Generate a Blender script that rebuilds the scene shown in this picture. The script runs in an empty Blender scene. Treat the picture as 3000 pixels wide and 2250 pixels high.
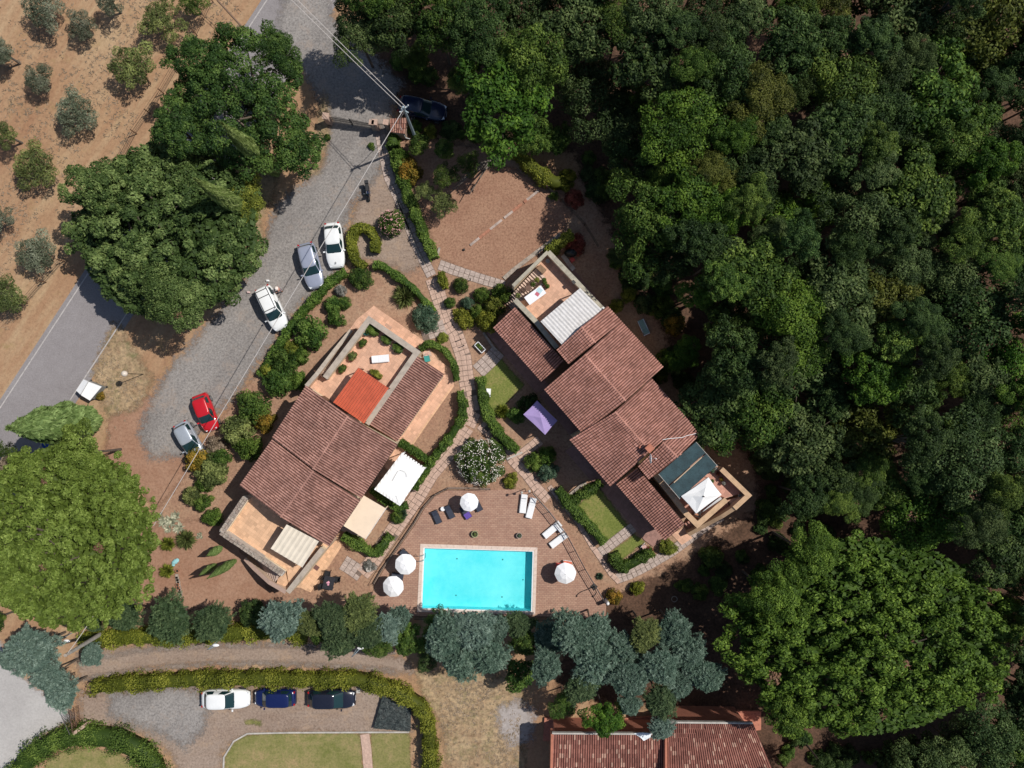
import bpy, math, random
import numpy as np
from mathutils import Vector, Matrix
from mathutils.geometry import tessellate_polygon
R_ = random.Random(7)
rng = np.random.default_rng(11)
sc = bpy.context.scene
COL = sc.collection
# ---------------------------------------------------------------- camera, sky, sun
HC = 72.0; PXM = 31.25                      # drone height, photo pixels per metre on the ground
cd = bpy.data.cameras.new('camera'); cam = bpy.data.objects.new('camera', cd); COL.objects.link(cam)
cam.location = (0, 0, HC); cam.rotation_euler = (0, 0, 0)
cd.sensor_width = 36; cd.lens = 27.0; cd.clip_end = 1000
sc.camera = cam
SUN_EL = math.radians(55); SUN_AZ = math.radians(68.5)
w = bpy.data.worlds.new('World'); sc.world = w; w.use_nodes = True
nt = w.node_tree; bg = nt.nodes['Background']
sky = nt.nodes.new('ShaderNodeTexSky'); sky.sky_type = 'NISHITA'; sky.sun_disc = False
sky.sun_elevation = SUN_EL; sky.sun_rotation = SUN_AZ
nt.links.new(sky.outputs[0], bg.inputs[0]); bg.inputs[1].default_value = 0.08
sl = bpy.data.lights.new('sun', 'SUN'); sl.energy = 4.15; sl.angle = math.radians(0.53); sl.color = (1, .955, .89)
so = bpy.data.objects.new('sun', sl); COL.objects.link(so)
sd = Vector((math.cos(SUN_EL)*math.sin(SUN_AZ), math.cos(SUN_EL)*math.cos(SUN_AZ), math.sin(SUN_EL)))
so.rotation_euler = (-sd).to_track_quat('-Z', 'Y').to_euler(); so.location = sd*90
sc.view_settings.view_transform = 'Standard'; sc.view_settings.look = 'None'
sc.view_settings.gamma = 1; sc.view_settings.exposure = 0.0; sc.view_settings.use_curve_mapping = False
sc.cycles.max_bounces = 6; sc.cycles.transparent_max_bounces = 12

# ---------------------------------------------------------------- coordinates
TILE = {'A':(0,0),'B':(800,0),'C':(400,500),'D':(1100,400),'E':(600,900),'F':(1400,700),'G':(0,1000),'H':(600,1300),
        'I':(1100,1200),'J':(1500,1200),'K':(0,1650),'L':(700,1650),'M':(1500,1650),'N':(2200,1650)}
TK = {'V':(0,0,.73733),'O':(1800,0,1.8433),'Q':(1900,800,2.011),'Z3':(930,290,5.82),'Z4':(1480,680,6.144),'Z5':(1900,1260,6.9125),
      'Z6':(1240,1430,4.254),'Z7':(840,1640,5.53),'Z8':(900,900,5.027),'Y1':(1920,1440,7.373),'Y2':(1370,860,7.9),'Y3':(1250,760,7.9),
      'Y4':(180,1080,7.373),'Y5':(440,1480,5.925),'Y6':(620,1400,4.61),'Y7':(1580,2060,3.16),'Y8':(1700,1600,4.88),'X':(0,0,1.0)}
for k, v in TILE.items(): TK[k] = (v[0], v[1], 2.765)
def nat(t, x, y):
    a = TK[t]; return a[0]+x/a[2], a[1]+y/a[2]
def g(t, x, y, h=0.):
    """place seen at (x, y) of a survey tile, at height h, as a world point"""
    X, Y = nat(t, x, y); s = (1-h/HC)/PXM
    return Vector(((X-1500)*s, (1125-Y)*s, h))
def gp(t, pts, h=0.): return [g(t, x, y, h) for x, y in pts]
def mt(t, px): return px/TK[t][2]/PXM       # tile pixels -> metres

# ---------------------------------------------------------------- materials
def new_mat(name):
    m = bpy.data.materials.new(name); m.use_nodes = True; n = m.node_tree
    return m, n, n.nodes['Principled BSDF']
def N(n, typ, **kw):
    o = n.nodes.new(typ)
    for k, v in kw.items():
        if k.startswith('i_'):
            key = k[2:]; key = int(key) if key.isdigit() else key.replace('_', ' ')
            o.inputs[key].default_value = v
        else: setattr(o, k, v)
    return o
def ramp(n, fac, stops):
    r = n.nodes.new('ShaderNodeValToRGB'); n.links.new(fac, r.inputs[0])
    e = r.color_ramp.elements
    while len(e) < len(stops): e.new(.5)
    for i, (p, c) in enumerate(stops):
        e[i].position = p; e[i].color = (*c, 1) if len(c) == 3 else c
    return r
def noise(n, scale, detail=6, rough=.6, vec=None, dist=0.):
    o = N(n, 'ShaderNodeTexNoise'); o.inputs['Scale'].default_value = scale; o.inputs['Detail'].default_value = detail
    o.inputs['Roughness'].default_value = rough; o.inputs['Distortion'].default_value = dist
    if vec is not None: n.links.new(vec, o.inputs['Vector'])
    return o
def mixc(n, fac, a, b, blend='MIX'):
    m = n.nodes.new('ShaderNodeMix'); m.data_type = 'RGBA'; m.blend_type = blend
    for v, i in ((fac, 0), (a, 6), (b, 7)):
        if isinstance(v, bpy.types.NodeSocket): n.links.new(v, m.inputs[i])
        elif i == 0: m.inputs[0].default_value = v
        else: m.inputs[i].default_value = (*v, 1)
    return m.outputs[2]
def math_(n, op, a, b=0., c=None):
    m = n.nodes.new('ShaderNodeMath'); m.operation = op
    for i, v in enumerate((a, b, c)):
        if v is None: continue
        if isinstance(v, bpy.types.NodeSocket): n.links.new(v, m.inputs[i])
        else: m.inputs[i].default_value = v
    return m.outputs[0]
def geo(n): return N(n, 'ShaderNodeNewGeometry').outputs['Position']
def objc(n): return N(n, 'ShaderNodeTexCoord').outputs['Object']
MATS = {}
def plain(name, col, rough=.6, metal=0., var=.12, scale=6., bump=0., spec=None, coat=0.):
    """one surface colour with a mottled, slightly dirty variation"""
    if name in MATS: return MATS[name]
    m, n, p = new_mat(name); v = objc(n)
    a = noise(n, scale, 5, .65, v); b = noise(n, scale*9, 3, .6, v)
    f = math_(n, 'ADD', math_(n, 'MULTIPLY', a.outputs[0], .65), math_(n, 'MULTIPLY', b.outputs[0], .35))
    lo = tuple(max(0, c*(1-var*1.8)) for c in col); hi = tuple(min(1, c*(1+var*1.3)) for c in col)
    r = ramp(n, f, [(.34, lo), (.5, col), (.66, hi)])
    n.links.new(r.outputs[0], p.inputs['Base Color'])
    p.inputs['Roughness'].default_value = rough; p.inputs['Metallic'].default_value = metal
    if spec is not None: p.inputs['Specular IOR Level'].default_value = spec
    if coat: p.inputs['Coat Weight'].default_value = coat; p.inputs['Coat Roughness'].default_value = .05
    if bump:
        bn = N(n, 'ShaderNodeBump', i_Strength=.6, i_Distance=bump); n.links.new(b.outputs[0], bn.inputs['Height'])
        n.links.new(bn.outputs[0], p.inputs['Normal'])
    MATS[name] = m; return m
def ground_mat(name, big, fine, bigscale=.12, finescale=5., soft=None, bump=.03, spots=None, mid=None, streak=None):
    """earth, gravel or grass: big patches of two colours, fine grain of a third; soft = width of the frayed edge"""
    m, n, p = new_mat(name); v = geo(n); vb = v
    if streak:
        mp = N(n, 'ShaderNodeMapping'); n.links.new(v, mp.inputs[0]); mp.vector_type = 'POINT'
        r1 = N(n, 'ShaderNodeVectorRotate'); r1.rotation_type = 'Z_AXIS'; r1.inputs['Angle'].default_value = -math.radians(streak[0]); n.links.new(v, r1.inputs['Vector'])
        n.links.new(r1.outputs[0], mp.inputs[0]); mp.inputs['Scale'].default_value = (streak[1], 1, 1); vb = mp.outputs[0]
    a = noise(n, bigscale, 7, .68, vb, .4); b = noise(n, finescale, 6, .75, v); c = noise(n, bigscale*7, 5, .7, vb)
    f = math_(n, 'ADD', math_(n, 'MULTIPLY', a.outputs[0], .6), math_(n, 'MULTIPLY', c.outputs[0], .4))
    st = [(.38, big[0]), (.62, big[1])] if mid is None else [(.36, big[0]), (.5, mid), (.64, big[1])]
    base = ramp(n, f, st).outputs[0]
    gr = ramp(n, b.outputs[0], [(.32, fine[0]), (.5, (1, 1, 1)), (.7, fine[1])]).outputs[0]
    colr = mixc(n, 1., base, gr, 'MULTIPLY')
    if spots:
        s = noise(n, spots[1], 9, .85, v); fs = ramp(n, s.outputs[0], [(spots[2]-.06, (0, 0, 0)), (spots[2]+.10, (.85,)*3)]).outputs[0]
        colr = mixc(n, fs, colr, spots[0])
    n.links.new(colr, p.inputs['Base Color']); p.inputs['Roughness'].default_value = .95
    p.inputs['Specular IOR Level'].default_value = .15
    bn = N(n, 'ShaderNodeBump', i_Strength=.8, i_Distance=bump); n.links.new(b.outputs[0], bn.inputs['Height'])
    n.links.new(bn.outputs[0], p.inputs['Normal'])
    if soft:
        at = N(n, 'ShaderNodeAttribute', attribute_name='edge').outputs['Fac']
        e1 = noise(n, 1.6, 9, .85, v)
        s = math_(n, 'ADD', at, math_(n, 'MULTIPLY', math_(n, 'SUBTRACT', e1.outputs[0], .5), soft*5.))
        al = math_(n, 'MULTIPLY_ADD', s, 1.0/soft, .5)
        cl = N(n, 'ShaderNodeClamp'); n.links.new(al, cl.inputs[0]); al = cl.outputs[0]
        n.links.new(al, p.inputs['Alpha'])
    return m
def leaf_mat(name, dark, mid, light, trans=.25, rough=.65, vary=.35):
    m, n, p = new_mat(name)
    t = N(n, 'ShaderNodeAttribute', attribute_name='tint').outputs['Fac']
    oi = N(n, 'ShaderNodeObjectInfo').outputs['Random']
    nz = noise(n, .55, 3, .6, geo(n))
    f = math_(n, 'ADD', math_(n, 'MULTIPLY', t, .75), math_(n, 'MULTIPLY', nz.outputs[0], .5))
    f = math_(n, 'SUBTRACT', f, .13)
    c = ramp(n, f, [(0., dark), (.5, mid), (.8, light), (1., tuple(min(.9, k*1.35) for k in light))]).outputs[0]
    hs = N(n, 'ShaderNodeHueSaturation'); n.links.new(c, hs.inputs['Color'])
    n.links.new(math_(n, 'MULTIPLY_ADD', oi, .022*vary/.35, .496-.011*vary/.35), hs.inputs['Hue'])
    rv = math_(n, 'FRACT', math_(n, 'MULTIPLY', oi, 7.31))
    n.links.new(math_(n, 'MULTIPLY_ADD', rv, vary*1.3, 1-vary*.65), hs.inputs['Value'])
    dead = math_(n, 'GREATER_THAN', t, 1.4); col = mixc(n, dead, hs.outputs[0], (.24, .135, .085))
    n.links.new(col, p.inputs['Base Color']); p.inputs['Roughness'].default_value = rough
    p.inputs['Specular IOR Level'].default_value = .25
    tr = N(n, 'ShaderNodeBsdfTranslucent'); n.links.new(col, tr.inputs[0])
    mx = N(n, 'ShaderNodeMixShader'); mx.inputs[0].default_value = trans
    n.links.new(p.outputs[0], mx.inputs[1]); n.links.new(tr.outputs[0], mx.inputs[2])
    n.links.new(mx.outputs[0], n.nodes['Material Output'].inputs['Surface'])
    return m
def glass_mat(name, col=(.03, .05, .05)):
    m, n, p = new_mat(name); p.inputs['Base Color'].default_value = (*col, 1)
    p.inputs['Roughness'].default_value = .04; p.inputs['Specular IOR Level'].default_value = .7
    return m
def paint(name, col, rough=.25, metal=0.):
    m = plain(name, col, rough, metal, var=.03, scale=2., coat=.6); return m
def roof_mat(name, a, b, c, pale=None):
    """clay roof tile: every tile takes its own shade"""
    m, n, p = new_mat(name)
    t = N(n, 'ShaderNodeAttribute', attribute_name='tint').outputs['Fac']
    oi = N(n, 'ShaderNodeObjectInfo').outputs['Random']
    f = math_(n, 'FRACT', math_(n, 'ADD', t, oi))
    st = [(0., a), (.5, b), (.86 if pale else 1., c)]
    if pale: st += [(.95, pale)]
    base = ramp(n, f, st)
    if pale: base.color_ramp.interpolation = 'LINEAR'
    v = geo(n); nz = noise(n, .5, 6, .7, v); n2 = noise(n, 14, 4, .7, v)
    dirt = ramp(n, nz.outputs[0], [(.35, (.72, .70, .70)), (.6, (1.08, 1.05, 1.03))]).outputs[0]
    c1 = mixc(n, 1., base.outputs[0], dirt, 'MULTIPLY')
    lk = noise(n, 1.3, 9, .8, v, .8); lf = ramp(n, lk.outputs[0], [(.60, (0, 0, 0)), (.68, (.45,)*3)]).outputs[0]; c1 = mixc(n, lf, c1, (.27, .235, .18))
    li = ramp(n, n2.outputs[0], [(.3, (.8, .8, .8)), (.7, (1.15, 1.15, 1.15))]).outputs[0]
    c1 = mixc(n, 1., c1, li, 'MULTIPLY')
    pn = N(n, 'ShaderNodeAttribute', attribute_name='pan').outputs['Fac']; c1 = mixc(n, pn, c1, mixc(n, 1., c1, (.42, .40, .42), 'MULTIPLY'))  # rib channels coloured darker: painted groove shade along with weathering
    n.links.new(c1, p.inputs['Base Color']); p.inputs['Roughness'].default_value = .85
    p.inputs['Specular IOR Level'].default_value = .2
    return m

# ---------------------------------------------------------------- mesh helpers
class MB:
    def __init__(s): s.v = []; s.f = []
    def add(s, vs, fs):
        o = len(s.v); s.v += [tuple(v) for v in vs]; s.f += [tuple(i+o for i in f) for f in fs]; return s
    def box(s, c, d, rz=0., M=None):
        x, y, z = (k/2 for k in d)
        vs = [Vector((sx*x, sy*y, sz*z)) for sz in (-1, 1) for sy in (-1, 1) for sx in (-1, 1)]
        if M is None: M = Matrix.Rotation(rz, 3, 'Z')
        return s.add([M @ v + Vector(c) for v in vs], [(0,2,3,1),(4,5,7,6),(0,1,5,4),(2,6,7,3),(0,4,6,2),(1,3,7,5)])
    def prism(s, poly, z0, z1, cap=True):
        """vertical prism over a polygon; z1 may be a list giving each corner its own height"""
        n = len(poly); zs = z1 if isinstance(z1, (list, tuple)) else [z1]*n
        zb = z0 if isinstance(z0, (list, tuple)) else [z0]*n
        ar = sum(poly[i][0]*poly[(i+1) % n][1]-poly[(i+1) % n][0]*poly[i][1] for i in range(n))
        idx = list(range(n)) if ar > 0 else list(range(n))[::-1]
        P = [poly[i] for i in idx]; zs = [zs[i] for i in idx]; zb = [zb[i] for i in idx]
        vs = [(p[0], p[1], zb[i]) for i, p in enumerate(P)]+[(p[0], p[1], zs[i]) for i, p in enumerate(P)]
        fs = [(i, (i+1) % n, n+(i+1) % n, n+i) for i in range(n)]
        tris = tessellate_polygon([[Vector((p[0], p[1], 0)) for p in P]])
        if cap:
            for t in tris:
                a, b, c = (P[k] for k in t)
                if (b[0]-a[0])*(c[1]-a[1])-(b[1]-a[1])*(c[0]-a[0]) < 0: t = t[::-1]
                fs.append(tuple(n+k for k in t)); fs.append(tuple(t[::-1]))
        return s.add(vs, fs)
    def sheet(s, poly, z):
        P = [Vector((p[0], p[1], 0)) for p in poly]
        fs = []
        for t in tessellate_polygon([P]):
            a, b, c = (P[k] for k in t)
            if (b.x-a.x)*(c.y-a.y)-(b.y-a.y)*(c.x-a.x) < 0: t = t[::-1]
            fs.append(tuple(t))
        return s.add([(p.x, p.y, z) for p in P], fs)
    def tube(s, pts, r, n=6, cap=True):
        pts = [Vector(p) for p in pts]; rs = r if isinstance(r, (list, tuple)) else [r]*len(pts)
        vs = []; fs = []
        for i, p in enumerate(pts):
            d = (pts[min(i+1, len(pts)-1)]-pts[max(i-1, 0)]).normalized()
            u = d.cross(Vector((0, 0, 1)) if abs(d.z) < .9 else Vector((1, 0, 0))).normalized(); w_ = d.cross(u)
            vs += [p+(u*math.cos(2*math.pi*k/n)+w_*math.sin(2*math.pi*k/n))*rs[i] for k in range(n)]
        for i in range(len(pts)-1):
            for k in range(n):
                a = i*n+k; b = i*n+(k+1) % n; fs.append((a, a+n, b+n, b))
        if cap: fs.append(tuple(range(n))); fs.append(tuple((len(pts)-1)*n+k for k in range(n))[::-1])
        return s.add(vs, fs)
    def lathe(s, c, prof, n=16):
        """prof: (radius, z) from the bottom up"""
        c = Vector(c); vs = []; fs = []
        for r, z in prof: vs += [c+Vector((r*math.cos(2*math.pi*k/n), r*math.sin(2*math.pi*k/n), z)) for k in range(n)]
        for i in range(len(prof)-1):
            for k in range(n):
                a = i*n+k; b = i*n+(k+1) % n; fs.append((a, b, b+n, a+n))
        fs.append(tuple(range(n))[::-1]); fs.append(tuple((len(prof)-1)*n+k for k in range(n)))
        return s.add(vs, fs)
    def ball(s, c, r, n=10, m=6, sq=(1, 1, 1)):
        return s.lathe_sq(c, [(r*math.sin(math.pi*i/m), -r*math.cos(math.pi*i/m)) for i in range(m+1)], n, sq)
    def lathe_sq(s, c, prof, n, sq):
        o = len(s.v); s.lathe((0, 0, 0), prof, n)
        for i in range(o, len(s.v)):
            v = s.v[i]; s.v[i] = (c[0]+v[0]*sq[0], c[1]+v[1]*sq[1], c[2]+v[2]*sq[2])
        return s
    def wall(s, pts, t, z0, z1):
        """a wall along a line of points, thickness t, centred; z1 per point if a list"""
        pts = [Vector((p[0], p[1], 0)) for p in pts]; n = len(pts)
        z1 = z1 if isinstance(z1, (list, tuple)) else [z1]*n
        z0 = z0 if isinstance(z0, (list, tuple)) else [z0]*n
        L = []; Rr = []
        for i, p in enumerate(pts):
            d1 = (pts[i]-pts[i-1]).normalized() if i else (pts[1]-pts[0]).normalized()
            d2 = (pts[i+1]-pts[i]).normalized() if i < n-1 else d1
            d = (d1+d2).normalized(); nn = Vector((-d.y, d.x, 0)); k = 1/max(.45, nn.dot(Vector((-d1.y, d1.x, 0))))
            L.append(p+nn*t/2*k); Rr.append(p-nn*t/2*k)
        vs = []
        for i in range(n):
            vs += [(L[i].x, L[i].y, z0[i]), (Rr[i].x, Rr[i].y, z0[i]), (Rr[i].x, Rr[i].y, z1[i]), (L[i].x, L[i].y, z1[i])]
        fs = []
        for i in range(n-1):
            a = i*4; b = a+4
            for k in range(4):
                k2 = (k+1) % 4; fs.append((a+k, a+k2, b+k2, b+k))
        fs.append((0, 3, 2, 1)); e = (n-1)*4; fs.append((e, e+1, e+2, e+3))
        return s.add(vs, fs)
def setp(o, label=None, cat=None, group=None, kind=None):
    if label: o['label'] = label
    if cat: o['category'] = cat
    if group: o['group'] = group
    if kind: o['kind'] = kind
    return o
def link(o, parent=None):
    COL.objects.link(o)
    if parent is not None: o.parent = parent
    return o
def put(name, mb, m, parent=None, smooth=False, local=False, me=None, **kw):
    """one mesh object; world coordinates are moved into the parent's frame unless local"""
    if me is None:
        me = bpy.data.meshes.new(name); vs = mb.v
        if parent is not None and not local:
            M = ROOTM[parent.name].inverted(); vs = [M @ Vector(v) for v in vs]
        me.from_pydata(vs, [], mb.f); me.update()
        if smooth: me.shade_smooth()
        if m is not None: me.materials.append(m)
    o = bpy.data.objects.new(name, me); link(o, parent); setp(o, **kw); return o
ROOTM = {}
def root(name, loc=(0, 0, 0), rz=0., **kw):
    o = bpy.data.objects.new(name, None); o.empty_display_size = .3
    o.location = loc; o.rotation_euler = (0, 0, rz); link(o); setp(o, **kw)
    ROOTM[o.name] = Matrix.Translation(Vector(loc)) @ Matrix.Rotation(rz, 4, 'Z'); return o
def copy_thing(src, loc, rz=None, scale=None, **kw):
    c = src.copy(); COL.objects.link(c); c.location = loc
    if rz is not None: c.rotation_euler = (0, 0, rz)
    if scale is not None: c.scale = scale if isinstance(scale, (tuple, list)) else (scale,)*3
    def rec(a, b):
        for ch in a.children:
            d = ch.copy(); COL.objects.link(d); d.parent = b; rec(ch, d)
    rec(src, c); setp(c, **kw); return c
def seg_sd(px, py, poly):
    """signed distance (inside positive) of points to a polygon"""
    n = len(poly); d = np.full(px.shape, 1e9); ins = np.zeros(px.shape, bool)
    for i in range(n):
        ax, ay = poly[i][0], poly[i][1]; bx, by = poly[(i+1) % n][0], poly[(i+1) % n][1]
        ex, ey = bx-ax, by-ay; L = ex*ex+ey*ey+1e-12
        t = np.clip(((px-ax)*ex+(py-ay)*ey)/L, 0, 1)
        d = np.minimum(d, np.hypot(px-ax-t*ex, py-ay-t*ey))
        c = ((ay > py) != (by > py)) & (px < (bx-ax)*(py-ay)/((by-ay) if by != ay else 1e-9)+ax)
        ins ^= c
    return np.where(ins, d, -d)
def np_mesh(name, V, F, m, attrs=None, smooth=False, flat=False):
    """fast mesh from arrays; F is (n,4) quads or (n,3) triangles"""
    me = bpy.data.meshes.new(name); nv = len(V); nf, k = F.shape
    me.vertices.add(nv); me.vertices.foreach_set('co', np.asarray(V, np.float32).ravel())
    me.loops.add(nf*k); me.loops.foreach_set('vertex_index', F.astype(np.int32).ravel())
    me.polygons.add(nf); me.polygons.foreach_set('loop_start', np.arange(0, nf*k, k, dtype=np.int32))
    me.polygons.foreach_set('loop_total', np.full(nf, k, np.int32))
    for an, av in (attrs or {}).items():
        a = me.attributes.new(an, 'FLOAT', 'POINT'); a.data.foreach_set('value', np.asarray(av, np.float32))
    me.update(calc_edges=True)
    if smooth: me.shade_smooth()
    if flat: me.shade_flat()
    if m is not None: me.materials.append(m)
    return me
def patch(name, poly, z, m, cell=.5, soft=.6, **kw):
    """ground sheet whose border frays into the one below"""
    P = np.array([(p[0], p[1]) for p in poly]); pad = soft*2.5
    xs = np.arange(P[:, 0].min()-pad, P[:, 0].max()+pad+cell, cell); ys = np.arange(P[:, 1].min()-pad, P[:, 1].max()+pad+cell, cell)
    X, Y = np.meshgrid(xs, ys); sdv = seg_sd(X.ravel(), Y.ravel(), poly); nx, ny = len(xs), len(ys)
    I = np.arange(nx*ny).reshape(ny, nx); q = np.stack([I[:-1, :-1], I[:-1, 1:], I[1:, 1:], I[1:, :-1]], -1).reshape(-1, 4)
    q = q[(sdv[q] > -soft*2.2).any(1)]
    used = np.unique(q); mp = np.full(nx*ny, -1); mp[used] = np.arange(len(used))
    V = np.stack([X.ravel(), Y.ravel(), np.full(nx*ny, z)], 1)[used]
    me = np_mesh(name, V, mp[q], m, {'edge': sdv[used]})
    o = bpy.data.objects.new(name, me); link(o); setp(o, kind='structure'); return o
def sheet(name, poly, z, m, parent=None, kind='structure'):
    o = put(name, MB().sheet(poly, z), m, parent); 
    if parent is None: o['kind'] = kind
    return o
# ---------------------------------------------------------------- foliage
def unit(v): return v/np.maximum(1e-9, np.linalg.norm(v, axis=-1, keepdims=True))
def filler(n, flat, size, seed, rim=.86):
    """the inner twigs and leaves of a closed canopy, under the outer lobes"""
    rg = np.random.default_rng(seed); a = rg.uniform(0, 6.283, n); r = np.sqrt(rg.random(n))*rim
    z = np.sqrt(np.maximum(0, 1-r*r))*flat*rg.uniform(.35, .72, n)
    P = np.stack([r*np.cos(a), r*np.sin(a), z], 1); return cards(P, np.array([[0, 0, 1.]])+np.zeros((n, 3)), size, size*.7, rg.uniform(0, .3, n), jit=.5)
def plumes(k, n, seed, flat, L, Wd, wide=.15, droop=.10):
    """feathery foliage: many short sprays pointing outward over the crown, over a dark inner mass"""
    rg = np.random.default_rng(seed*13+5); z = 1-(np.arange(k)+.5)/k*1.2; a = np.arange(k)*2.39996+rg.normal(0, .5, k)
    ph = rg.uniform(0, 6.28, 4); r = np.sqrt(np.maximum(0, 1-np.maximum(z, 0)**2))
    rad = rg.uniform(.62, 1.02, k)*(1+.14*np.sin(2*a+ph[0])+.12*np.sin(3*a+ph[1])+.10*np.sin(5*a+ph[2])+.06*np.sin(9*a+ph[3]))
    tip = np.stack([r*np.cos(a)*rad, r*np.sin(a)*rad, np.maximum(z, -.12)*flat*rg.uniform(.6, 1.15, k)], 1)
    dirs = unit(unit(tip)+rg.normal(0, .38, (k, 3))); ln = rg.uniform(.22, .42, k)[:, None]; root_ = tip-dirs*ln
    li = rg.integers(0, k, n); u = rg.random(n)**.8; d = dirs[li]
    wd = wide*(1.12-u)*rg.uniform(0, 1, n)**.6; side = rg.normal(0, 1, (n, 3)); side = unit(side-d*(side*d).sum(1, keepdims=True))
    P = root_[li]+(tip-root_)[li]*u[:, None]+side*wd[:, None]; P[:, 2] -= droop*u*u*.3
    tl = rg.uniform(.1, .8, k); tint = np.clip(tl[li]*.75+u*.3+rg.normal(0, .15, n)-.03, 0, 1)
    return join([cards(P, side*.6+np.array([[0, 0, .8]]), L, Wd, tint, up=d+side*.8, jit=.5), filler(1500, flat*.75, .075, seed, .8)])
def cards(P, Nn, L, Wd, tint, up=None, jit=.6, fold=.0):
    """leaf-shaped quads at points P facing roughly Nn; L, Wd half sizes"""
    n = len(P); Nn = unit(Nn+rng.normal(0, jit, (n, 3)))
    t = rng.normal(0, 1, (n, 3)) if up is None else up+rng.normal(0, .35, (n, 3))
    t = unit(t-Nn*(t*Nn).sum(1, keepdims=True)); b = np.cross(Nn, t)
    L = (L*rng.uniform(.65, 1.25, n))[:, None]; Wd = (Wd*rng.uniform(.7, 1.2, n))[:, None]
    V = np.stack([P-t*L, P+b*Wd-t*L*.1, P+t*L, P-b*Wd-t*L*.1], 1).reshape(-1, 3)
    F = np.arange(n*4).reshape(n, 4)
    return V, F, np.repeat(tint, 4)
def join(parts):
    V, F, T = [], [], []; o = 0
    for v, f, t in parts: V.append(v); F.append(f+o); T.append(t); o += len(v)
    return np.concatenate(V), np.concatenate(F), np.concatenate(T)
def sph(n, zmin=-1.):
    z = rng.uniform(zmin, 1, n); a = rng.uniform(0, 2*math.pi, n); r = np.sqrt(1-z*z)
    return np.stack([r*np.cos(a), r*np.sin(a), z], 1)
def lobes_to_cards(C, Rr, n, L, Wd, zmin=-.35, flat=.8, tl=None, droop=0., sub=0, jit=.6, dead=None):
    """leaf cards over the surface of a cluster of rounded lobes C (k,3) with radii Rr"""
    k = len(C); wgt = Rr**2; wgt = wgt/wgt.sum(); li = rng.choice(k, n, p=wgt)
    D = sph(n, zmin); D[:, 2] = np.where(D[:, 2] < 0, D[:, 2]*.6, D[:, 2])
    # small knobs on each lobe
    ph = rng.uniform(0, 6.28, (k, 3)); kn = (np.sin(D[:, 0]*7+ph[li, 0])+np.sin(D[:, 1]*7+ph[li, 1])+np.sin(D[:, 2]*6+ph[li, 2]))*.09
    rr = Rr[li]*(rng.uniform(.8, 1.04, n)+kn)
    inner = rng.random(n) < .18; rr = np.where(inner, rr*rng.uniform(.4, .9, n), rr)
    P = C[li]+D*rr[:, None]*np.array([1, 1, flat])
    # drop cards buried deep in other lobes
    keep = np.ones(n, bool)
    for j in range(k):
        d = (P-C[j])/np.array([1, 1, flat]); inn = (d*d).sum(1) < (Rr[j]*.62)**2
        keep &= ~(inn & (li != j))
    P, D, li = P[keep], D[keep], li[keep]; m = len(P)
    if tl is None: tl = rng.uniform(.12, .88, k)
    tint = np.clip(tl[li]+rng.normal(0, .2, m), 0, 1)
    if dead is not None: tint = np.where(np.isin(li, dead) & (rng.random(m) < .8), 2., tint)
    up = None
    Nn = D.copy(); Nn[:, 2] += .35
    if droop: P[:, 2] -= droop*((D[:, :2]**2).sum(1))*rng.random(m)
    return cards(P, Nn, L, Wd, tint, up)
def dome_lobes(k, r0, r1, flat=.62, rim=.9, base=-.1, seed=0, wob=.16, fillin=True):
    """lobe centres over a domed crown of radius 1"""
    rg = np.random.default_rng(seed); g_ = math.pi*(3-math.sqrt(5)); out = []
    ph = rg.uniform(0, 6.28, 4)
    for i in range(k):
        z = 1-(i+.5)/k*(1.0-base); a = g_*i+rg.normal(0, .25); r = math.sqrt(max(0, 1-max(0, z)**2))
        wv = 1+wob*(math.sin(2*a+ph[0])+.8*math.sin(3*a+ph[1])+.6*math.sin(5*a+ph[2]))*.6
        rad = (rim-(r0+r1)*.4)*wv*rg.uniform(.8, 1.06)
        out.append((r*math.cos(a)*rad, r*math.sin(a)*rad, z*flat*rg.uniform(.8, 1.12)))
    if fillin:
        for i in range(k//5):
            a = rg.uniform(0, 6.28); r = math.sqrt(rg.uniform(0, .6)); out.append((r*math.cos(a)*.7, r*math.sin(a)*.7, flat*.25*rg.random()))
    C = np.array(out); return C, rg.uniform(r0, r1, len(C))
def limb_mb(h, r, targets, spread=1.):
    """tapered trunk of height h with limbs out to the crown"""
    mb = MB(); jx, jy = R_.uniform(-.15, .15)*h*.2, R_.uniform(-.15, .15)*h*.2
    mb.tube([(0, 0, -.1), (jx*.4, jy*.4, h*.35), (jx, jy, h*.7), (jx*1.2, jy*1.2, h)], [r, r*.8, r*.65, r*.45], 7)
    for t in targets:
        a = Vector((jx, jy, h*R_.uniform(.45, .85))); b = Vector(t); mid = a.lerp(b, .5)+Vector((R_.uniform(-.2, .2), R_.uniform(-.2, .2), .12*(b-a).length))
        mb.tube([a, mid, b], [r*.5, r*.3, r*.1], 5)
    return mb
BARK = plain('bark', (.11, .085, .065), .9, var=.3, scale=3, bump=.03)
OLIVEBARK = plain('olive bark', (.14, .12, .10), .9, var=.3, scale=3, bump=.03)
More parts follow.
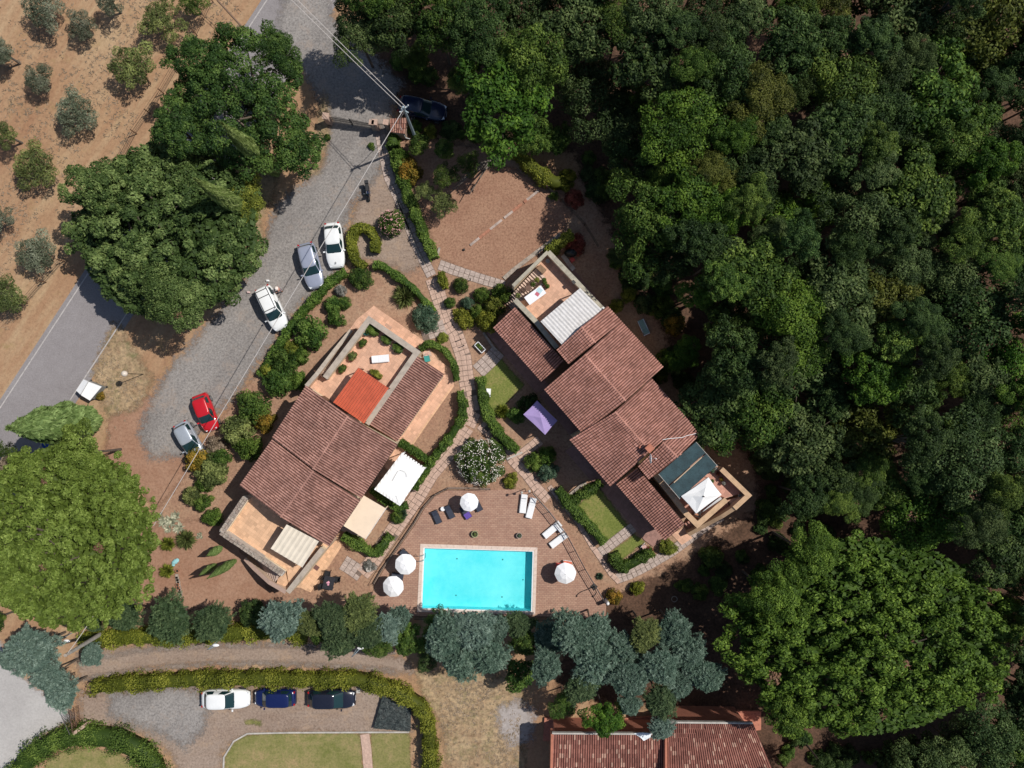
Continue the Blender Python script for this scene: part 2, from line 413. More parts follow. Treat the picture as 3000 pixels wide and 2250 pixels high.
LM = {
 'oak': leaf_mat('oak leaves', (0.014, 0.036, 0.005), (0.056, 0.108, 0.016), (0.145, 0.215, 0.036)),
 'oakdark': leaf_mat('dark oak leaves', (0.01, 0.028, 0.006), (0.034, 0.07, 0.016), (0.085, 0.14, 0.035)),
 'oakgrey': leaf_mat('grey-green oak leaves', (0.014, 0.032, 0.008), (0.05, 0.088, 0.024), (0.12, 0.17, 0.055)),
 'oakbright': leaf_mat('fresh oak leaves', (0.014, 0.045, 0.004), (0.058, 0.128, 0.012), (0.145, 0.245, 0.028)),
 'oakyel': leaf_mat('yellowing leaves', (0.0242, 0.034, 0.0054), (0.0808, 0.102, 0.0143), (0.1615, 0.1785, 0.0313)),
 'bigl': leaf_mat('broad tree leaves', (0.02, 0.045, 0.01), (0.088, 0.142, 0.036), (0.2, 0.27, 0.085), vary=.1),
 'bigd': leaf_mat('deep green tree leaves', (0.01, 0.034, 0.007), (0.045, 0.098, 0.018), (0.115, 0.19, 0.04), vary=.1),
 'pine': leaf_mat('umbrella pine needles', (0.055, 0.088, 0.012), (0.17, 0.245, 0.04), (0.31, 0.4, 0.095), vary=.08, trans=.35),
 'lime': leaf_mat('bright broadleaf', (0.017, 0.046, 0.005), (0.08, 0.15, 0.016), (0.19, 0.295, 0.042), vary=.08),
 'blue': leaf_mat('blue cypress needles', (0.028, 0.06, 0.042), (0.105, 0.17, 0.122), (0.26, 0.35, 0.27), vary=.15),
 'bluegrey': leaf_mat('blue-grey needles', (0.05, 0.09, 0.07), (0.145, 0.215, 0.17), (0.3, 0.39, 0.32), vary=.1),
 'sage': leaf_mat('sage green needles', (0.03, 0.05, 0.014), (0.12, 0.155, 0.045), (0.25, 0.29, 0.09), vary=.15),
 'conif': leaf_mat('dark conifer needles', (0.02, 0.042, 0.016), (0.065, 0.11, 0.045), (0.15, 0.21, 0.09), vary=.15),
 'olive': leaf_mat('olive leaves', (.05, .065, .038), (.125, .145, .09), (.24, .26, .18), vary=.35),
 'cyp': leaf_mat('cypress green', (0.054, 0.0945, 0.0203), (0.1418, 0.216, 0.0607), (0.2565, 0.351, 0.1215), vary=.1),
 'cypl': leaf_mat('light cypress green', (.07, .11, .02), (.21, .29, .08), (.36, .44, .16), vary=.05, trans=.35),
 'hedge': leaf_mat('laurel hedge', (0.018, 0.045, 0.006), (0.075, 0.14, 0.02), (0.18, 0.27, 0.05), vary=.2),
 'hedgey': leaf_mat('yellow-green hedge', (0.045, 0.06, 0.006), (0.16, 0.185, 0.018), (0.31, 0.32, 0.045), vary=.12),
 'shrub': leaf_mat('garden shrub', (0.015, 0.042, 0.008), (0.06, 0.122, 0.02), (0.15, 0.23, 0.045), vary=.35),
 'shruby': leaf_mat('yellow shrub', (.06, .08, .008), (.18, .22, .03), (.34, .36, .06), vary=.15),
 'teal': leaf_mat('bluish shrub', (0.0275, 0.066, 0.0385), (0.077, 0.1375, 0.0825), (0.165, 0.242, 0.154), vary=.1),
 'grey': leaf_mat('silver shrub', (.10, .10, .085), (.25, .25, .22), (.42, .41, .37), vary=.1),
 'dry': leaf_mat('dry shrub', (.10, .075, .05), (.23, .18, .12), (.38, .30, .21), vary=.15),
 'orange': leaf_mat('orange shrub', (.06, .05, .008), (.19, .16, .02), (.42, .26, .04), vary=.15),
 'red': leaf_mat('red shrub', (.09, .03, .02), (.25, .07, .04), (.42, .13, .08), vary=.15),
 'agave': leaf_mat('agave blades', (.10, .12, .08), (.28, .29, .20), (.52, .50, .36), vary=.1, trans=.05),
 'flower_w': plain('white blossom', (.8, .74, .66), .7), 'flower_p': plain('pink blossom', (.75, .38, .38), .7),
}
def crown_mesh(kind, seed=0):
    """meshes of radius 1 standing on z = 0 of the crown's widest level; (mesh, limb targets)"""
    global rng
    rng = np.random.default_rng(100+seed)
    if kind == 'oak':
        k = 62 if seed % 2 else 88; C, Rr = dome_lobes(k, .10, .29 if seed % 2 else .22, .62 if seed % 3 else .5, .98, -.05, seed, .40)
        fine = (1., .8, 1.1, .72)[seed % 4]; p = lobes_to_cards(C, Rr, int(16500/fine**1.3), .040*fine, .021*fine, dead=np.array([12]) if seed == 3 else None)
    elif kind == 'big':
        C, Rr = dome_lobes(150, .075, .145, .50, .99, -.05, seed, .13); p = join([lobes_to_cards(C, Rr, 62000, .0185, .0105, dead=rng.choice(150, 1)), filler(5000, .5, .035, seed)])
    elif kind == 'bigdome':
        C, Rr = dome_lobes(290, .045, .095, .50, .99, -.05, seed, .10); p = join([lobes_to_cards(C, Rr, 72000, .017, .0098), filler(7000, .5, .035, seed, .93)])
    elif kind == 'bigloose':
        C, Rr = dome_lobes(115, .08, .15, .45, 1.0, -.02, seed, .26); p = lobes_to_cards(C, Rr, 48000, .0185, .0105)
    elif kind == 'stone':                       # umbrella pine: flat dome of radiating tufts
        C, Rr = dome_lobes(620, .03, .058, .42, 1.0, -.02, seed, .06)
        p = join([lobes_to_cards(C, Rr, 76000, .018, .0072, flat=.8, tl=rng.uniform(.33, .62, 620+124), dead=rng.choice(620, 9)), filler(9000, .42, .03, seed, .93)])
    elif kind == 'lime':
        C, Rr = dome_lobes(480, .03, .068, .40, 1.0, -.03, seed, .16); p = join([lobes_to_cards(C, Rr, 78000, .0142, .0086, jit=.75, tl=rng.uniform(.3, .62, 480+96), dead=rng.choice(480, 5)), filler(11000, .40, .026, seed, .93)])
    elif kind == 'feather':                     # blue conifer with drooping plumes
        p = plumes(430, 19000, seed, .85, .048, .0125); C = dome_lobes(12, .1, .2, .6, .8, 0, seed)[0]
    elif kind == 'conifer':
        p = plumes(380, 15000, seed, 1.0, .055, .012, .16, 0.); C = dome_lobes(12, .1, .2, .6, .8, 0, seed)[0]
    elif kind == 'olive':
        k = 17; a = np.arange(k)*2.4+seed; r = np.sqrt((np.arange(k)+.5)/k)*.80; z = .45*(1-r*r)+rng.uniform(-.12, .22, k)
        C = np.stack([r*np.cos(a)*rng.uniform(.7, 1.15, k), r*np.sin(a)*rng.uniform(.7, 1.15, k), z], 1)
        p = lobes_to_cards(C, rng.uniform(.15, .32, k), 5200, .055, .0145, zmin=-.8)
    elif kind == 'bush':
        C, Rr = dome_lobes(20, .22, .36, .62, .96, -.15, seed, .2); p = lobes_to_cards(C, Rr, 4200, .075, .036)
    elif kind == 'ball':
        C, Rr = dome_lobes(34, .2, .3, .75, .98, -.25, seed, .07); p = lobes_to_cards(C, Rr, 6500, .06, .026)
    elif kind == 'oleander':
        C, Rr = dome_lobes(60, .13, .2, .75, .98, -.3, seed, .1); p = lobes_to_cards(C, Rr, 14000, .042, .016)
    elif kind == 'spiky':
        n = 620; D = sph(n, .05); D = unit(D); L = rng.uniform(.55, 1.05, n)
        P0 = D*.08; P1 = D*L[:, None]; P1[:, 2] -= .25*(1-D[:, 2])*L; side = unit(np.cross(D, rng.normal(0, 1, (n, 3))))*.045
        M_ = (P0+P1)/2+np.array([0, 0, .06])
        V = np.stack([P0, M_+side, P1, M_-side], 1).reshape(-1, 3)
        p = (V, np.arange(n*4).reshape(n, 4), np.repeat(np.clip(rng.normal(.5, .2, n), 0, 1), 4)); C = np.zeros((3, 3))
    elif kind == 'agave':
        ps = []
        for (cx, cy, sc_) in ((-.5, .25, .55), (.1, -.1, .62), (.6, .1, .5), (.2, .5, .4), (-.15, -.55, .45)):
            n = 34; a = np.arange(n)*2.4; e = rng.uniform(.15, 1.3, n); D = np.stack([np.cos(a)*np.cos(e), np.sin(a)*np.cos(e), np.sin(e)*.8], 1)
            P1 = D*sc_; side = np.stack([-np.sin(a), np.cos(a), a*0], 1)*.06*sc_/.5; M_ = D*sc_*.4+np.array([0, 0, -.0])
            V = np.stack([D*.02, M_+side, P1, M_-side], 1).reshape(-1, 3)+np.array([cx, cy, 0])
            ps.append((V, np.arange(n*4).reshape(n, 4), np.repeat(np.clip(rng.normal(.55, .2, n), 0, 1), 4)))
        p = join(ps); C = np.zeros((3, 3))
    elif kind == 'cypress':                     # spindle, height 1, radius 1 (scaled apart)
        n = 9000; z = rng.random(n)**1.15; a = rng.uniform(0, 6.28, n)
        prof = np.sin(np.pi*np.clip(z*.93+.09, 0, 1))**.75*(1-z*.35); prof = prof*(1+.1*np.sin(a*5+z*17))
        r = prof*rng.uniform(.78, 1.02, n)
        P = np.stack([r*np.cos(a), r*np.sin(a), z], 1); Nn = np.stack([np.cos(a), np.sin(a), 0.5+a*0], 1)
        V, F, T = cards(P*np.array([1, 1, 5.]), Nn, .17, .055, np.clip(rng.normal(.5, .2, n)+.2*np.sin(a*7+z*40), 0, 1), up=np.array([[0, 0, 1.]]), jit=.35)
        V = V*np.array([1, 1, .2]); p = (V, F, T); C = np.zeros((3, 3))
    return p, C
CM = {}
def get_crown(kind, seed, mat):
    k = (kind, seed)
    if k not in CM:
        (V, F, T), C = crown_mesh(kind, seed); CM[k] = (np_mesh('crown', V, F, None, {'tint': T}), C)
        CM[k][0].materials.append(None)
    return CM[k]
def crown_obj(name, kind, seed, mat, parent, loc, scale, rz=0., **kw):
    me, C = get_crown(kind, seed, mat)
    o = bpy.data.objects.new(name, me); link(o, parent); o.location = loc; o.scale = scale; o.rotation_euler = (0, 0, rz)
    o.material_slots[0].link = 'OBJECT'; o.material_slots[0].material = LM[mat]
    setp(o, **kw); return o
TRUNKS = {}
def tree(name, at, Rc, H, kind, seed, mat, label, cat='tree', group=None, trunk=.2, flat=1., rz=None, bark=None, aspect=1.):
    """at: world ground point; Rc crown radius; H height of the crown's top"""
    rz = R_.uniform(0, 6.28) if rz is None else rz
    t = root(name, (at[0], at[1], 0), rz, label=label, cat=cat, group=group)
    me, C = get_crown(kind, seed, mat); zt = float(max(C[:, 2]))+.2; zc = max(.3, H-zt*Rc*flat)
    crown_obj('crown', kind, seed, mat, t, (0, 0, zc), (Rc*aspect, Rc/aspect, Rc*flat))
    k = (kind, seed, round(zc/Rc, 1))
    if k not in TRUNKS:
        tg = [(C[i][0]*.8, C[i][1]*.8, zc/Rc+C[i][2]*.85) for i in range(0, min(len(C), 60), max(1, min(len(C), 60)//9))]
        mb = limb_mb(zc/Rc+.12, trunk/Rc*1.0, tg); me2 = bpy.data.meshes.new('trunk'); me2.from_pydata(mb.v, [], mb.f); me2.update(); me2.materials.append(bark or BARK); TRUNKS[k] = me2
    o = bpy.data.objects.new('trunk', TRUNKS[k]); link(o, t); o.scale = (Rc, Rc, Rc); return t
def cypress(at, Rc, H, mat, label, group=None, seed=0):
    t = root('cypress_tree', (at[0], at[1], 0), R_.uniform(0, 6), label=label, cat='cypress', group=group)
    crown_obj('crown', 'cypress', seed, mat, t, (0, 0, .25), (Rc, Rc, H-.25))
    put('trunk', MB().tube([(0, 0, 0), (0, 0, H*.5)], [Rc*.12, Rc*.05], 7), BARK, t, local=True); return t
def bush(at, Rc, H, mat, label, kind='bush', seed=0, name='shrub', cat='shrub', group=None, rz=None, aspect=1., parent=None, z=0.):
    me, C = get_crown(kind, seed, mat); zt = (float(max(C[:, 2]))+.25) if kind not in ('spiky', 'agave') else .8
    zs = H/ (zt+.3) if kind not in ('spiky', 'agave') else H
    o = crown_obj(name, kind, seed, mat, parent, (at[0], at[1], z+(.3*zs if kind not in ('spiky', 'agave') else .02)), (Rc*aspect, Rc/aspect, zs), R_.uniform(0, 6) if rz is None else rz,
                  label=label, cat=cat, group=group)
    return o
def hedge(pts, wd, h, mat, label, name='hedge', dens=190, leaf=.085, group=None, wob=.33, cat='hedge'):
    """clipped hedge along a line of ground points"""
    global rng
    rng = np.random.default_rng(abs(hash((round(pts[0][0], 2), round(pts[0][1], 2)))) % 9999)
    P = [np.array((p[0], p[1])) for p in pts]; out = []
    for a, b in zip(P[:-1], P[1:]):
        d = b-a; L = np.linalg.norm(d); d = d/L; nn = np.array((-d[1], d[0])); per = wd+2*h
        n = int(L*per*dens); s = rng.uniform(-.04, 1.04, n)*L; u = rng.uniform(0, per, n)
        y = np.where(u < h, -wd/2, np.where(u > h+wd, wd/2, u-h-wd/2)); z = np.where(u < h, u, np.where(u > h+wd, per-u, h))
        # round the shoulders and make the faces uneven
        q = a[None]+d*s[:, None]
        wv = 1+wob*(np.sin(q[:, 0]*2.9+q[:, 1]*1.3)+np.sin(q[:, 0]*1.1-q[:, 1]*3.7))*.5+wob*.5*np.sin(q[:, 0]*4.7+q[:, 1]*5.3+y*3)
        rnd = 1-.18*(np.abs(y)/(wd/2))**4*(z/h)**4
        inn = rng.uniform(.78, 1.05, n); sh_ = rng.random(n) < .09; inn = np.where(sh_, rng.uniform(1.05, 1.32, n), inn)
        yy = y*wv*rnd*inn; zz = z*(1+(wv-1)*.6)*rnd*np.where(z >= h*.99, rng.uniform(.86, 1.05, n)+sh_*rng.uniform(0, .25, n), 1)*(1+.12*np.sin(q[:, 0]*.9+q[:, 1]*.7))
        X = q+nn*yy[:, None]; Nn = np.stack([nn[0]*np.sign(y)*(z < h*.99), nn[1]*np.sign(y)*(z < h*.99), (z >= h*.99)*1.+.3], 1)
        tint = np.clip(.5+.22*np.sin(q[:, 0]*1.9+q[:, 1]*2.3)+rng.normal(0, .17, n), 0, 1)
        out.append(cards(np.stack([X[:, 0], X[:, 1], np.maximum(.03, zz)], 1), Nn, leaf, leaf*.55, tint))
    core = MB().wall([(q[0], q[1]) for q in P], wd*.72, .02, h*.80); cv = np.array([v[:] for v in core.v]); cf = np.array([f for f in core.f if len(f) == 4])
    out.append((cv, cf, np.full(len(cv), .05)))
    V, F, T = join(out); c = V.mean(0); c[2] = 0; V = V-c
    me = np_mesh('hedge', V, F, LM[mat], {'tint': T}); o = bpy.data.objects.new(name, me); link(o); o.location = c
    setp(o, label=label, cat=cat, group=group); return o
# ---------------------------------------------------------------- the ground
M_field = ground_mat('dry field', ((.30, .165, .095), (.43, .305, .185)), ((.74, .72, .70), (1.18, 1.17, 1.14)), .16, 3.0, mid=(.355, .218, .128), spots=((.30, .215, .10), .45, .60), streak=(57, .22))
M_soil = ground_mat('garden soil', ((.28, .16, .11), (.39, .262, .178)), ((.6, .58, .55), (1.3, 1.27, 1.2)), .22, 4.5, soft=.5, mid=(.335, .205, .136))
M_red = ground_mat('red earth', ((.285, .155, .10), (.36, .22, .15)), ((.75, .72, .7), (1.2, 1.2, 1.2)), .2, 4, soft=.5)
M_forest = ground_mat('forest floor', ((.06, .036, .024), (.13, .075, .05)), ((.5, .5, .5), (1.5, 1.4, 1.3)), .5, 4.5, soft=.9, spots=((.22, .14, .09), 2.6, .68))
M_gravel = ground_mat('gravel', ((.20, .183, .172), (.29, .268, .25)), ((.55, .55, .56), (1.4, 1.4, 1.4)), .16, 5.0, soft=.9, spots=((.34, .27, .22), .35, .58), streak=(55, .3))
M_gravelb = ground_mat('brown gravel', ((.255, .185, .142), (.325, .255, .205)), ((.62, .6, .58), (1.32, 1.3, 1.3)), .2, 5.0, soft=.8, spots=((.40, .28, .19), .5, .58), streak=(3, .25))
M_court = ground_mat('court gravel', ((.275, .15, .10), (.345, .205, .137)), ((.6, .56, .52), (1.35, 1.35, 1.32)), .25, 5.5, soft=.3)
M_straw = ground_mat('dry grass', ((.27, .18, .11), (.40, .30, .185)), ((.45, .42, .38), (1.5, 1.42, 1.3)), .35, 2.6, soft=.7, spots=((.14, .14, .06), .6, .56))
M_lawn = ground_mat('lawn', ((.12, .15, .032), (.26, .22, .085)), ((.7, .75, .7), (1.25, 1.22, 1.2)), .5, 7, soft=.25, mid=(.17, .19, .05), bump=.02)
M_lawnd = ground_mat('dry lawn', ((.15, .16, .045), (.33, .245, .125)), ((.7, .72, .66), (1.25, 1.2, 1.15)), .32, 6, mid=(.225, .205, .08), soft=.25, bump=.02)
M_conc = ground_mat('pale drive', ((.38, .36, .345), (.45, .43, .41)), ((.85, .85, .85), (1.12, 1.12, 1.12)), .12, 5, soft=.5, bump=.008)
M_asph = ground_mat('asphalt', ((.225, .205, .205), (.275, .255, .255)), ((.8, .8, .8), (1.2, 1.2, 1.2)), .2, 8, bump=.008)
M_dust = ground_mat('grey dust', ((.33, .29, .27), (.40, .36, .34)), ((.8, .8, .8), (1.2, 1.2, 1.2)), .5, 4, soft=.9)
sheet('ground', [(-220, -220), (220, -220), (220, 220), (-220, 220)], 0, M_field)
patch('garden_soil', gp('V', [(848,290),(1050,320),(1250,380),(1400,560),(1500,800),(1650,1000),(1700,1330),(1300,1330),(600,1330),(300,1310),(285,1160),(350,1080),(480,900),(640,700),(760,590),(770,480),(830,420)]), .004, M_soil)
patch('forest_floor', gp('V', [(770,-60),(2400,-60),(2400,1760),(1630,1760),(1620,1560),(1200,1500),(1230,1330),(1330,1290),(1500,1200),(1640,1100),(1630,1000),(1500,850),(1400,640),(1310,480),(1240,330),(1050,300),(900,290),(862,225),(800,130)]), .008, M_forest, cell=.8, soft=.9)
patch('red_earth', gp('V', [(345,1130),(470,1120),(600,1290),(560,1320),(260,1310),(290,1180)]), .008, M_red)
patch('red_earth', gp('V', [(235,900),(330,850),(400,960),(400,1030),(340,1100),(230,990)]), .012, M_red)
patch('boules_court', gp('D', [(330,420),(420,700),(505,985),(830,1125),(1020,1165),(1400,905),(1510,780),(1600,600),(1460,480),(1290,370),(1120,250),(960,240),(720,330),(450,330)]), .012, M_court, cell=.35, soft=.25)
# tufts of dry grass standing on the field and verges
def tufts(name, polys, n, m, label, size=.09):
    out = []; 
    for P in polys:
        A = np.array([(p[0], p[1]) for p in P]); lo, hi = A.min(0), A.max(0); k = int(n*np.prod(hi-lo)/900)+50
        X = rng.uniform(lo, hi, (k, 2)); s = seg_sd(X[:, 0], X[:, 1], P); X = X[s > .1]
        X = X[(np.sin(X[:, 0]*.8+np.sin(X[:, 1]*.5)*2)+rng.normal(0, .7, len(X))) > -.1]
        X = np.repeat(X, 4, 0)+rng.normal(0, .10, (len(X)*4, 2)); Z = np.full((len(X), 1), .035)
        out.append(cards(np.hstack([X, Z]), np.array([[0, 0, 1.]])+np.zeros((len(X), 3)), size*1.6, size*.35, rng.uniform(.35, 1, len(X)), up=rng.normal(0, 1, (len(X), 3)), jit=.22))
    V, F, T = join(out); o = bpy.data.objects.new(name, np_mesh(name, V, F, m, {'tint': T})); link(o); setp(o, label=label, cat='dry grass', kind='stuff')
tufts('grass_tufts', [gp('V', [(-20,-20),(430,-20),(200,480),(-20,760)]), gp('V', [(460,-20),(560,-20),(500,120),(380,300)])], 5200, LM['dry'], 'tufts of dry grass between the olive trees')
tufts('grass_tufts', [gp('L', [(1500,900),(2280,980),(2300,1700),(1700,1700),(1600,1150)])], 9000, LM['dry'], 'tall dry grass right of the long yellow-green hedge')
tufts('grass_tufts', [gp('V', [(215,730),(330,820),(300,880),(230,960),(200,830)])], 5200, LM['dry'], 'dry grass on the verge between road and gravel drive')
# road
def lineoff(y): return 126+(1000-y)*.654
yl, yh = -150, 1500
sheet('asphalt_road', [g('X', lineoff(yh)-14, yh), g('X', lineoff(yh)+214, yh), g('X', lineoff(yl)+214, yl), g('X', lineoff(yl)-14, yl)], .012, M_asph)
M_white = plain('road paint', (.42, .39, .37), .7, var=.18, scale=3)
for k, off in enumerate((0, 190)):
    sheet('edge_line', [g('X', lineoff(yh)+off, yh), g('X', lineoff(yh)+off+4, yh), g('X', lineoff(yl)+off+4, yl), g('X', lineoff(yl)+off, yl)], .017, M_white)
# gravel drive, parking, lanes
patch('gravel_drive', gp('V', [(600,60),(650,145),(690,215),(708,255),(705,300),(700,350),(650,400),(600,440),(578,500),(560,550),(520,620),(455,695),(388,770),(350,825),(322,880),(300,935),(325,990),(395,985),(430,930),(500,860),(560,780),(640,665),(740,575),(745,500),(760,440),(800,400),(835,340),(842,280),(850,215),(870,180),(800,120),(720,40),(700,-30),(620,-30)]), .018, M_gravel, cell=.4)
patch('brown_gravel', gp('V', [(790,395),(838,330),(846,290),(862,340),(885,430),(905,500),(930,560),(880,590),(800,560),(750,560),(760,500),(765,455)]), .014, M_gravelb, cell=.4)
patch('gravel_lane', gp('K', [(630,740),(1000,680),(1600,660),(2212,650),(2212+700,690),(3250,760),(3400,900),(2900,860),(2400,830),(1700,810),(1100,860),(720,960),(640,940)]), .012, M_gravelb, cell=.4)
patch('parking', gp('K', [(640,1050),(1200,1020),(2000,1000),(2900,980),(3150,1060),(3330,1200),(3330,1380),(2200,1370),(1900,1430),(1800,1540),(1790,1760),(1480,1760),(1400,1550),(1180,1400),(900,1320),(660,1310)]), .012, M_gravelb, cell=.4)
patch('grey_gravel', gp('K', [(880,1060),(1500,1010),(1700,1110),(1640,1350),(1500,1500),(1350,1400),(900,1230)]), .016, M_gravel, cell=.4)
patch('pale_drive', gp('K', [(-300,560),(0,640),(150,900),(600,1240),(350,1380),(150,1600),(50,1760),(-300,1760)]), .016, M_conc, cell=.5)
patch('dry_grass', gp('L', [(1440,880),(2000,880),(2300,960),(2300,1400),(2330,1750),(1700,1750),(1650,1350),(1560,1180),(1480,1050)]), .014, M_straw, cell=.5)
patch('grey_dust', gp('L', [(2100,1180),(2240,1120),(2390,1200),(2370,1420),(2200,1480),(2110,1330)]), .018, M_dust, cell=.3)
patch('dry_grass', gp('V', [(250,690),(330,820),(300,880),(235,900),(215,860),(200,800)]), .014, M_straw)
patch('dry_grass', gp('V', [(600,370),(590,430),(560,470),(575,520),(545,520),(540,430),(560,380)]), .020, M_straw, cell=.3, soft=.3)
patch('dry_grass', gp('V', [(700,200),(712,255),(708,300),(690,370),(660,380),(680,300)]), .020, M_straw, cell=.3, soft=.3)
# wheel tracks pressed into the gravel
M_track = ground_mat('worn track', ((.245, .195, .162), (.31, .258, .218)), ((.7, .7, .7), (1.25, 1.25, 1.25)), .4, 5.0, soft=.45)
def track(pts, half=.85, wd=.26, z=.021):
    for s_ in (-1, 1):
        L = []; Rr = []
        for i, p_ in enumerate(pts):
            d = (pts[min(i+1, len(pts)-1)]-pts[max(i-1, 0)]); d.z = 0; d.normalize(); nn = Vector((-d.y, d.x, 0)); L.append(p_+nn*(s_*half+wd/2)); Rr.append(p_+nn*(s_*half-wd/2))
        patch('wheel_track', L+Rr[::-1], z, M_track, cell=.25, soft=.5)
track(gp('K', [(700,860),(1100,790),(1600,745),(2212,735),(2900,770),(3200,800)]))
# lawns
patch('lawn', gp('F', [(30,1110),(150,930),(375,1185),(240,1320),(230,1400),(90,1440)]), .016, M_lawn, cell=.25, soft=.2)
patch('lawn', gp('J', [(700,630),(940,935),(770,1095),(510,790)]), .016, M_lawn, cell=.25, soft=.2)
patch('lawn', gp('J', [(990,1010),(1075,1070),(880,1225),(800,1150)]), .016, M_lawn, cell=.25, soft=.2)
sheet_l = patch('lawn', gp('L', [(-110,1760),(-110,1560),(-30,1440),(80,1388),(400,1378),(978,1376),(1010,1760)]), .018, M_lawnd, cell=.3, soft=.06)
patch('lawn', gp('L', [(1066,1376),(1385,1372),(1390,1760),(1090,1760)]), .018, M_lawnd, cell=.3, soft=.06)
patch('lawn', gp('K', [(300,1760),(400,1580),(560,1510),(800,1510),(980,1550),(1090,1620),(1130,1760)]), .018, M_lawnd, cell=.3, soft=.2)
patch('mossy_ground', gp('K', [(1980,1265),(2120,1275),(2110,1310),(1990,1300)]), .02, M_lawnd, cell=.2, soft=.15)
# ---------------------------------------------------------------- pavings
M_pav = plain('concrete paver', (.42, .335, .29), .9, var=.2, scale=1.4, bump=.01)
M_pavp = plain('pink paver', (.50, .345, .27), .9, var=.16, scale=1.4, bump=.01)
M_mortar = plain('path bed', (.17, .125, .10), .95, var=.2, scale=4)
def paver_mesh(wd, ln, seed):
    r = random.Random(seed); mb = MB(); x, y = wd/2, ln/2; j = lambda: r.uniform(-.012, .012)
    b = [(-x+j(), -y+j(), 0), (x+j(), -y+j(), 0), (x+j(), y+j(), 0), (-x+j(), y+j(), 0)]
    t = [(p[0]*.96, p[1]*.96, .045) for p in b]; m = [(p[0], p[1], .035) for p in b]
    mb.add(b+m+t, [(0,1,5,4),(1,2,6,5),(2,3,7,6),(3,0,4,7),(4,5,9,8),(5,6,10,9),(6,7,11,10),(7,4,8,11),(8,9,10,11)])
    me = bpy.data.meshes.new('paver'); me.from_pydata(mb.v, [], mb.f); me.update(); return me
PM = {}
def path(name, pts, rows, mat=None, size=.475, z=.02):
    """a garden path: a bed with square pavers laid in rows along it"""
    mat = mat or M_pav; P = [Vector((p[0], p[1], 0)) for p in pts]; wd = rows*size
    bed = put(name, MB().wall(P, wd+.04, .0, z), M_mortar, kind='structure')
    # resample
    segs = [(P[i+1]-P[i]).length for i in range(len(P)-1)]; tot = sum(segs); n = max(1, int(tot/size)); mlist = []
    for k in range(n):
        s = (k+.5)*tot/n; i = 0
        while i < len(segs)-1 and s > segs[i]: s -= segs[i]; i += 1
        d = (P[i+1]-P[i]).normalized(); c = P[i]+d*s; nn = Vector((-d.y, d.x, 0)); a = math.atan2(d.y, d.x)
        for r in range(rows):
            if R_.random() < .02: continue
            key = (mat.name, R_.randrange(5))
            if key not in PM:
                PM[key] = paver_mesh(.44, .44, key[1]); PM[key].materials.append(mat)
            q = c+nn*((r-(rows-1)/2)*size)
            o = bpy.data.objects.new('paver', PM[key]); link(o, bed)
            o.location = (q.x+R_.uniform(-.01, .01), q.y+R_.uniform(-.01, .01), z-.012+R_.uniform(-.004, .008))
            o.rotation_euler = (R_.uniform(-.01, .01), R_.uniform(-.01, .01), a+R_.uniform(-.03, .03)+R_.choice((0, math.pi)))
            o.scale = (tot/n/size, 1, 1)
    return bed
path('garden_path', gp('Y3', [(290,120),(600,235),(1000,370),(1380,490),(1800,610)]), 2)
path('garden_path', [g('B',870,1090), g('B',895,1250), g('D',110,330), g('D',215,560), g('D',310,820), g('D',400,1020), g('D',455,1130)], 2, z=.024)
path('garden_path', [g('D',465,1150), g('D',520,1320), g('D',585,1500), g('E',2030,215), g('E',2095,400), g('E',2120,600), g('E',2165,830), g('I',790,30), g('I',745,130)], 3, M_pavp)
path('garden_path', [g('I',740,140), g('I',610,330), g('I',450,520), g('I',330,720), g('I',200,900), g('I',70,1090), g('I',-30,1240), g('I',-110,1330)], 3, M_pavp, z=.026)
path('garden_path', [g('I',850,120), g('I',950,220), g('I',1055,340), g('I',1130,430), g('I',1220,520), g('I',1310,640), g('I',1400,730)], 2, M_pavp, z=.03)
path('garden_path', [g('J',300,620), g('J',420,770), g('J',540,920), g('J',650,1110), g('J',720,1210), g('J',800,1330), g('J',870,1400)], 1, M_pavp, z=.03)
path('garden_path', [g('J',850,1370), g('J',960,1330), g('J',1100,1260), g('J',1290,1150), g('J',1440,1040), g('J',1600,920), g('J',1700,860)], 2, z=.022)
path('garden_path', [g('J',985,950), g('J',880,1030), g('J',790,1100), g('J',680,1180)], 2, z=.026)
path('garden_path', [g('E',1755,215), g('E',1850,190), g('E',1945,160)], 3, z=.026)
path('garden_path', [g('F',170,905), g('F',90,990), g('F',0,1075)], 3, z=.026)
path('garden_path', [g('I',1115,415), g('I',1230,330), g('I',1335,245)], 2, M_pavp, z=.034)
path('garden_path', [g('L',1018,1385), g('L',1035,1500), g('L',1050,1700)], 2, M_pavp, size=.42, z=.03)
path('garden_path', [g('H',1120,960), g('H',1200,1010), g('H',1270,1060)], 3, z=.022)
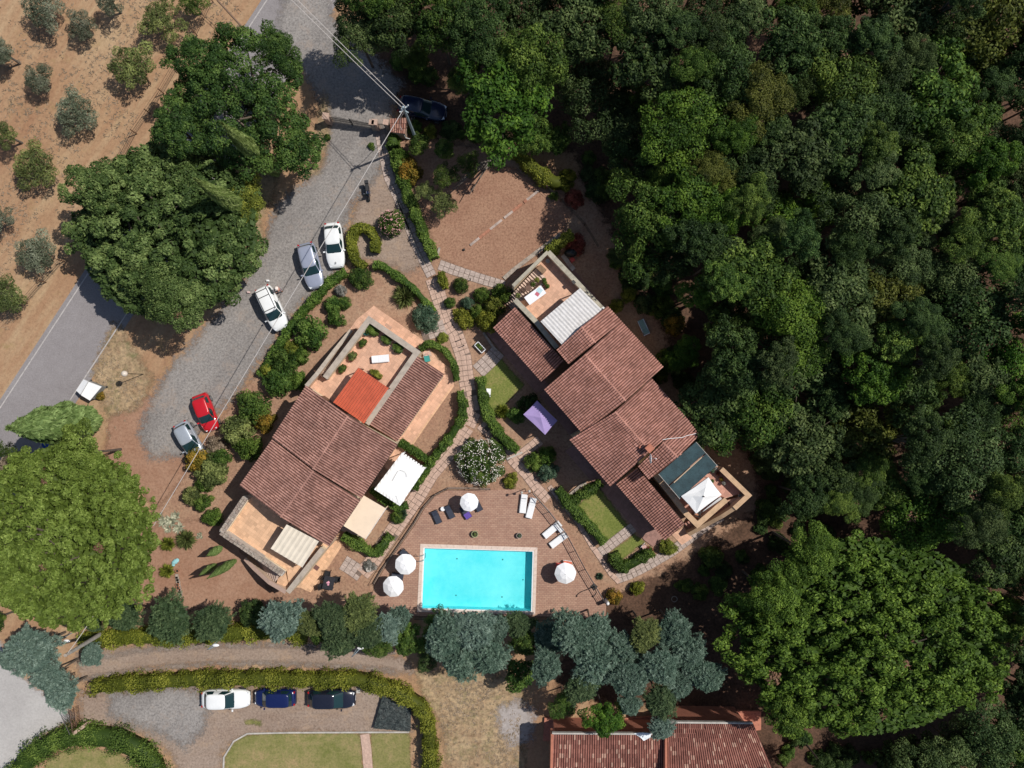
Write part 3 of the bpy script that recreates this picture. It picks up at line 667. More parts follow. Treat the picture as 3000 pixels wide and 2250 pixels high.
# slabs of paving round the houses
def tile_mat(name, col, scale, groove=(.86, .83, .81)):
    m, n, p = new_mat(name); v = geo(n)
    mp = N(n, 'ShaderNodeMapping'); n.links.new(v, mp.inputs[0]); mp.inputs['Rotation'].default_value = (0, 0, math.radians(36))
    vo = N(n, 'ShaderNodeTexVoronoi'); vo.distance = 'CHEBYCHEV'; vo.inputs['Scale'].default_value = scale; vo.inputs['Randomness'].default_value = 0.
    n.links.new(mp.outputs[0], vo.inputs['Vector'])
    big = noise(n, .5, 5, .7, v); fi = noise(n, 12, 3, .7, v)
    sh = N(n, 'ShaderNodeSeparateColor'); n.links.new(vo.outputs['Color'], sh.inputs[0])
    f = math_(n, 'ADD', math_(n, 'MULTIPLY', sh.outputs[0], .55), math_(n, 'MULTIPLY', big.outputs[0], .5))
    lo = tuple(c*.80 for c in col); hi = tuple(min(1, c*1.15) for c in col)
    c1 = ramp(n, f, [(.2, lo), (.5, col), (.85, hi)]).outputs[0]
    gl = ramp(n, vo.outputs['Distance'], [(.44/1., (1, 1, 1)), (.49, groove)]).outputs[0]
    c1 = mixc(n, 1., c1, gl, 'MULTIPLY')
    li = ramp(n, fi.outputs[0], [(.3, (.88,)*3), (.7, (1.08,)*3)]).outputs[0]; c1 = mixc(n, 1., c1, li, 'MULTIPLY')
    n.links.new(c1, p.inputs['Base Color']); p.inputs['Roughness'].default_value = .8
    return m
M_peach = tile_mat('peach terrace tiles', (.62, .37, .25), 3.2)
M_peachy = tile_mat('sandy terrace tiles', (.64, .40, .245), 3.2)
M_cotto = tile_mat('terracotta tiles', (.42, .17, .11), 4.5, (1.3, 1.25, 1.2))
M_porch = tile_mat('dark porch tiles', (.30, .165, .135), 3.4)
def slab(name, poly, h, m, label=None, z0=0.):
    return put(name, MB().prism([(p.x, p.y) for p in poly], z0, h, True), m, kind='structure')
slab('paved_walk', [g('E',1370,-12), g('E',1790,283), g('E',1880,420), g('E',2000,500), g('E',2020,640), g('E',1680,1115), g('E',1500,1330), g('E',1100,1000), g('E',1260,170), g('E',1175,180), g('E',1230,100)], .06, M_peach)
slab('paved_walk', [g('H',1085,745), g('H',1110,830), g('H',1000,1000), g('H',858,1203), g('H',770,1165), g('H',640,1150), g('H',900,800)], .06, M_peachy)
slab('porch_floor', gp('F', [(70,765),(135,700),(600,1210),(470,1245)]), .10, M_porch)
slab('porch_floor', gp('J', [(712,628),(850,560),(1235,1050),(1140,1108),(1070,1055)]), .10, M_porch)
slab('porch_floor', gp('F', [(497,1262),(600,1180),(900,1560),(745,1590)]), .10, M_porch)
slab('porch_floor', gp('J', [(430,335),(520,270),(780,600),(690,590),(640,575)]), .10, M_porch)
slab('paved_walk', gp('J', [(1290,1010),(1390,950),(1460,1040),(1375,1095)]), .08, M_peach)
slab('paved_walk', gp('F', [(235,410),(300,380),(330,470),(280,500)]), .05, M_porch)
slab('paved_walk', gp('F', [(720,150),(780,250),(1040,560),(1010,590),(700,250)]), .05, M_porch)
slab('paved_walk', gp('H', [(1230,440),(1440,500),(1340,680),(1270,780),(1080,690)]), .03, M_pav)
# ---------------------------------------------------------------- kerbs
def kerb(name, pts, wd, h, m):
    return put(name, MB().wall(pts, wd, 0, h), m, kind='structure')
M_stone = plain('weathered stone', (.34, .285, .235), .92, var=.3, scale=2.5, bump=.02)
M_cement = plain('cement', (.44, .41, .37), .9, var=.18, scale=2.5, bump=.01)
M_brick = plain('kerb brick', (.36, .16, .10), .9, var=.25, scale=5)
kerb('kerb', gp('L', [(-125,1700),(-120,1570),(-40,1440),(70,1378),(400,1370),(1380,1366)]), .14, .10, M_cement)
kerb('kerb', [g('D',170,510), g('D',250,700), g('D',330,900), g('D',400,1040)], .16, .10, M_stone)
kerb('kerb', gp('D', [(500,985),(520,900)]), .2, .16, M_stone)
kerb('kerb', gp('D', [(1505,790),(1330,920),(1120,1080),(1040,1150)]), .38, .12, M_stone)
kerb('kerb', gp('I', [(1065,400),(1190,345)]), .15, .1, M_cement)
kerb('kerb', gp('I', [(760,60),(620,300),(470,480),(380,600)]), .14, .08, M_pavp)
kerb('kerb', gp('E', [(2010,635),(1680,1115)]), .15, .09, M_peachy)
kerb('kerb', gp('F', [(45,760),(145,905),(160,900)]), .22, .22, M_stone)
kerb('kerb', gp('J', [(320,640),(450,700),(560,610),(600,590)]), .25, .25, M_stone)
kerb('kerb', gp('C', [(2110,210),(2150,330),(2212,480)]), .18, .1, M_stone)
# brick and stone border across the boules court
bb = root('brick_border', g('D', 1000, 650), label='low broken line of bricks and pale blocks across the boules court', cat='border')
n = 24
for i in range(n):
    a = g('D', 770, 880).lerp(g('D', 1320, 440), (i+.5)/n); d = g('D', 1320, 440)-g('D', 770, 880)
    if i in (11, 18): continue
    m = M_brick if i in (3, 4, 5, 6, 15, 16, 17, 19) else M_pav
    put('brick' if m is M_brick else 'block', MB().box((a.x, a.y, .06), (.40, .26 if m is M_brick else .22, .12+R_.uniform(-.03, .03)), math.atan2(d.y, d.x)+R_.uniform(-.06, .06)), m, bb)
# ---------------------------------------------------------------- pool deck and pool
m, n, p = new_mat('deck paving'); v = geo(n)
br = N(n, 'ShaderNodeTexBrick', offset=.5); n.links.new(v, br.inputs[0])
br.inputs['Scale'].default_value = 1.; br.inputs['Brick Width'].default_value = .34; br.inputs['Row Height'].default_value = .17
br.inputs['Mortar Size'].default_value = .014; br.inputs['Mortar Smooth'].default_value = .4
br.inputs['Color1'].default_value = (.345, .20, .142, 1); br.inputs['Color2'].default_value = (.415, .26, .185, 1); br.inputs['Mortar'].default_value = (.20, .115, .09, 1)
bgn = noise(n, .35, 6, .7, v); bc = ramp(n, bgn.outputs[0], [(.35, (.88, .86, .86)), (.65, (1.1, 1.08, 1.06))]).outputs[0]
fin = noise(n, 9, 4, .7, v); fc = ramp(n, fin.outputs[0], [(.3, (.88,)*3), (.7, (1.1,)*3)]).outputs[0]
n.links.new(mixc(n, 1., mixc(n, 1., br.outputs[0], bc, 'MULTIPLY'), fc, 'MULTIPLY'), p.inputs['Base Color']); p.inputs['Roughness'].default_value = .85
bn = N(n, 'ShaderNodeBump', i_Strength=.5, i_Distance=.01); bn.invert = True; n.links.new(br.outputs['Fac'], bn.inputs['Height']); n.links.new(bn.outputs[0], p.inputs['Normal'])
M_deck = m
deckp = gp('I', [(585,650),(480,705),(400,800),(330,920),(240,1050),(150,1175),(60,1310),(0,1420),(-40,1540),(-60,1640),(330,1672),(1300,1672),(1860,1690),(1870,1560),(1700,1280),(1560,1010),(1430,830),(1275,665),(1180,645),(900,650)])
po = gp('I', [(365,1085),(1312,1115),(1294,1657),(338,1636)])      # coping outer
pi_ = gp('I', [(389,1117),(1284,1143),(1272,1645-10),(366,1614)])
pi_ = [g('I',389,1115), g('I',1284,1143), g('I',1271,1636), g('I',368,1613)]
def ring(name, outer, inner, z0, z1, m, parent=None, **kw):
    n = len(outer); mb = MB()
    for i in range(n):
        j = (i+1) % n; mb.prism([(outer[i].x, outer[i].y), (outer[j].x, outer[j].y), (inner[j].x, inner[j].y), (inner[i].x, inner[i].y)], z0, z1)
    return put(name, mb, m, parent, **kw)
# the deck, left open where the pool is
mb = MB(); 
from mathutils.geometry import tessellate_polygon as _tp
outer3 = [Vector((q.x, q.y, 0)) for q in deckp]; hole = [Vector((q.x, q.y, 0)) for q in po]
allv = outer3+hole; tris = _tp([outer3, hole[::-1]])
def tri_ccw(t, P):
    a, b, c = (P[k] for k in t); return t if (b.x-a.x)*(c.y-a.y)-(b.y-a.y)*(c.x-a.x) > 0 else t[::-1]
av2 = outer3+hole[::-1]
mb.add([(q.x, q.y, .10) for q in av2], [tri_ccw(tuple(t), av2) for t in tris])
no = len(outer3)
mb2v = [(q.x, q.y, .10) for q in outer3]+[(q.x, q.y, 0.) for q in outer3]
mb.add(mb2v, [(i, (i+1) % no, no+(i+1) % no, no+i) for i in range(no)])
put('pool_deck', mb, M_deck, kind='structure')
pool = root('swimming_pool', g('I', 830, 1380), label='rectangular turquoise swimming pool with pale coping in the brick-paved deck', cat='swimming pool')
M_coping = plain('pool coping', (.66, .53, .45), .7, var=.08, scale=3)
M_cop2 = plain('pool tile edge', (.78, .78, .76), .5, var=.05, scale=3)
# coping stones, each its own piece
for i in range(4):
    a, b, c, d = po[i], po[(i+1) % 4], pi_[(i+1) % 4], pi_[i]; L = (b-a).length; k = max(1, round(L/.62))
    for j in range(k):
        f0, f1 = (j+.012)/k, (j+1-.012)/k
        q = [a.lerp(b, f0), a.lerp(b, f1), d.lerp(c, f1), d.lerp(c, f0)]
        put('coping_stone', MB().prism([(s.x, s.y) for s in q], .0, .13), M_coping, pool)
inset = lambda P, d: [s+(sum(P, Vector())/4-s).normalized()*d for s in P]
lip = inset(pi_, .14)
ring('rim', [s for s in pi_], lip, -.02, .10, M_cop2, pool)
m, n, p = new_mat('pool liner'); v = geo(n)
nz = noise(n, .3, 4, .6, v); n2 = noise(n, 2.2, 4, .6, v, 1.)
f = math_(n, 'ADD', math_(n, 'MULTIPLY', nz.outputs[0], .8), math_(n, 'MULTIPLY', n2.outputs[0], .2))
c = ramp(n, f, [(.36, (.13, .68, .75)), (.64, (.29, .80, .83))]).outputs[0]
n.links.new(c, p.inputs['Base Color']); p.inputs['Roughness'].default_value = .5; M_liner = m
M_floorp = m
cx = sum(lip, Vector())/4
bot = [s.copy() for s in lip]
mb = MB(); V = [(s.x, s.y, -.02) for s in lip]+[(s.x, s.y, -.9) for s in lip]
mb.add(V, [(4, 7, 6, 5), (0, 1, 5, 4), (1, 2, 6, 5), (2, 3, 7, 6), (3, 0, 4, 7)])
put('basin', mb, M_liner, pool)
# drains and jets on the floor
dm = plain('drain cover', (.02, .22, .26), .6)
for x, y in ((660,1208),(652,1505),(1195,1378),(1025,1518),(1030,1215)):
    q = g('I', x, y, -.88); put('drain', MB().lathe((q.x, q.y, -.899), [(.07, 0), (.07, .02), (.0, .03)], 10), dm, pool)
# bed of the basin hidden under the ground sheet: cut the ground there
m, n, p = new_mat('pool water')
for x in list(n.nodes):
    if x.type == 'BSDF_PRINCIPLED': n.nodes.remove(x)
tr = N(n, 'ShaderNodeBsdfTransparent'); tr.inputs[0].default_value = (.76, .985, .99, 1)
gl = N(n, 'ShaderNodeBsdfGlossy'); gl.inputs['Roughness'].default_value = .06
nz = noise(n, 3.2, 3, .5, geo(n), .6); bn = N(n, 'ShaderNodeBump', i_Strength=.25, i_Distance=.04); n.links.new(nz.outputs[0], bn.inputs['Height']); n.links.new(bn.outputs[0], gl.inputs['Normal'])
fr = N(n, 'ShaderNodeFresnel'); fr.inputs['IOR'].default_value = 1.33; n.links.new(bn.outputs[0], fr.inputs['Normal'])
mx = N(n, 'ShaderNodeMixShader'); n.links.new(fr.outputs[0], mx.inputs[0]); n.links.new(tr.outputs[0], mx.inputs[1]); n.links.new(gl.outputs[0], mx.inputs[2])
n.links.new(mx.outputs[0], n.nodes['Material Output'].inputs[0]); M_water = m
put('water', MB().sheet([(s.x, s.y) for s in inset(pi_, .16)], -.06), M_water, pool)
# cut the ground and soil sheets under the basin: replace by boolean-free holes
def cut_hole(name, poly):
    for o in list(COL.objects):
        if o.name.split('.')[0] != name: continue
        P = [(s.x, s.y) for s in poly]
        if name == 'ground':
            me = bpy.data.meshes.new('ground'); O = [Vector((x, y, 0)) for x, y in ((-220,-220),(220,-220),(220,220),(-220,220))]; H_ = [Vector((x, y, 0)) for x, y in P]
            av = O+H_; ts = _tp([O, H_]); me.from_pydata([tuple(q) for q in av], [], [tri_ccw(tuple(t), av) for t in ts]); me.update(); me.materials.append(o.data.materials[0]); o.data = me
        else:
            import bmesh
            bm = bmesh.new(); bm.from_mesh(o.data); co = np.array([q.co[:2] for q in bm.verts]); s = seg_sd(co[:, 0], co[:, 1], P)
            bm.verts.ensure_lookup_table(); fd = [f for f in bm.faces if all(s[q.index] > -.01 for q in f.verts)]
            bmesh.ops.delete(bm, geom=fd, context='FACES_ONLY'); bm.to_mesh(o.data); bm.free()
hb = [s+(cx-s).normalized()*(-.02) for s in po]
cut_hole('ground', pi_)
cut_hole('garden_soil', pi_)
# finer soil cut: drop every remaining soil face that overlaps the basin
def drop_over(name, poly, pad):
    import bmesh
    for o in COL.objects:
        if o.name.split('.')[0] != name: continue
        bm = bmesh.new(); bm.from_mesh(o.data); co = np.array([f.calc_center_median()[:2] for f in bm.faces]); s = seg_sd(co[:, 0], co[:, 1], [(q.x, q.y) for q in poly])
        bm.faces.ensure_lookup_table(); fd = [f for f in bm.faces if s[f.index] > -pad]
        bmesh.ops.delete(bm, geom=fd, context='FACES_ONLY'); bm.to_mesh(o.data); bm.free()
drop_over('garden_soil', pi_, .36)
# ladder
M_steel = plain('steel', (.5, .52, .54), .25, .9, var=.05); M_dark = plain('dark metal', (.035, .032, .03), .5, .2, var=.1)
a = g('I', 372, 1172); b = g('I', 372, 1214)
lad = root('pool_ladder', (a.x, a.y, .1), label='steel ladder with curved handrails at the pool\'s left edge', cat='ladder')
for q in (a, b):
    put('handrail', MB().tube([(q.x-.45, q.y, .1), (q.x-.42, q.y, .6), (q.x-.2, q.y, .85), (q.x+.12, q.y, .8), (q.x+.25, q.y, .3), (q.x+.26, q.y, -.9)], .025, 6), M_steel, lad)
for k in range(3):
    put('rung', MB().box((a.x+.26, (a.y+b.y)/2, -.25-k*.27), (.12, abs(a.y-b.y), .03)), M_steel, lad)
# low wall round the left of the deck, with its thin handrail
M_lowwall = plain('low brown wall', (.24, .17, .13), .9, var=.25, scale=3)
wl = gp('I', [(930,640),(760,632),(590,632),(480,690),(395,785),(320,910),(235,1035),(145,1165),(50,1300),(-10,1405)])
lw = root('garden_wall', wl[0], label='low curved brown wall with thin handrail around the left of the pool deck', cat='wall')
put('wall', MB().wall(wl, .14, 0, .32), M_lowwall, lw)
put('handrail', MB().tube([(q.x, q.y, .95) for q in wl], .028, 5), M_dark, lw)
for i in range(len(wl)): put('post', MB().tube([(wl[i].x, wl[i].y, .3), (wl[i].x, wl[i].y, .95)], .02, 5), M_dark, lw)
# railing on the right of the deck and behind the pool
def railing(pts, step, label, h=1.05, bars=4, cat='railing', mat=None):
    mat = mat or M_dark
    r = root('railing', (pts[0].x, pts[0].y, .1), label=label, cat=cat)
    put('top_rail', MB().wall(pts, .06, h+.06, h+.11), mat, r)
    for k in range(bars): put('bar', MB().tube([(q.x, q.y, .2+k*h/(bars+.4)) for q in pts], .014, 5), mat, r)
    L = 0; 
    for a, b in zip(pts[:-1], pts[1:]):
        n = max(1, round((b-a).length/step))
        for i in range(n):
            q = a.lerp(b, i/n); put('post', MB().box((q.x, q.y, (h+.12)/2), (.05, .05, h+.1)), mat, r)
    q = pts[-1]; put('post', MB().box((q.x, q.y, (h+.12)/2), (.05, .05, h+.1)), mat, r)
    return r
rl = [g('I',1272,668), g('I',1410,825), g('I',1545,1000), g('I',1620,1140), g('I',1700,1290), g('I',1862,1560)]
railing(rl, 1.5, 'black metal railing with five bars along the right of the pool deck')
railing([g('I',330,1668), g('I',1290,1674), g('I',1480,1676)], 1.6, 'dark railing behind the pool above the blue conifers', bars=3)
# ---------------------------------------------------------------- houses
M_roofw = roof_mat('brown clay tiles', (.31, .165, .13), (.385, .21, .168), (.46, .26, .21))
M_roofe = roof_mat('rosy clay tiles', (.36, .18, .138), (.45, .23, .18), (.53, .28, .225))
M_roofb = roof_mat('mixed clay tiles', (.25, .105, .08), (.31, .135, .105), (.35, .155, .12), (.56, .35, .265))
M_under = plain('roof boards', (.10, .055, .045), .95)
M_cream = plain('cream render', (.74, .60, .42), .85, var=.08, scale=1.5)
M_rend = plain('sandy render', (.60, .44, .32), .9, var=.12, scale=1.2)
M_capst = plain('parapet coping', (.40, .34, .28), .9, var=.16, scale=2, bump=.01)
M_captan = plain('tan parapet coping', (.50, .335, .205), .9, var=.14, scale=2, bump=.01)
M_capgr = plain('grey mossy coping', (.38, .345, .27), .9, var=.22, scale=2, bump=.01)
M_terra = plain('terracotta render', (.42, .16, .10), .9, var=.12, scale=1.5)
M_step = plain('step tiles', (.44, .33, .27), .85, var=.15, scale=4)
M_frame = plain('brown joinery', (.12, .06, .035), .5); M_glass = glass_mat('window glass')
M_gutter = plain('gutter copper', (.10, .05, .04), .5, .3)
PROF = np.array([(0, 0), (.34, .0), (.43, .78), (.67, 1.), (.91, .78), (1., 0)]); NP_ = len(PROF)
TF_ = [(i, i+1, i+NP_+1, i+NP_)[::-1] for i in range(NP_-1)]+[(i+NP_, i+NP_+1, i+2*NP_+1, i+2*NP_)[::-1] for i in range(NP_-1)]
def tile_me(m, amp):
    vs = []; 
    for yy, dz in ((0., 0.), (1.08, .07)):
        for x, z in PROF: vs.append((x, yy, z*amp+dz))
    for x, z in PROF: vs.append((x, 1.08, -.03))
    fs = TF_
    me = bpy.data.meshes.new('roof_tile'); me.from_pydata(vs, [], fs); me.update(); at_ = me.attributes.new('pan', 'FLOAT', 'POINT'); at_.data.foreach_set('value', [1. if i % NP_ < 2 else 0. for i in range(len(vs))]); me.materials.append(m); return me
class Roof:
    """tiles of one house: the 300 that show largest as parts, the rest as one"""
    def __init__(s, house, m, amp=.10, tw=.216, tl=.30, cap=None):
        s.h = house; s.m = m; s.amp = amp; s.tw = tw; s.tl = tl; s.cells = []; s.me = tile_me(m, amp); s.cap = cap or m; s.boards = MB(); s.ridges = []
    def face(s, A, B, C, D):
        """A-B top edge, D-C eave (A over D)"""
        nu = max(2, round(((B-A).length+(C-D).length)/2/s.tw)); nv = max(2, round(((D-A).length+(C-B).length)/2/s.tl))
        nn = (B-A).cross(D-A).normalized(); nn = nn if nn.z > 0 else -nn
        flip = ((B-A).cross(D-A)).z > 0                      # keep the profile handedness
        for j in range(nv):
            for i in range(nu):
                u0, u1, v0, v1 = i/nu, (i+1)/nu, j/nv, (j+1)/nv
                P = lambda u, v_: A.lerp(B, u).lerp(D.lerp(C, u), v_)
                s.cells.append((P(u0, v0), P(u1, v0)-P(u0, v0), P(u0, v1)-P(u0, v0), nn))
        t = .10; dn = Vector((0, 0, -.05)); vs = [A+dn, B+dn, C+dn, D+dn]; vs += [q-nn*t for q in vs]
        f = [(0, 1, 2, 3), (7, 6, 5, 4), (0, 4, 5, 1), (1, 5, 6, 2), (2, 6, 7, 3), (3, 7, 4, 0)]
        if flip is False: f = [q[::-1] for q in f]
        s.boards.add(vs, f)
    def ridge(s, A, B, r=.10, step=.42):
        n = max(1, round((B-A).length/step)); s.ridges.append((A, B, n, r))
    def build(s, label=None):
        roof = put('roof', s.boards, M_under, s.h, label=label)
        Mi = ROOTM[s.h.name]; s.cells.sort(key=lambda c: c[0].x**2+c[0].y**2)
        inv = Mi.inverted()
        for (o, eu, ev, nn) in s.cells[:300]:
            x = eu.normalized(); z = x.cross(ev.normalized()).normalized(); sgn = 1
            if z.z < 0: z = -z; 
            y = z.cross(x); hand = 1 if y.dot(ev) > 0 else -1
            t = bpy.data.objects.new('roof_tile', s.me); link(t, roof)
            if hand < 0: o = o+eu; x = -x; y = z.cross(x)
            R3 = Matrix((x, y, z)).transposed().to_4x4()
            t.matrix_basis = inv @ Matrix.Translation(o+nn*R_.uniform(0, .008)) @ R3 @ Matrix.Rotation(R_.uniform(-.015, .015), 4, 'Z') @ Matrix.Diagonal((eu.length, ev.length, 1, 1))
        rest = s.cells[300:]
        if rest:
            O = np.array([c[0][:] for c in rest]); EU = np.array([c[1][:] for c in rest]); EV = np.array([c[2][:] for c in rest]); NN = np.array([c[3][:] for c in rest])
            fl = np.cross(EU, EV)[:, 2] < 0; O = np.where(fl[:, None], O+EU, O); EU = np.where(fl[:, None], -EU, EU)
            off = rng.uniform(0, .008, len(rest))[:, None, None]
            rows = []
            for yy, dz, flat_ in ((0., 0., False), (1.08, .07, False), (1.08, -.03, True)):
                xz = PROF.copy(); zz = np.full(NP_, dz) if flat_ else xz[:, 1]*s.amp+dz
                rows.append(O[:, None]+EU[:, None]*xz[None, :, :1]+EV[:, None]*yy+NN[:, None]*(zz[None, :, None]+off))
            V = np.concatenate(rows, 1); k = len(rest)
            f1 = np.array(TF_)
            F = (f1[None]+(np.arange(k)*3*NP_)[:, None, None]).reshape(-1, 4); V = V.reshape(-1, 3)
            loc = np.array(ROOTM[s.h.name].translation[:]); T = np.repeat(rng.random(k), 3*NP_)
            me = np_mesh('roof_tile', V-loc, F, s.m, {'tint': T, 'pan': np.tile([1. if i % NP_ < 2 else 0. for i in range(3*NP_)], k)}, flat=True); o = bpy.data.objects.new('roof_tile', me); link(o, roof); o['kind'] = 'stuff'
        for (A, B, n, r) in s.ridges:
            d = (B-A).normalized(); sd = d.cross(Vector((0, 0, 1))).normalized()
            key = round((B-A).length/n, 3); L = (B-A).length/n; vs = []
            for xx, rr in ((0, r), (L*1.06, r*.86)):
                vs += [(xx, math.cos(a)*rr, math.sin(a)*rr*.75) for a in [math.pi*k/6 for k in range(7)]]
            me = bpy.data.meshes.new('ridge_tile'); me.from_pydata(vs, [], [(i, i+1, i+8, i+7)[::-1] for i in range(6)]+[tuple(range(7))]); me.update(); me.materials.append(s.cap)
            for i in range(n):
                o = bpy.data.objects.new('ridge_tile', me); link(o, roof); z = sd.cross(d)*-1; z = z if z.z > 0 else -z
                y = z.cross(d); o.matrix_basis = inv @ Matrix.Translation(A+d*(L*i)+Vector((0, 0, .03))) @ Matrix((d, y, z)).transposed().to_4x4()
        return roof
def shrink(P, d):
    c = sum(P, Vector())/len(P); out = []
    for q in P: w_ = Vector((c.x-q.x, c.y-q.y, 0)).normalized(); out.append(q+w_*d)
    return out
def body(house, P, drop=.18, d=.35, m=None, name='wall', z0=0., **kw):
    Q = shrink(P, d); return put(name, MB().prism([(q.x, q.y) for q in Q], z0, [q.z-drop for q in Q]), m or M_cream, house, **kw)
def opening(house, c, tdir, nrm, wd, h, kind='window', shut=True):
    """a window or door on a wall face: frame, panes, shutters"""
    a = math.atan2(tdir.y, tdir.x); M = Matrix.Rotation(a, 3, 'Z'); mb = MB()
    for sx in (-1, 1): mb.box(c+tdir*sx*wd/2+nrm*.03, (.07, .09, h), a)
    mb.box(c+Vector((0, 0, h/2))+nrm*.03, (wd+.07, .09, .07), a)
    if kind == 'window': mb.box(c-Vector((0, 0, h/2))+nrm*.03, (wd+.12, .14, .05), a)
    mb.box(c+nrm*.03, (.05, .07, h), a)
    f = put(kind, mb, M_frame, house)
    inv = ROOTM[house.name].inverted()
    def sub(name, mb, m):
        me = bpy.data.meshes.new(name); me.from_pydata([inv @ Vector(v) for v in mb.v], [], mb.f); me.materials.append(m); o = bpy.data.objects.new(name, me); link(o, f)
    for sx in (-1, 1): sub('pane', MB().box(c+tdir*sx*wd/4+nrm*.015, (wd/2-.06, .02, h-.05), a), M_glass)
    if shut:
        for sx in (-1, 1): sub('shutter', MB().box(c+tdir*sx*(wd*.78)+nrm*.05, (wd/2, .04, h), a), M_frame)
def stairs(house, a, b, wd, z0, z1, n, m=None, side=1):
    """steps from a (low, z0) to b (high, z1)"""
    d = Vector((b.x-a.x, b.y-a.y, 0)); L = d.length; d.normalize(); rz = math.atan2(d.y, d.x)
    for i in range(n):
        z = z0+(z1-z0)*(i+1)/n; c = Vector((a.x, a.y, 0))+d*(L*(i+.5)/n)
        put('step', MB().box((c.x, c.y, z/2), (L/n-.006, wd, z), rz), m or M_step, house)
def flatpost(house, q, r, z0, z1, m): put('post', MB().tube([(q.x, q.y, z0), (q.x, q.y, z1)], r, 7), m, house)

# ---- west house
cw = g('E', 875, 1310); WH = root('house', (cw.x, cw.y, 0), label='left house with brown tiled roofs, two tiled terraces and a red corrugated canopy', cat='house')
W1, W2 = g('E',825,640,5.2), g('E',550,1062,5.2); R1, R2 = g('E',1160,880,6.45), g('E',875,1308,6.45); E1, E2 = g('E',1557,1110,5.2), g('E',1266,1545,5.2)
l1, r1, e1 = g('E',552,1074,4.98), g('E',880,1324,6.2), g('E',1256,1562,4.98); l2, r2, e2 = g('H',288,340,4.98), g('H',615,592,6.2), g('H',1002,826,4.98)
rw = Roof(WH, M_roofw)
rw.face(R1, R2, W2, W1); rw.face(R1, R2, E2, E1); rw.face(r1, r2, l2, l1); rw.face(r1, r2, e2, e1)
rw.ridge(R1, R2); rw.ridge(r1, r2)
s1, s2, s3, s4 = g('E',1712,392,3.95), g('E',1328,945,3.95), g('E',1555,1085,3.15), g('E',1935,540,3.15)
rw.face(s1, s2, s3, s4)
rw.build()
body(WH, [W1, R1, E1, E2, R2, W2]); body(WH, [l1, r1, e1, e2, r2, l2])
c4 = shrink([s1, s4, s3, s2], .3); put('wall', MB().prism([(q.x, q.y) for q in c4], 0, [q.z-.14 for q in c4]), M_cream, WH)
put('gutter', MB().tube([E1+Vector((0,0,-.05)), E2+Vector((0,0,-.05))], .06, 6), M_gutter, WH); put('gutter', MB().tube([e1+Vector((0,0,-.05)), e2+Vector((0,0,-.05))], .06, 6), M_gutter, WH)
put('gutter', MB().tube([s3+Vector((0,0,-.05)), s4+Vector((0,0,-.05))], .05, 6), M_gutter, WH)
put('gutter', MB().tube([W1+Vector((0,0,-.05)), W2+Vector((0,0,-.05))], .05, 6), M_gutter, WH)
# north terrace
T = 3.0; TP = 4.0
tn = [g('E',1335,88,TP), g('E',1728,358,TP), g('E',1318,950,TP), g('E',1040,790,TP), g('E',830,655,TP), g('E',815,640,TP), g('E',905,545,TP), g('E',985,570,TP)]
put('terrace_wall', MB().prism([(q.x, q.y) for q in tn], 0, T-.01), M_rend, WH)
put('terrace_floor', MB().sheet([(q.x, q.y) for q in shrink(tn, .05)], T+.004), M_peach, WH)
pw = [g('E',975,572,TP), g('E',1332,100,TP), g('E',1718,366,TP), g('E',1312,945,TP)]
put('parapet', MB().wall(pw, .42, T, TP), M_cream, WH)
put('coping', MB().wall(pw, .50, TP, TP+.06), M_capst, WH)
os_ = [g('E',822,640,TP), g('E',905,545,TP), g('E',1050,355,2.6), g('E',1188,185,.9)]
put('stair_wall', MB().wall(os_, .3, 0, [TP, TP, 2.6, .9]), M_rend, WH); 
put('coping', MB().wall(os_, .36, [TP, TP, 2.6, .9], [TP+.05, TP+.05, 2.65, .95]), M_capst, WH)
pa, pb = g('E',975,572,TP), g('E',1332,100,TP); d = (pb-pa).normalized(); nl = Vector((-d.y, d.x, 0))
st0 = pa+nl*.72; stairs(WH, st0+d*4.6, st0-d*.0, .95, .0, T, 16)
put('stair_gate', MB().box(pa+nl*.7-d*.1-Vector((0,0,.5)), (.06, 1.0, .9), math.atan2(d.y, d.x)), M_frame, WH)
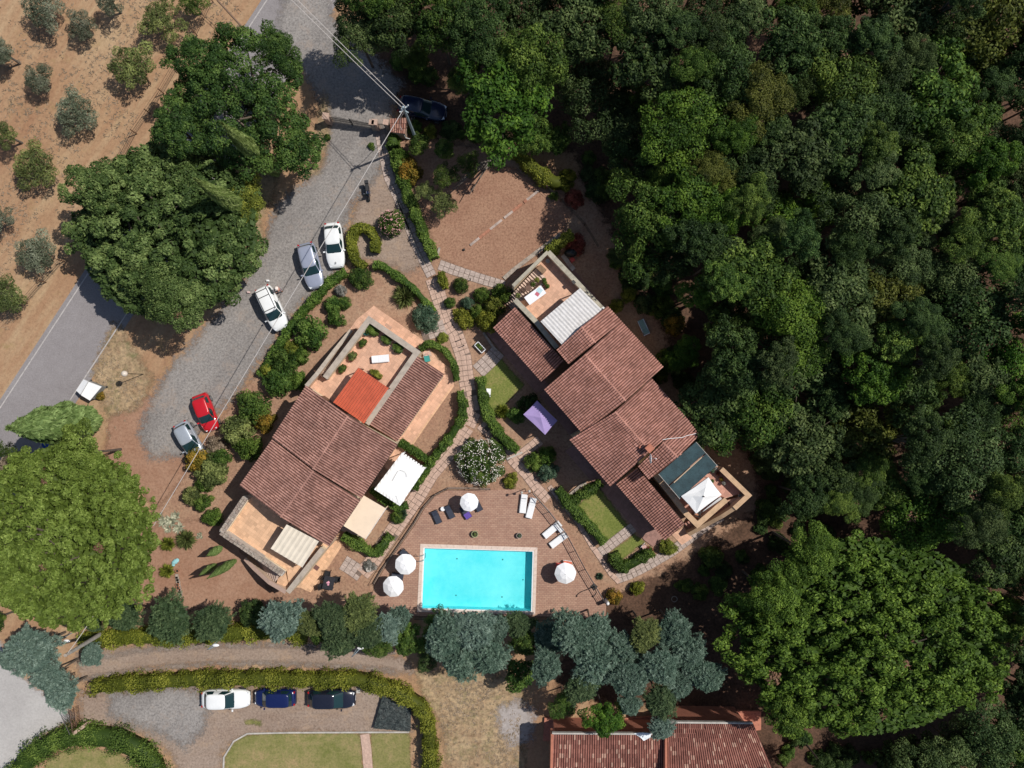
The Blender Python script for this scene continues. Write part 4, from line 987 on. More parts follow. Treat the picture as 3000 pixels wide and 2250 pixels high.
# south terrace
ts = [g('H',305,435,3.9), g('H',112,722,3.9), g('H',640,1052,3.9), g('H',665,1215,3.9), g('H',1000,830,3.9), g('H',880,760,3.9), g('H',620,580,3.9), g('H',400,440,3.9)]
put('terrace_wall', MB().prism([(q.x, q.y) for q in ts], 0, T-.01), M_rend, WH)
put('terrace_floor', MB().sheet([(q.x, q.y) for q in shrink(ts, .05)], T+.004), M_peachy, WH)
M_rub = plain('rubble stone', (.30, .24, .20), .95, var=.3, scale=4, bump=.03)
def rubble(house, P, t, z0, z1, lab='stone'):
    """parapet of rough stones, each its own piece, on a solid core"""
    put('parapet', MB().wall(P, t*.8, z0, z1-.06), M_cement, house)
    for a, b in zip(P[:-1], P[1:]):
        d = (b-a); d.z = 0; L = d.length; d.normalize(); nn = Vector((-d.y, d.x, 0)); s = 0
        while s < L-.1:
            w_ = R_.uniform(.28, .5); w_ = min(w_, L-s)
            for r in (-1, 1):
                q = a+d*(s+w_/2)+nn*r*t*.25; hh = R_.uniform(.08, .15)
                mb = MB(); x, y = w_*.47, t*.245; j = lambda: R_.uniform(-.03, .03)
                mb.add([(-x+j(), -y+j(), 0), (x+j(), -y+j(), 0), (x+j(), y+j(), 0), (-x+j(), y+j(), 0), (-x*.75+j(), -y*.7, hh), (x*.75+j(), -y*.7, hh+j()), (x*.75, y*.7+j(), hh), (-x*.75, y*.7, hh+j())],
                       [(0,1,5,4),(1,2,6,5),(2,3,7,6),(3,0,4,7),(4,5,6,7)])
                M4 = Matrix.Translation((q.x, q.y, z1-.06)) @ Matrix.Rotation(math.atan2(d.y, d.x), 4, 'Z')
                mb.v = [M4 @ Vector(v) for v in mb.v]; put('stone', mb, R_.choice((M_rub, M_stone)), house)
            s += w_
rubble(WH, [g('H',325,438,3.9), g('H',132,722,3.9)], .55, T, 3.9); rubble(WH, [g('H',128,716,3.9), g('H',632,1060,3.9)], .5, T, 3.9)
put('coping', MB().wall([g('H',352,448,3.4), g('H',168,716,3.4), g('H',655,1035,3.4)], .12, T, 3.4), M_cream, WH)
se = [g('H',672,1205,3.9), g('H',955,850,3.9)]
put('parapet', MB().wall(se, .40, 0, 3.85), M_cream, WH); put('coping', MB().wall(se, .46, 3.85, 3.92), M_capst, WH)
so_ = [g('H',325,930,1.0), g('H',400,1010,1.8), g('H',520,1120,3.0), g('H',655,1200,3.9)]
put('stair_wall', MB().wall(so_, .3, 0, [1.0, 1.8, 3.0, 3.9]), M_rend, WH); put('coping', MB().wall(so_, .36, [1.0, 1.8, 3.0, 3.9], [1.05, 1.85, 3.05, 3.95]), plain('rosy coping', (.55, .38, .30), .9, var=.1), WH)
put('terrace_floor', MB().prism([(q.x, q.y) for q in (g('H',600,1085,3), g('H',650,1040,3), g('H',690,1190,3), g('H',655,1190,3), g('H',560,1130,3))], 0, 3.0), M_peachy, WH)
a_, b_ = g('H',395,960,.2), g('H',592,1092,3.0); stairs(WH, a_, b_, .9, 0., T, 15)
# doors and windows of the west house
def mid_open(house, a, b, f, off, z, wd, h, kind='window', inner=1):
    d = (b-a); d.z = 0; d.normalize(); nn = Vector((d.y, -d.x, 0))*inner
    q = a.lerp(b, f); c = Vector((q.x, q.y, z))+nn*off; opening(house, c, d, nn, wd, h, kind)
Q = shrink([W1, R1, E1, E2, R2, W2], .35); mid_open(WH, Q[0], Q[1], .55, -.0, 4.1, 1.3, 2.1, 'door', -1); mid_open(WH, Q[2], Q[3], .3, 0, 3.9, 1.2, 1.3, 'window', -1); mid_open(WH, Q[2], Q[3], .7, 0, 1.6, 1.6, 2.1, 'door', -1)
mid_open(WH, Q[5], Q[0], .35, 0, 3.8, 1.1, 1.2, 'window', -1); mid_open(WH, Q[5], Q[0], .7, 0, 1.6, 1.1, 1.2, 'window', -1)
Q = shrink([l1, r1, e1, e2, r2, l2], .35); mid_open(WH, Q[2], Q[3], .3, 0, 3.7, 1.2, 1.3, 'window', -1); mid_open(WH, Q[2], Q[3], .7, 0, 1.5, 1.5, 2.1, 'door', -1); mid_open(WH, Q[3], Q[4], .6, 0, 4.05, 1.4, 2.0, 'door', -1); mid_open(WH, Q[5], Q[0], .5, 0, 3.7, 1.1, 1.2, 'window', -1)

# ---- east house
ce = g('F', 1195, 1310); EH = root('house', (ce.x, ce.y, 0), label='right house with stepped rosy tiled roofs, terraces at both ends, below the woodland', cat='house')
re = Roof(EH, M_roofe)
h1, h2 = 6.4, 5.2
F_ = lambda x, y, h: g('F', x, y, h); J_ = lambda x, y, h: g('J', x, y, h)
A1, A2, A3, A4 = F_(838,712,6.0), F_(950,840,6.0), F_(1160,672,5.2), F_(1045,545,5.2)
B1, B2, B3, B4 = F_(865,935,h1), F_(1195,1310,h1), F_(1498,1040,h2), F_(1160,672,h2)
C1, C2, C3, C4 = F_(1110,1400,h1), F_(1396,1722,h1), F_(1695,1465,h2), F_(1402,1132,h2)
D1, D2, D3, D4 = F_(1496,1647,6.0), F_(1616,1767,6.0), F_(1792,1592,h2), F_(1695,1465,h2)
for q in ((A1,A2,A3,A4),(B1,B2,B3,B4),(C1,C2,C3,C4),(D1,D2,D3,D4)): re.face(*q)
wA = (F_(640,895,5.3), F_(738,1012,5.3)); wB = (F_(540,1215,h2), F_(855,1578,h2)); wC = (F_(746,1622,h2), F_(1076,2002,h2)); wD = (J_(1022,455,5.3), J_(1112,563,5.3))
re.face(A1, A2, wA[1], wA[0]); re.face(B1, B2, wB[1], wB[0]); re.face(C1, C2, wC[1], wC[0]); re.face(J_(1220,265,6.0), J_(1340,385,6.0), wD[1], wD[0])
for a, b in ((A1, A2), (B1, B2), (C1, C2), (D1, D2)): re.ridge(a, b)
lo1 = (F_(300,552,3.9), F_(700,990,3.9), F_(525,1160,3.0), F_(128,715,3.0)); lo2 = (J_(1015,470,3.9), J_(1400,928,3.9), J_(1242,1055,3.0), J_(848,600,3.0))
re.face(*lo1); re.face(*lo2)
re.build()
body(EH, [A1, A4, A3, A2, wA[1], wA[0]]); body(EH, [B1, B4, B3, B2, wB[1], wB[0]]); body(EH, [C1, C4, C3, C2, wC[1], wC[0]], d=.4); body(EH, [D1, D4, D3, D2, wD[1], wD[0]])
for lo in (lo1, lo2):
    c4 = shrink(list(lo), .5); put('wall', MB().prism([(q.x, q.y) for q in c4], 0, [q.z-.16 for q in c4]), M_cream, EH)
for a, b in ((wB[0], wB[1]), (wC[0], wC[1]), (lo1[2], lo1[3]), (lo2[2], lo2[3]), (A4, B3), (C4, D3)): put('gutter', MB().tube([a+Vector((0,0,-.06)), b+Vector((0,0,-.06))], .055, 6), M_gutter, EH)
# chimney and dish
q = g('J', 1112, 312, 7.0); put('chimney', MB().box((q.x, q.y, 6.6), (.45, .45, 1.1), math.radians(-47)).box((q.x, q.y, 7.2), (.6, .6, .1), math.radians(-47)), M_terra, EH)
q = g('J', 1030, 303, 6.2); put('vent_pipe', MB().tube([(q.x, q.y, 5.8), (q.x, q.y, 6.6)], .09, 8), M_terra, EH)
# north terrace
tn = [F_(575,112,TP), F_(1008,562,TP), F_(850,705,TP), F_(640,890,TP), F_(472,672,TP), F_(292,490,TP), F_(292,388,TP)]
c0 = F_(575,112,TP); c1 = F_(292,388,TP); dd = (c1-c0).normalized(); inn = Vector((-dd.y, dd.x, 0)); inn = inn if inn.dot(F_(640,600,TP)-c0) > 0 else -inn
blk = [c0, F_(1008,562,TP), F_(850,705,TP), F_(640,890,TP), F_(472,672,TP), F_(310,500,TP), c1+inn*1.45, c0+dd*1.6+inn*1.45, c0+dd*1.6]
put('terrace_wall', MB().prism([(q.x, q.y) for q in blk], 0, T-.01), M_rend, EH); put('terrace_floor', MB().sheet([(q.x, q.y) for q in shrink(blk, .04)], T+.004), M_peach, EH)
put('parapet', MB().wall([c1-inn*.12, c0-inn*.12], .24, 0, TP), M_cream, EH); put('coping', MB().wall([c1-inn*.12, c0-inn*.12], .30, TP, TP+.06), M_capgr, EH)
put('parapet', MB().wall([c0-inn*.1, F_(1005,565,TP)], .34, T-.3, TP-.004), M_cream, EH); put('coping', MB().wall([c0-inn*.1, F_(1005,565,TP)], .44, TP-.004, TP+.064), M_capgr, EH)
put('parapet', MB().wall([F_(300,492,TP), F_(472,672,TP), F_(640,880,TP)], .34, T-.3, TP), M_cream, EH); put('coping', MB().wall([F_(300,492,TP), F_(472,672,TP), F_(640,880,TP)], .44, TP, TP+.06), M_capgr, EH)
stairs(EH, c1+inn*.76, c0+dd*1.6+inn*.76, 1.3, 1.35, T, 11, plain('pale steps', (.62, .46, .37), .8, var=.1))
stairs(EH, c1+dd*1.25+inn*.76, c1+inn*.76, 1.3, 0., 1.35, 6, plain('pale steps', (.62, .46, .37), .8))
put('stair_border', MB().wall([c1+inn*1.5+dd*-.2, c0+dd*2.2+inn*1.5], .16, T-.6, T+.06), M_cream, EH)
gate = MB(); 
for k in range(5): gate.tube([c1+inn*(.2+k*.26)+Vector((0,0,-TP+1.35)), c1+inn*(.2+k*.26)+Vector((0,0,-TP+2.4))], .02, 5)
gate.tube([c1+inn*.1+Vector((0,0,-TP+2.35)), c1+inn*1.35+Vector((0,0,-TP+2.35))], .025, 5); put('stair_gate', gate, M_dark, EH)
put('coping', MB().wall([F_(1000,560,4.6), F_(1010,575,4.6)], .5, T, 4.6), plain('white render', (.75, .75, .73), .7), EH)
# south terrace
ts = [J_(1490,262,TP), J_(1700,478,TP), J_(1890,690,TP), J_(1745,735,TP), J_(1505,930,TP), J_(1405,835,TP), J_(1150,545,TP)]
put('terrace_wall', MB().prism([(q.x, q.y) for q in ts], 0, T-.01), M_rend, EH); put('terrace_floor', MB().sheet([(q.x, q.y) for q in shrink(ts, .04)], T+.004), tile_mat('rosy terrace tiles', (.52, .27, .20), 3.0), EH)
pl = [J_(1695,480,TP), J_(1915,694,TP), J_(1800,800,TP)]
put('parapet', MB().wall(pl, .36, T-.5, TP), M_rend, EH); put('coping', MB().wall(pl, .44, TP, TP+.06), M_captan, EH)
pl = [J_(1165,530,TP), J_(1410,840,TP), J_(1502,932,TP), J_(1735,728,TP)]
put('parapet', MB().wall(pl, .40, T-.5, TP), M_rend, EH); put('coping', MB().wall(pl, .48, TP, TP+.06), M_captan, EH)
ol = [J_(1800,800,3.9), J_(1700,865,3.2), J_(1560,940,2.0), J_(1430,1012,1.0)]
put('stair_wall', MB().wall(ol, .3, 0, [3.9, 3.2, 2.0, 1.0]), M_rend, EH); put('coping', MB().wall(ol, .36, [3.9, 3.2, 2.0, 1.0], [3.95, 3.25, 2.05, 1.05]), M_captan, EH)
put('stair_landing', MB().prism([(q.x, q.y) for q in (J_(1745,735,3), J_(1900,690,3), J_(1820,790,3), J_(1760,800,3))], 0, 3.0), M_peach, EH)
stairs(EH, J_(1425,955,.3), J_(1765,760,3.0), .95, .1, T, 15, plain('rosy steps', (.40, .20, .15), .8, var=.1))
# doors and windows
Q = shrink([B1, B4, B3, B2, wB[1], wB[0]], .35)
mid_open(EH, Q[4], Q[5], .3, 0, 1.3, 1.5, 2.1, 'door', -1); mid_open(EH, Q[4], Q[5], .7, 0, 1.7, 1.2, 1.2, 'window', -1); mid_open(EH, Q[4], Q[5], .5, 0, 4.0, 1.2, 1.2, 'window', -1)
Q = shrink([C1, C4, C3, C2, wC[1], wC[0]], .4)
mid_open(EH, Q[4], Q[5], .3, 0, 1.3, 1.5, 2.1, 'door', -1); mid_open(EH, Q[4], Q[5], .7, 0, 3.9, 1.2, 1.2, 'window', -1)
Q = shrink([A1, A4, A3, A2, wA[1], wA[0]], .35); mid_open(EH, Q[5], Q[0], .5, 0, 4.1, 1.3, 2.0, 'door', -1); mid_open(EH, Q[0], Q[1], .5, 0, 4.1, 1.2, 2.0, 'door', -1)

# ---- lower house at the bottom edge
BH = root('house', g('M', 1000, 1659), label='terracotta house at the bottom edge with mottled ribbed roofs under overhanging trees', cat='house')
rb = Roof(BH, M_roofb, amp=.075, tw=.215, tl=.44)
M_ = lambda x, y, h: g('M', x, y, h)
rb.face(M_(330,1384,4.1), M_(1240,1390,4.1), M_(1250,2100,2.5), M_(305,2100,2.5))
rb.face(M_(1262,1296,4.6), M_(1955,1302,4.6), M_(2290,2100,2.8), M_(1262,2100,2.8))
rb.build()
for P in ((M_(330,1395,4.1), M_(1240,1400,4.1), M_(1250,2060,2.6), M_(310,2060,2.6)), (M_(1262,1310,4.6), M_(1935,1315,4.6), M_(2230,2060,2.9), M_(1262,2060,2.9))): body(BH, list(P), .2, .3, M_terra)
put('coping', MB().wall([M_(325,1380,4.2), M_(1245,1386,4.2)], .14, 3.9, 4.2), M_cement, BH); put('coping', MB().wall([M_(1250,1290,4.7), M_(1950,1298,4.7)], .14, 4.4, 4.7), M_cement, BH)
put('parapet', MB().wall([M_(1252,1390,4.75), M_(1245,1700,4.3)], .2, 3.4, 4.6), M_terra, BH); put('parapet', MB().wall([M_(325,1385,4.2), M_(310,1900,3.2)], .2, 3, 4.2), M_terra, BH)
slab('terracotta_walk', gp('M', [(262,1243),(600,1262),(1200,1230),(1320,1172),(2010,1190),(2010,1340),(1250,1420),(250,1430)]), .30, M_cotto)
mb = MB(); q = g('M',1060,1400,4.3)
mb.add([g('M',985,1378,4.25), g('M',1060,1372,4.3), g('M',1128,1380,4.3), g('M',1122,1410,4.3), g('M',1068,1440,4.22), g('M',1040,1412,4.32)], [(0,5,1),(1,5,4,3),(1,3,2)])
put('plastic_sheet', mb, plain('white plastic', (.80, .84, .86), .4), label='crumpled white plastic sheet lying on the top edge of the bottom roof', cat='sheet')
q = g('M',1142,1365,4.9); put('vent_pipe', MB().tube([(q.x, q.y, 3.4), (q.x, q.y, 4.9)], .06, 8), plain('white pipe', (.75, .75, .74), .5), BH)
# ---------------------------------------------------------------- canopies and terrace furniture
def corr(A, B, C, D, n, amp, along='v', sag=0.):
    """corrugated sheet A B C D, n waves across AB, ribs running A->D"""
    mb = MB(); k = n*4; nv = 3; vs = []
    for j in range(nv+1):
        for i in range(k+1):
            p_ = A.lerp(B, i/k).lerp(D.lerp(C, i/k), j/nv); z = amp*(0, 1, 1, 0)[i % 4]-sag*math.sin(math.pi*j/nv)
            vs.append((p_.x, p_.y, p_.z+z))
    mb.add(vs, [(j*(k+1)+i, (j+1)*(k+1)+i, (j+1)*(k+1)+i+1, j*(k+1)+i+1) for j in range(nv) for i in range(k)]); return mb
def canopy(name, cs, m, label, zfoot, sheetmb, cat='canopy', frame=None, posts=(0, 1, 2, 3), sheet_name='roof_sheet', inset_=.12):
    r = root(name, (cs[0].x, cs[0].y, zfoot), label=label, cat=cat)
    put(sheet_name, sheetmb, m, r)
    fm = frame or M_frame; I = shrink(cs, inset_)
    for i in range(4):
        a, b = I[i], I[(i+1) % 4]; put('beam', MB().tube([a-Vector((0,0,.1)), b-Vector((0,0,.1))], .05, 4), fm, r)
    for i in posts: put('post', MB().box((I[i].x, I[i].y, (zfoot+I[i].z-.1)/2), (.09, .09, I[i].z-.1-zfoot), .6), fm, r)
    return r
m, n, p = new_mat('translucent corrugated sheet'); 
nz = noise(n, 3, 5, .7, geo(n)); n.links.new(ramp(n, nz.outputs[0], [(.35, (.50, .485, .47)), (.65, (.64, .62, .61))]).outputs[0], p.inputs['Base Color']); p.inputs['Roughness'].default_value = .5; M_grid = m
M_redsh = plain('red corrugated sheet', (.55, .125, .065), .5, var=.12, scale=2)
M_beige = plain('cream awning cloth', (.70, .62, .50), .8, var=.06, scale=1.5); M_beige2 = plain('beige awning cloth', (.76, .61, .46), .8, var=.04, scale=1.5)
M_wcl = plain('white canopy cloth', (.84, .84, .83), .8, var=.03, scale=1.5)
# red canopy, ribs down its length
a, b, c, d = g('E',1243,488,5.35), g('E',1490,655,5.35), g('E',1290,942,5.05), g('E',1038,768,5.05)
canopy('corrugated_canopy', [a, b, c, d], M_redsh, 'red corrugated canopy on the left house\'s upper terrace', 3., corr(a, b, c, d, 14, .11))
# white corrugated canopy of the east house
a, b, c, d = g('F',828,398,5.4), g('F',1003,572,5.4), g('F',682,858,5.35), g('F',508,668,5.35)
canopy('corrugated_canopy', [a, b, c, d], M_grid, 'greyish white corrugated canopy on the right house\'s upper terrace', 3., corr(a, d, c, b, 15, .022))
# cream striped awning, south terrace of the west house
a, b, c, d = g('H',662,655,5.3), g('H',922,792,5.3), g('H',788,1002,5.2), g('H',533,850,5.2)
def strips(A, B, C, D, n, m, parent, name, gap=.01, th=.02, amp=.02):
    for i in range(n):
        f0, f1 = (i+gap)/n, (i+1-gap)/n
        q = [A.lerp(B, f0), A.lerp(B, f1), D.lerp(C, f1), D.lerp(C, f0)]; mid0 = A.lerp(B, (f0+f1)/2)-Vector((0,0,amp)); mid1 = D.lerp(C, (f0+f1)/2)-Vector((0,0,amp))
        put(name, MB().add([q[0], mid0, q[1], q[2], mid1, q[3]], [(0, 5, 4, 1), (1, 4, 3, 2)]), m, parent)
r = canopy('pergola_awning', [a, b, c, d], None, 'cream striped awning on the left house\'s lower terrace', 3., MB().add([q-Vector((0,0,.06)) for q in (a,b,c,d)], [(0,3,2,1)]), sheet_name='lining')
r.children[0].data.materials.clear(); r.children[0].data.materials.append(M_beige)
strips(a, b, c, d, 7, M_beige, r, 'cloth_strip', amp=.05)
# beige flat awning to its right
a, b, c, d = g('H',1288,420,2.9), g('H',1468,525,2.7), g('H',1302,772,2.7), g('H',1124,665,2.9)
r = canopy('patio_awning', [a, b, c, d], M_beige2, 'plain beige awning on the garden side of the left house', 0., MB().add([a, b, c, d], [(0,3,2,1)]), frame=M_cream, posts=(1, 2), sheet_name='cloth')
put('valance', MB().wall([b, c], .03, 2.5, 2.74), M_wcl, r)
# big white canopy with frilled far edge
a, b, c, d = g('H',1595,75,2.8), g('H',1783,205,2.8), g('H',1580,505,2.8), g('H',1372,370,2.8)
def cloth(A, B, C, D, n=14, peak=0., edge=0., wr=.02, fr=None, seed=0, ridge4=False):
    mb = MB(); vs = []; rg = random.Random(seed)
    for j in range(n+1):
        for i in range(n+1):
            u, v_ = i/n, j/n; p_ = A.lerp(B, u).lerp(D.lerp(C, u), v_); m_ = min(u, 1-u, v_, 1-v_)*2
            z = peak*(m_ if ridge4 else math.sin(math.pi*u)*math.sin(math.pi*v_))+wr*(math.sin(u*9+seed)*math.cos(v_*7+seed*2)+.6*math.sin((u+v_)*15))*(m_ > 0)
            if m_ == 0 and edge: z -= edge*abs(math.sin(math.pi*(u+v_)*n/2))
            vs.append((p_.x, p_.y, p_.z+z))
    mb.add(vs, [(j*(n+1)+i, (j+1)*(n+1)+i, (j+1)*(n+1)+i+1, j*(n+1)+i+1) for j in range(n) for i in range(n)]); return mb
r = canopy('fabric_canopy', [a, b, c, d], M_wcl, 'large white rectangular fabric canopy beside the hedge, right of the left house', 0., cloth(a, b, c, d, 16, .05, .06, .02, seed=3), frame=M_wcl, sheet_name='cloth')
r.children[0].data.shade_smooth()
M_crease = plain('grey seam', (.28, .28, .27), .8)  # creases in the cloth, their shade put into the grey tube colour
put('crease_shade', MB().tube([g('H',x,y,2.97) for x, y in ((1520,300),(1545,255),(1565,222),(1585,215),(1610,222),(1630,240),(1637,270))], .012, 4), M_crease, r); put('crease_shade', MB().tube([g('H',x,y,2.90) for x, y in ((1548,420),(1560,450),(1570,490))], .010, 4), M_crease, r)
for k in range(9):
    q = a.lerp(b, (k+.5)/9); q2 = q+(a-d).normalized()*.10
    put('ruffle', MB().add([q+(b-a).normalized()*-.11, q+(b-a).normalized()*.11, q2+(b-a).normalized()*.08-Vector((0,0,.14)), q2-(b-a).normalized()*.08-Vector((0,0,.14))], [(0,1,2,3)]), M_wcl, r)
# lilac canopy
a, b, c, d = g('F',480,1310,2.8), g('F',645,1472,2.8), g('F',545,1587,2.8), g('F',368,1422,2.8)
def pyramid(a, b, c, d, pk):
    m_ = (a+b+c+d)/4+Vector((0, 0, pk)); mb = MB(); C4 = (a, b, c, d)
    for i in range(4):
        p0, p1 = C4[i], C4[(i+1) % 4]; e = (p0+p1)/2+(m_-(p0+p1)/2)*.03; h0, h1, hm = p0.lerp(m_, .5)-Vector((0,0,.05*pk)), p1.lerp(m_, .5)-Vector((0,0,.05*pk)), ((p0+p1)/2).lerp(m_, .5)-Vector((0,0,.14*pk))
        mb.add([p0, e, p1, h0, hm, h1, m_], [(0,1,4,3),(1,2,5,4),(3,4,6),(4,5,6)])
        mb.add([p0, p1, p1-Vector((0,0,.16)), p0-Vector((0,0,.16))], [(0,1,2,3)])
    return mb
r = canopy('fabric_canopy', [a, b, c, d], plain('lilac cloth', (.36, .27, .52), .8, var=.04), 'lilac fabric canopy half in shade beside the right house', 0., pyramid(a, b, c, d, .3), frame=M_dark, sheet_name='cloth')
# green shade nets with a timber pole between
M_net = plain('dark green shade net', (.026, .056, .066), .85, var=.3, scale=1.2)
a, b, c, d = g('J',1490,262,5.4), g('J',1660,452,5.4), g('J',1358,722,5.35), g('J',1187,522,5.35)
r = root('shade_net', (d.x, d.y, 3.), label='dark green shade net with a timber pole across it, on the right house\'s lower terrace', cat='canopy')
m1, m2 = a.lerp(b, .46), d.lerp(c, .46); m1b, m2b = a.lerp(b, .5), d.lerp(c, .5)
put('net', cloth(a, m1, m2, d, 8, -.08, 0, .03, seed=5), M_net, r, smooth=True); put('net', cloth(m1b, b, c, m2b, 8, -.08, 0, .03, seed=6), M_net, r, smooth=True)
put('pole', MB().tube([m1.lerp(m1b, .5).lerp(m2, .12)+Vector((0,0,.1)), m1b.lerp(m2b, .88)+Vector((0,0,.1))], .05, 7), plain('timber', (.55, .40, .27), .8), r)
for s_, e_ in ((a, b), (d, c)): put('frame_rail', MB().tube([s_, e_], .025, 5), M_cement, r)
for q in (b, c): flatpost(r, q, .05, 3, q.z, M_steel)
# white pavilion
a, b, c, d = g('J',1592,548,5.5), g('J',1698,690,5.5), g('J',1492,842,5.5), g('J',1370,702,5.5)
r = canopy('gazebo', [a, b, c, d], M_wcl, 'white square pavilion with peaked roof beside the green shade net', 3., pyramid(a, b, c, d, .6), frame=M_steel, sheet_name='cloth')
q = sum((a, b, c, d), Vector())/4; put('finial', MB().box((q.x, q.y, 6.08), (.16, .12, .06)), M_dark, r)
put('side_curtain', cloth(g('J',1690,705,5.4), g('J',1555,815,5.4), g('J',1540,832,4.2), g('J',1700,725,4.2), 8, .05, 0, .04, seed=9), M_wcl, r)
# parasols
M_par = plain('white parasol cloth', (.83, .83, .84), .75, var=.02)
def parasol(at, R, h, label, m=M_par):
    r = root('parasol', (at.x, at.y, .1), R_.uniform(0, .7), label=label, cat='parasol', group='white parasols round the pool')
    r.rotation_euler = (R_.uniform(-.07, .07), R_.uniform(-.07, .07), R_.uniform(0, .7))
    mb = MB(); vs = [(0, 0, h)]; fs = []
    for ring_, (rr, zz) in enumerate(((.5, -.10), (1., -.34))):
        for k in range(16):
            a = math.pi*2*k/16; f = 1 if k % 2 == 0 else .955; vs.append((R*rr*f*math.cos(a), R*rr*f*math.sin(a), h+zz*R/.95-(0 if k % 2 == 0 else .015)))
    fs += [(0, 1+k, 1+(k+1) % 16) for k in range(16)]+[(1+k, 17+k, 17+(k+1) % 16, 1+(k+1) % 16) for k in range(16)]
    mb.add(vs, fs); put('canopy', mb, m, r, local=True)
    for k in range(8):
        a = math.pi*k/4; put('rib', MB().tube([(0, 0, h-.06), (R*.97*math.cos(a), R*.97*math.sin(a), h-.38*R/.95)], .009, 4), M_steel, r, local=True)
    put('pole', MB().tube([(0, 0, 0), (0, 0, h+.05)], .024, 8), M_steel, r, local=True); put('base', MB().lathe((0, 0, 0), [(.25, 0), (.25, .05), (.05, .09), (.05, .2)], 14), M_cement, r, local=True)
    put('finial', MB().lathe((0, 0, h), [(.04, 0), (.03, .05), (.005, .07)], 8), M_par, r, local=True)
for x, y, R, lb in ((748,757,.86,'white octagonal parasol over the violet towel, near the dark loungers'), (1545,1325,1.0,'white octagonal parasol over red chairs right of the pool'),
                    (230,1258,.98,'upper of the two white parasols on the left of the pool'), (150,1446,.98,'lower of the two white parasols on the left of the pool')):
    parasol(g('I', x, y, 2.25), R, 2.25, lb)
# sun loungers
M_navy = plain('dark blue mesh', (.028, .034, .055), .6, var=.1); M_blackf = plain('black plastic', (.02, .02, .022), .45); M_wpl = plain('white plastic furniture', (.80, .80, .80), .4, var=.03); M_viol = plain('violet towel', (.12, .07, .33), .9)
def lounger(head, foot, z, fab, fr, label, raised=.35, wd=.62, group=None, towel=None, buckle=False):
    d = foot-head; d.z = 0; L = d.length; c = (head+foot)/2
    r = root('sun_lounger', (c.x, c.y, z), math.atan2(d.y, d.x), label=label, cat='sun lounger', group=group)
    x0, x1 = -L/2, L/2; xb = x0+L*.36; hz = .32
    mb = MB()
    for s_ in (-1, 1): mb.box(((x0+x1)/2, s_*(wd/2-.02), hz-.03), (L, .04, .05))
    for xx in (x0+.03, xb, x1-.03): mb.box((xx, 0, hz-.03), (.04, wd-.06, .04))
    put('frame', mb, fr, r, local=True)
    put('seat', MB().box(((xb+x1)/2, 0, hz+.02), (x1-xb-.02, wd-.09, .05)), fab, r, local=True)
    M = Matrix.Rotation(raised, 3, 'Y'); cb = Vector((xb, 0, hz+.02))+M @ Vector((-(xb-x0)/2, 0, .0)); put('backrest', MB().box(cb, (xb-x0, wd-.09, .05), M=M), fab, r, local=True)
    for xx in (x0+.2, x1-.2):
        for s_ in (-1, 1): put('leg', MB().box((xx, s_*(wd/2-.04), hz/2), (.05, .05, hz)), fr, r, local=True)
    if buckle: put('strap', MB().box(cb+M @ Vector((.08, 0, .032)), (.05, wd-.14, .012), M=M), M_steel, r, local=True)
    if towel: put('towel', MB().box(((xb+x1)/2+.1, 0, hz+.055), (x1-xb-.3, wd-.02, .02)), towel, r, local=True)
    return r
GL = 'sun loungers round the pool'
for hx, hy, fx, fy, fab, fr, lb, kw in (
    (472,818,518,922,M_navy,M_blackf,'dark blue sun lounger, leftmost of the row above the pool',{}), (575,778,625,880,M_navy,M_blackf,'dark blue sun lounger beside the small white table',{}),
    (700,785,762,880,M_navy,M_blackf,'dark sun lounger with a violet towel under the parasol',{'towel':M_viol}), (790,705,850,822,M_navy,M_blackf,'dark sun lounger sticking out on the right of the upper parasol',{}),
    (208,1140,285,1215,M_navy,M_blackf,'dark sun lounger above the left pair of parasols',{}), (130,1340,226,1360,M_navy,M_blackf,'dark sun lounger between the two left parasols',{}),
    (1207,685,1190,838,M_wpl,M_wpl,'white sun lounger, left of the upright pair by the railing',{'raised':.1,'buckle':True}), (1282,715,1240,878,M_wpl,M_wpl,'white sun lounger, right of the upright pair by the railing',{'raised':.1,'buckle':True}),
    (1497,918,1366,1028,M_wpl,M_wpl,'white sun lounger slanting to the railing, upper of two',{'raised':.15,'buckle':True}), (1548,1008,1420,1106,M_wpl,M_wpl,'white sun lounger slanting to the railing, lower of two',{'raised':.15,'buckle':True})):
    lounger(g('I',hx,hy,.4), g('I',fx,fy,.4), .1, fab, fr, lb, group=GL, **kw)
def table(at, z, w_, l_, h, rz, m, label, cat='table', round_=False, name='table', group=None, leg=None):
    r = root(name, (at.x, at.y, z), rz, label=label, cat=cat, group=group)
    if round_: put('table_top', MB().lathe((0, 0, h-.04), [(w_/2, 0), (w_/2, .035), (w_/2-.02, .04)], 20), m, r, local=True)
    else: put('table_top', MB().box((0, 0, h-.02), (l_, w_, .04)), m, r, local=True)
    k = .6 if round_ else .86
    for sx in (-1, 1):
        for sy in (-1, 1): put('leg', MB().box((sx*l_/2*k, sy*w_/2*k, (h-.04)/2), (.045, .045, h-.04)), leg or m, r, local=True)
    return r
def chair(at, z, rz, m, label, cat='chair', group=None, w_=.5, fr=None):
    r = root('chair', (at.x, at.y, z), rz, label=label, cat=cat, group=group); fr = fr or m
    put('seat', MB().box((0, 0, .44), (w_, w_, .04)), m, r, local=True)
    M = Matrix.Rotation(-.18, 3, 'Y'); put('backrest', MB().box((-w_/2-.03, 0, .70), (.035, w_, .46), M=M), m, r, local=True)
    for sx in (-1, 1):
        for sy in (-1, 1): put('leg', MB().box((sx*w_*.44, sy*w_*.44, .21), (.035, .035, .42)), fr, r, local=True)
    for sy in (-1, 1): put('armrest', MB().box((0, sy*w_*.5, .64), (w_*.9, .04, .03)), fr, r, local=True)
    return r
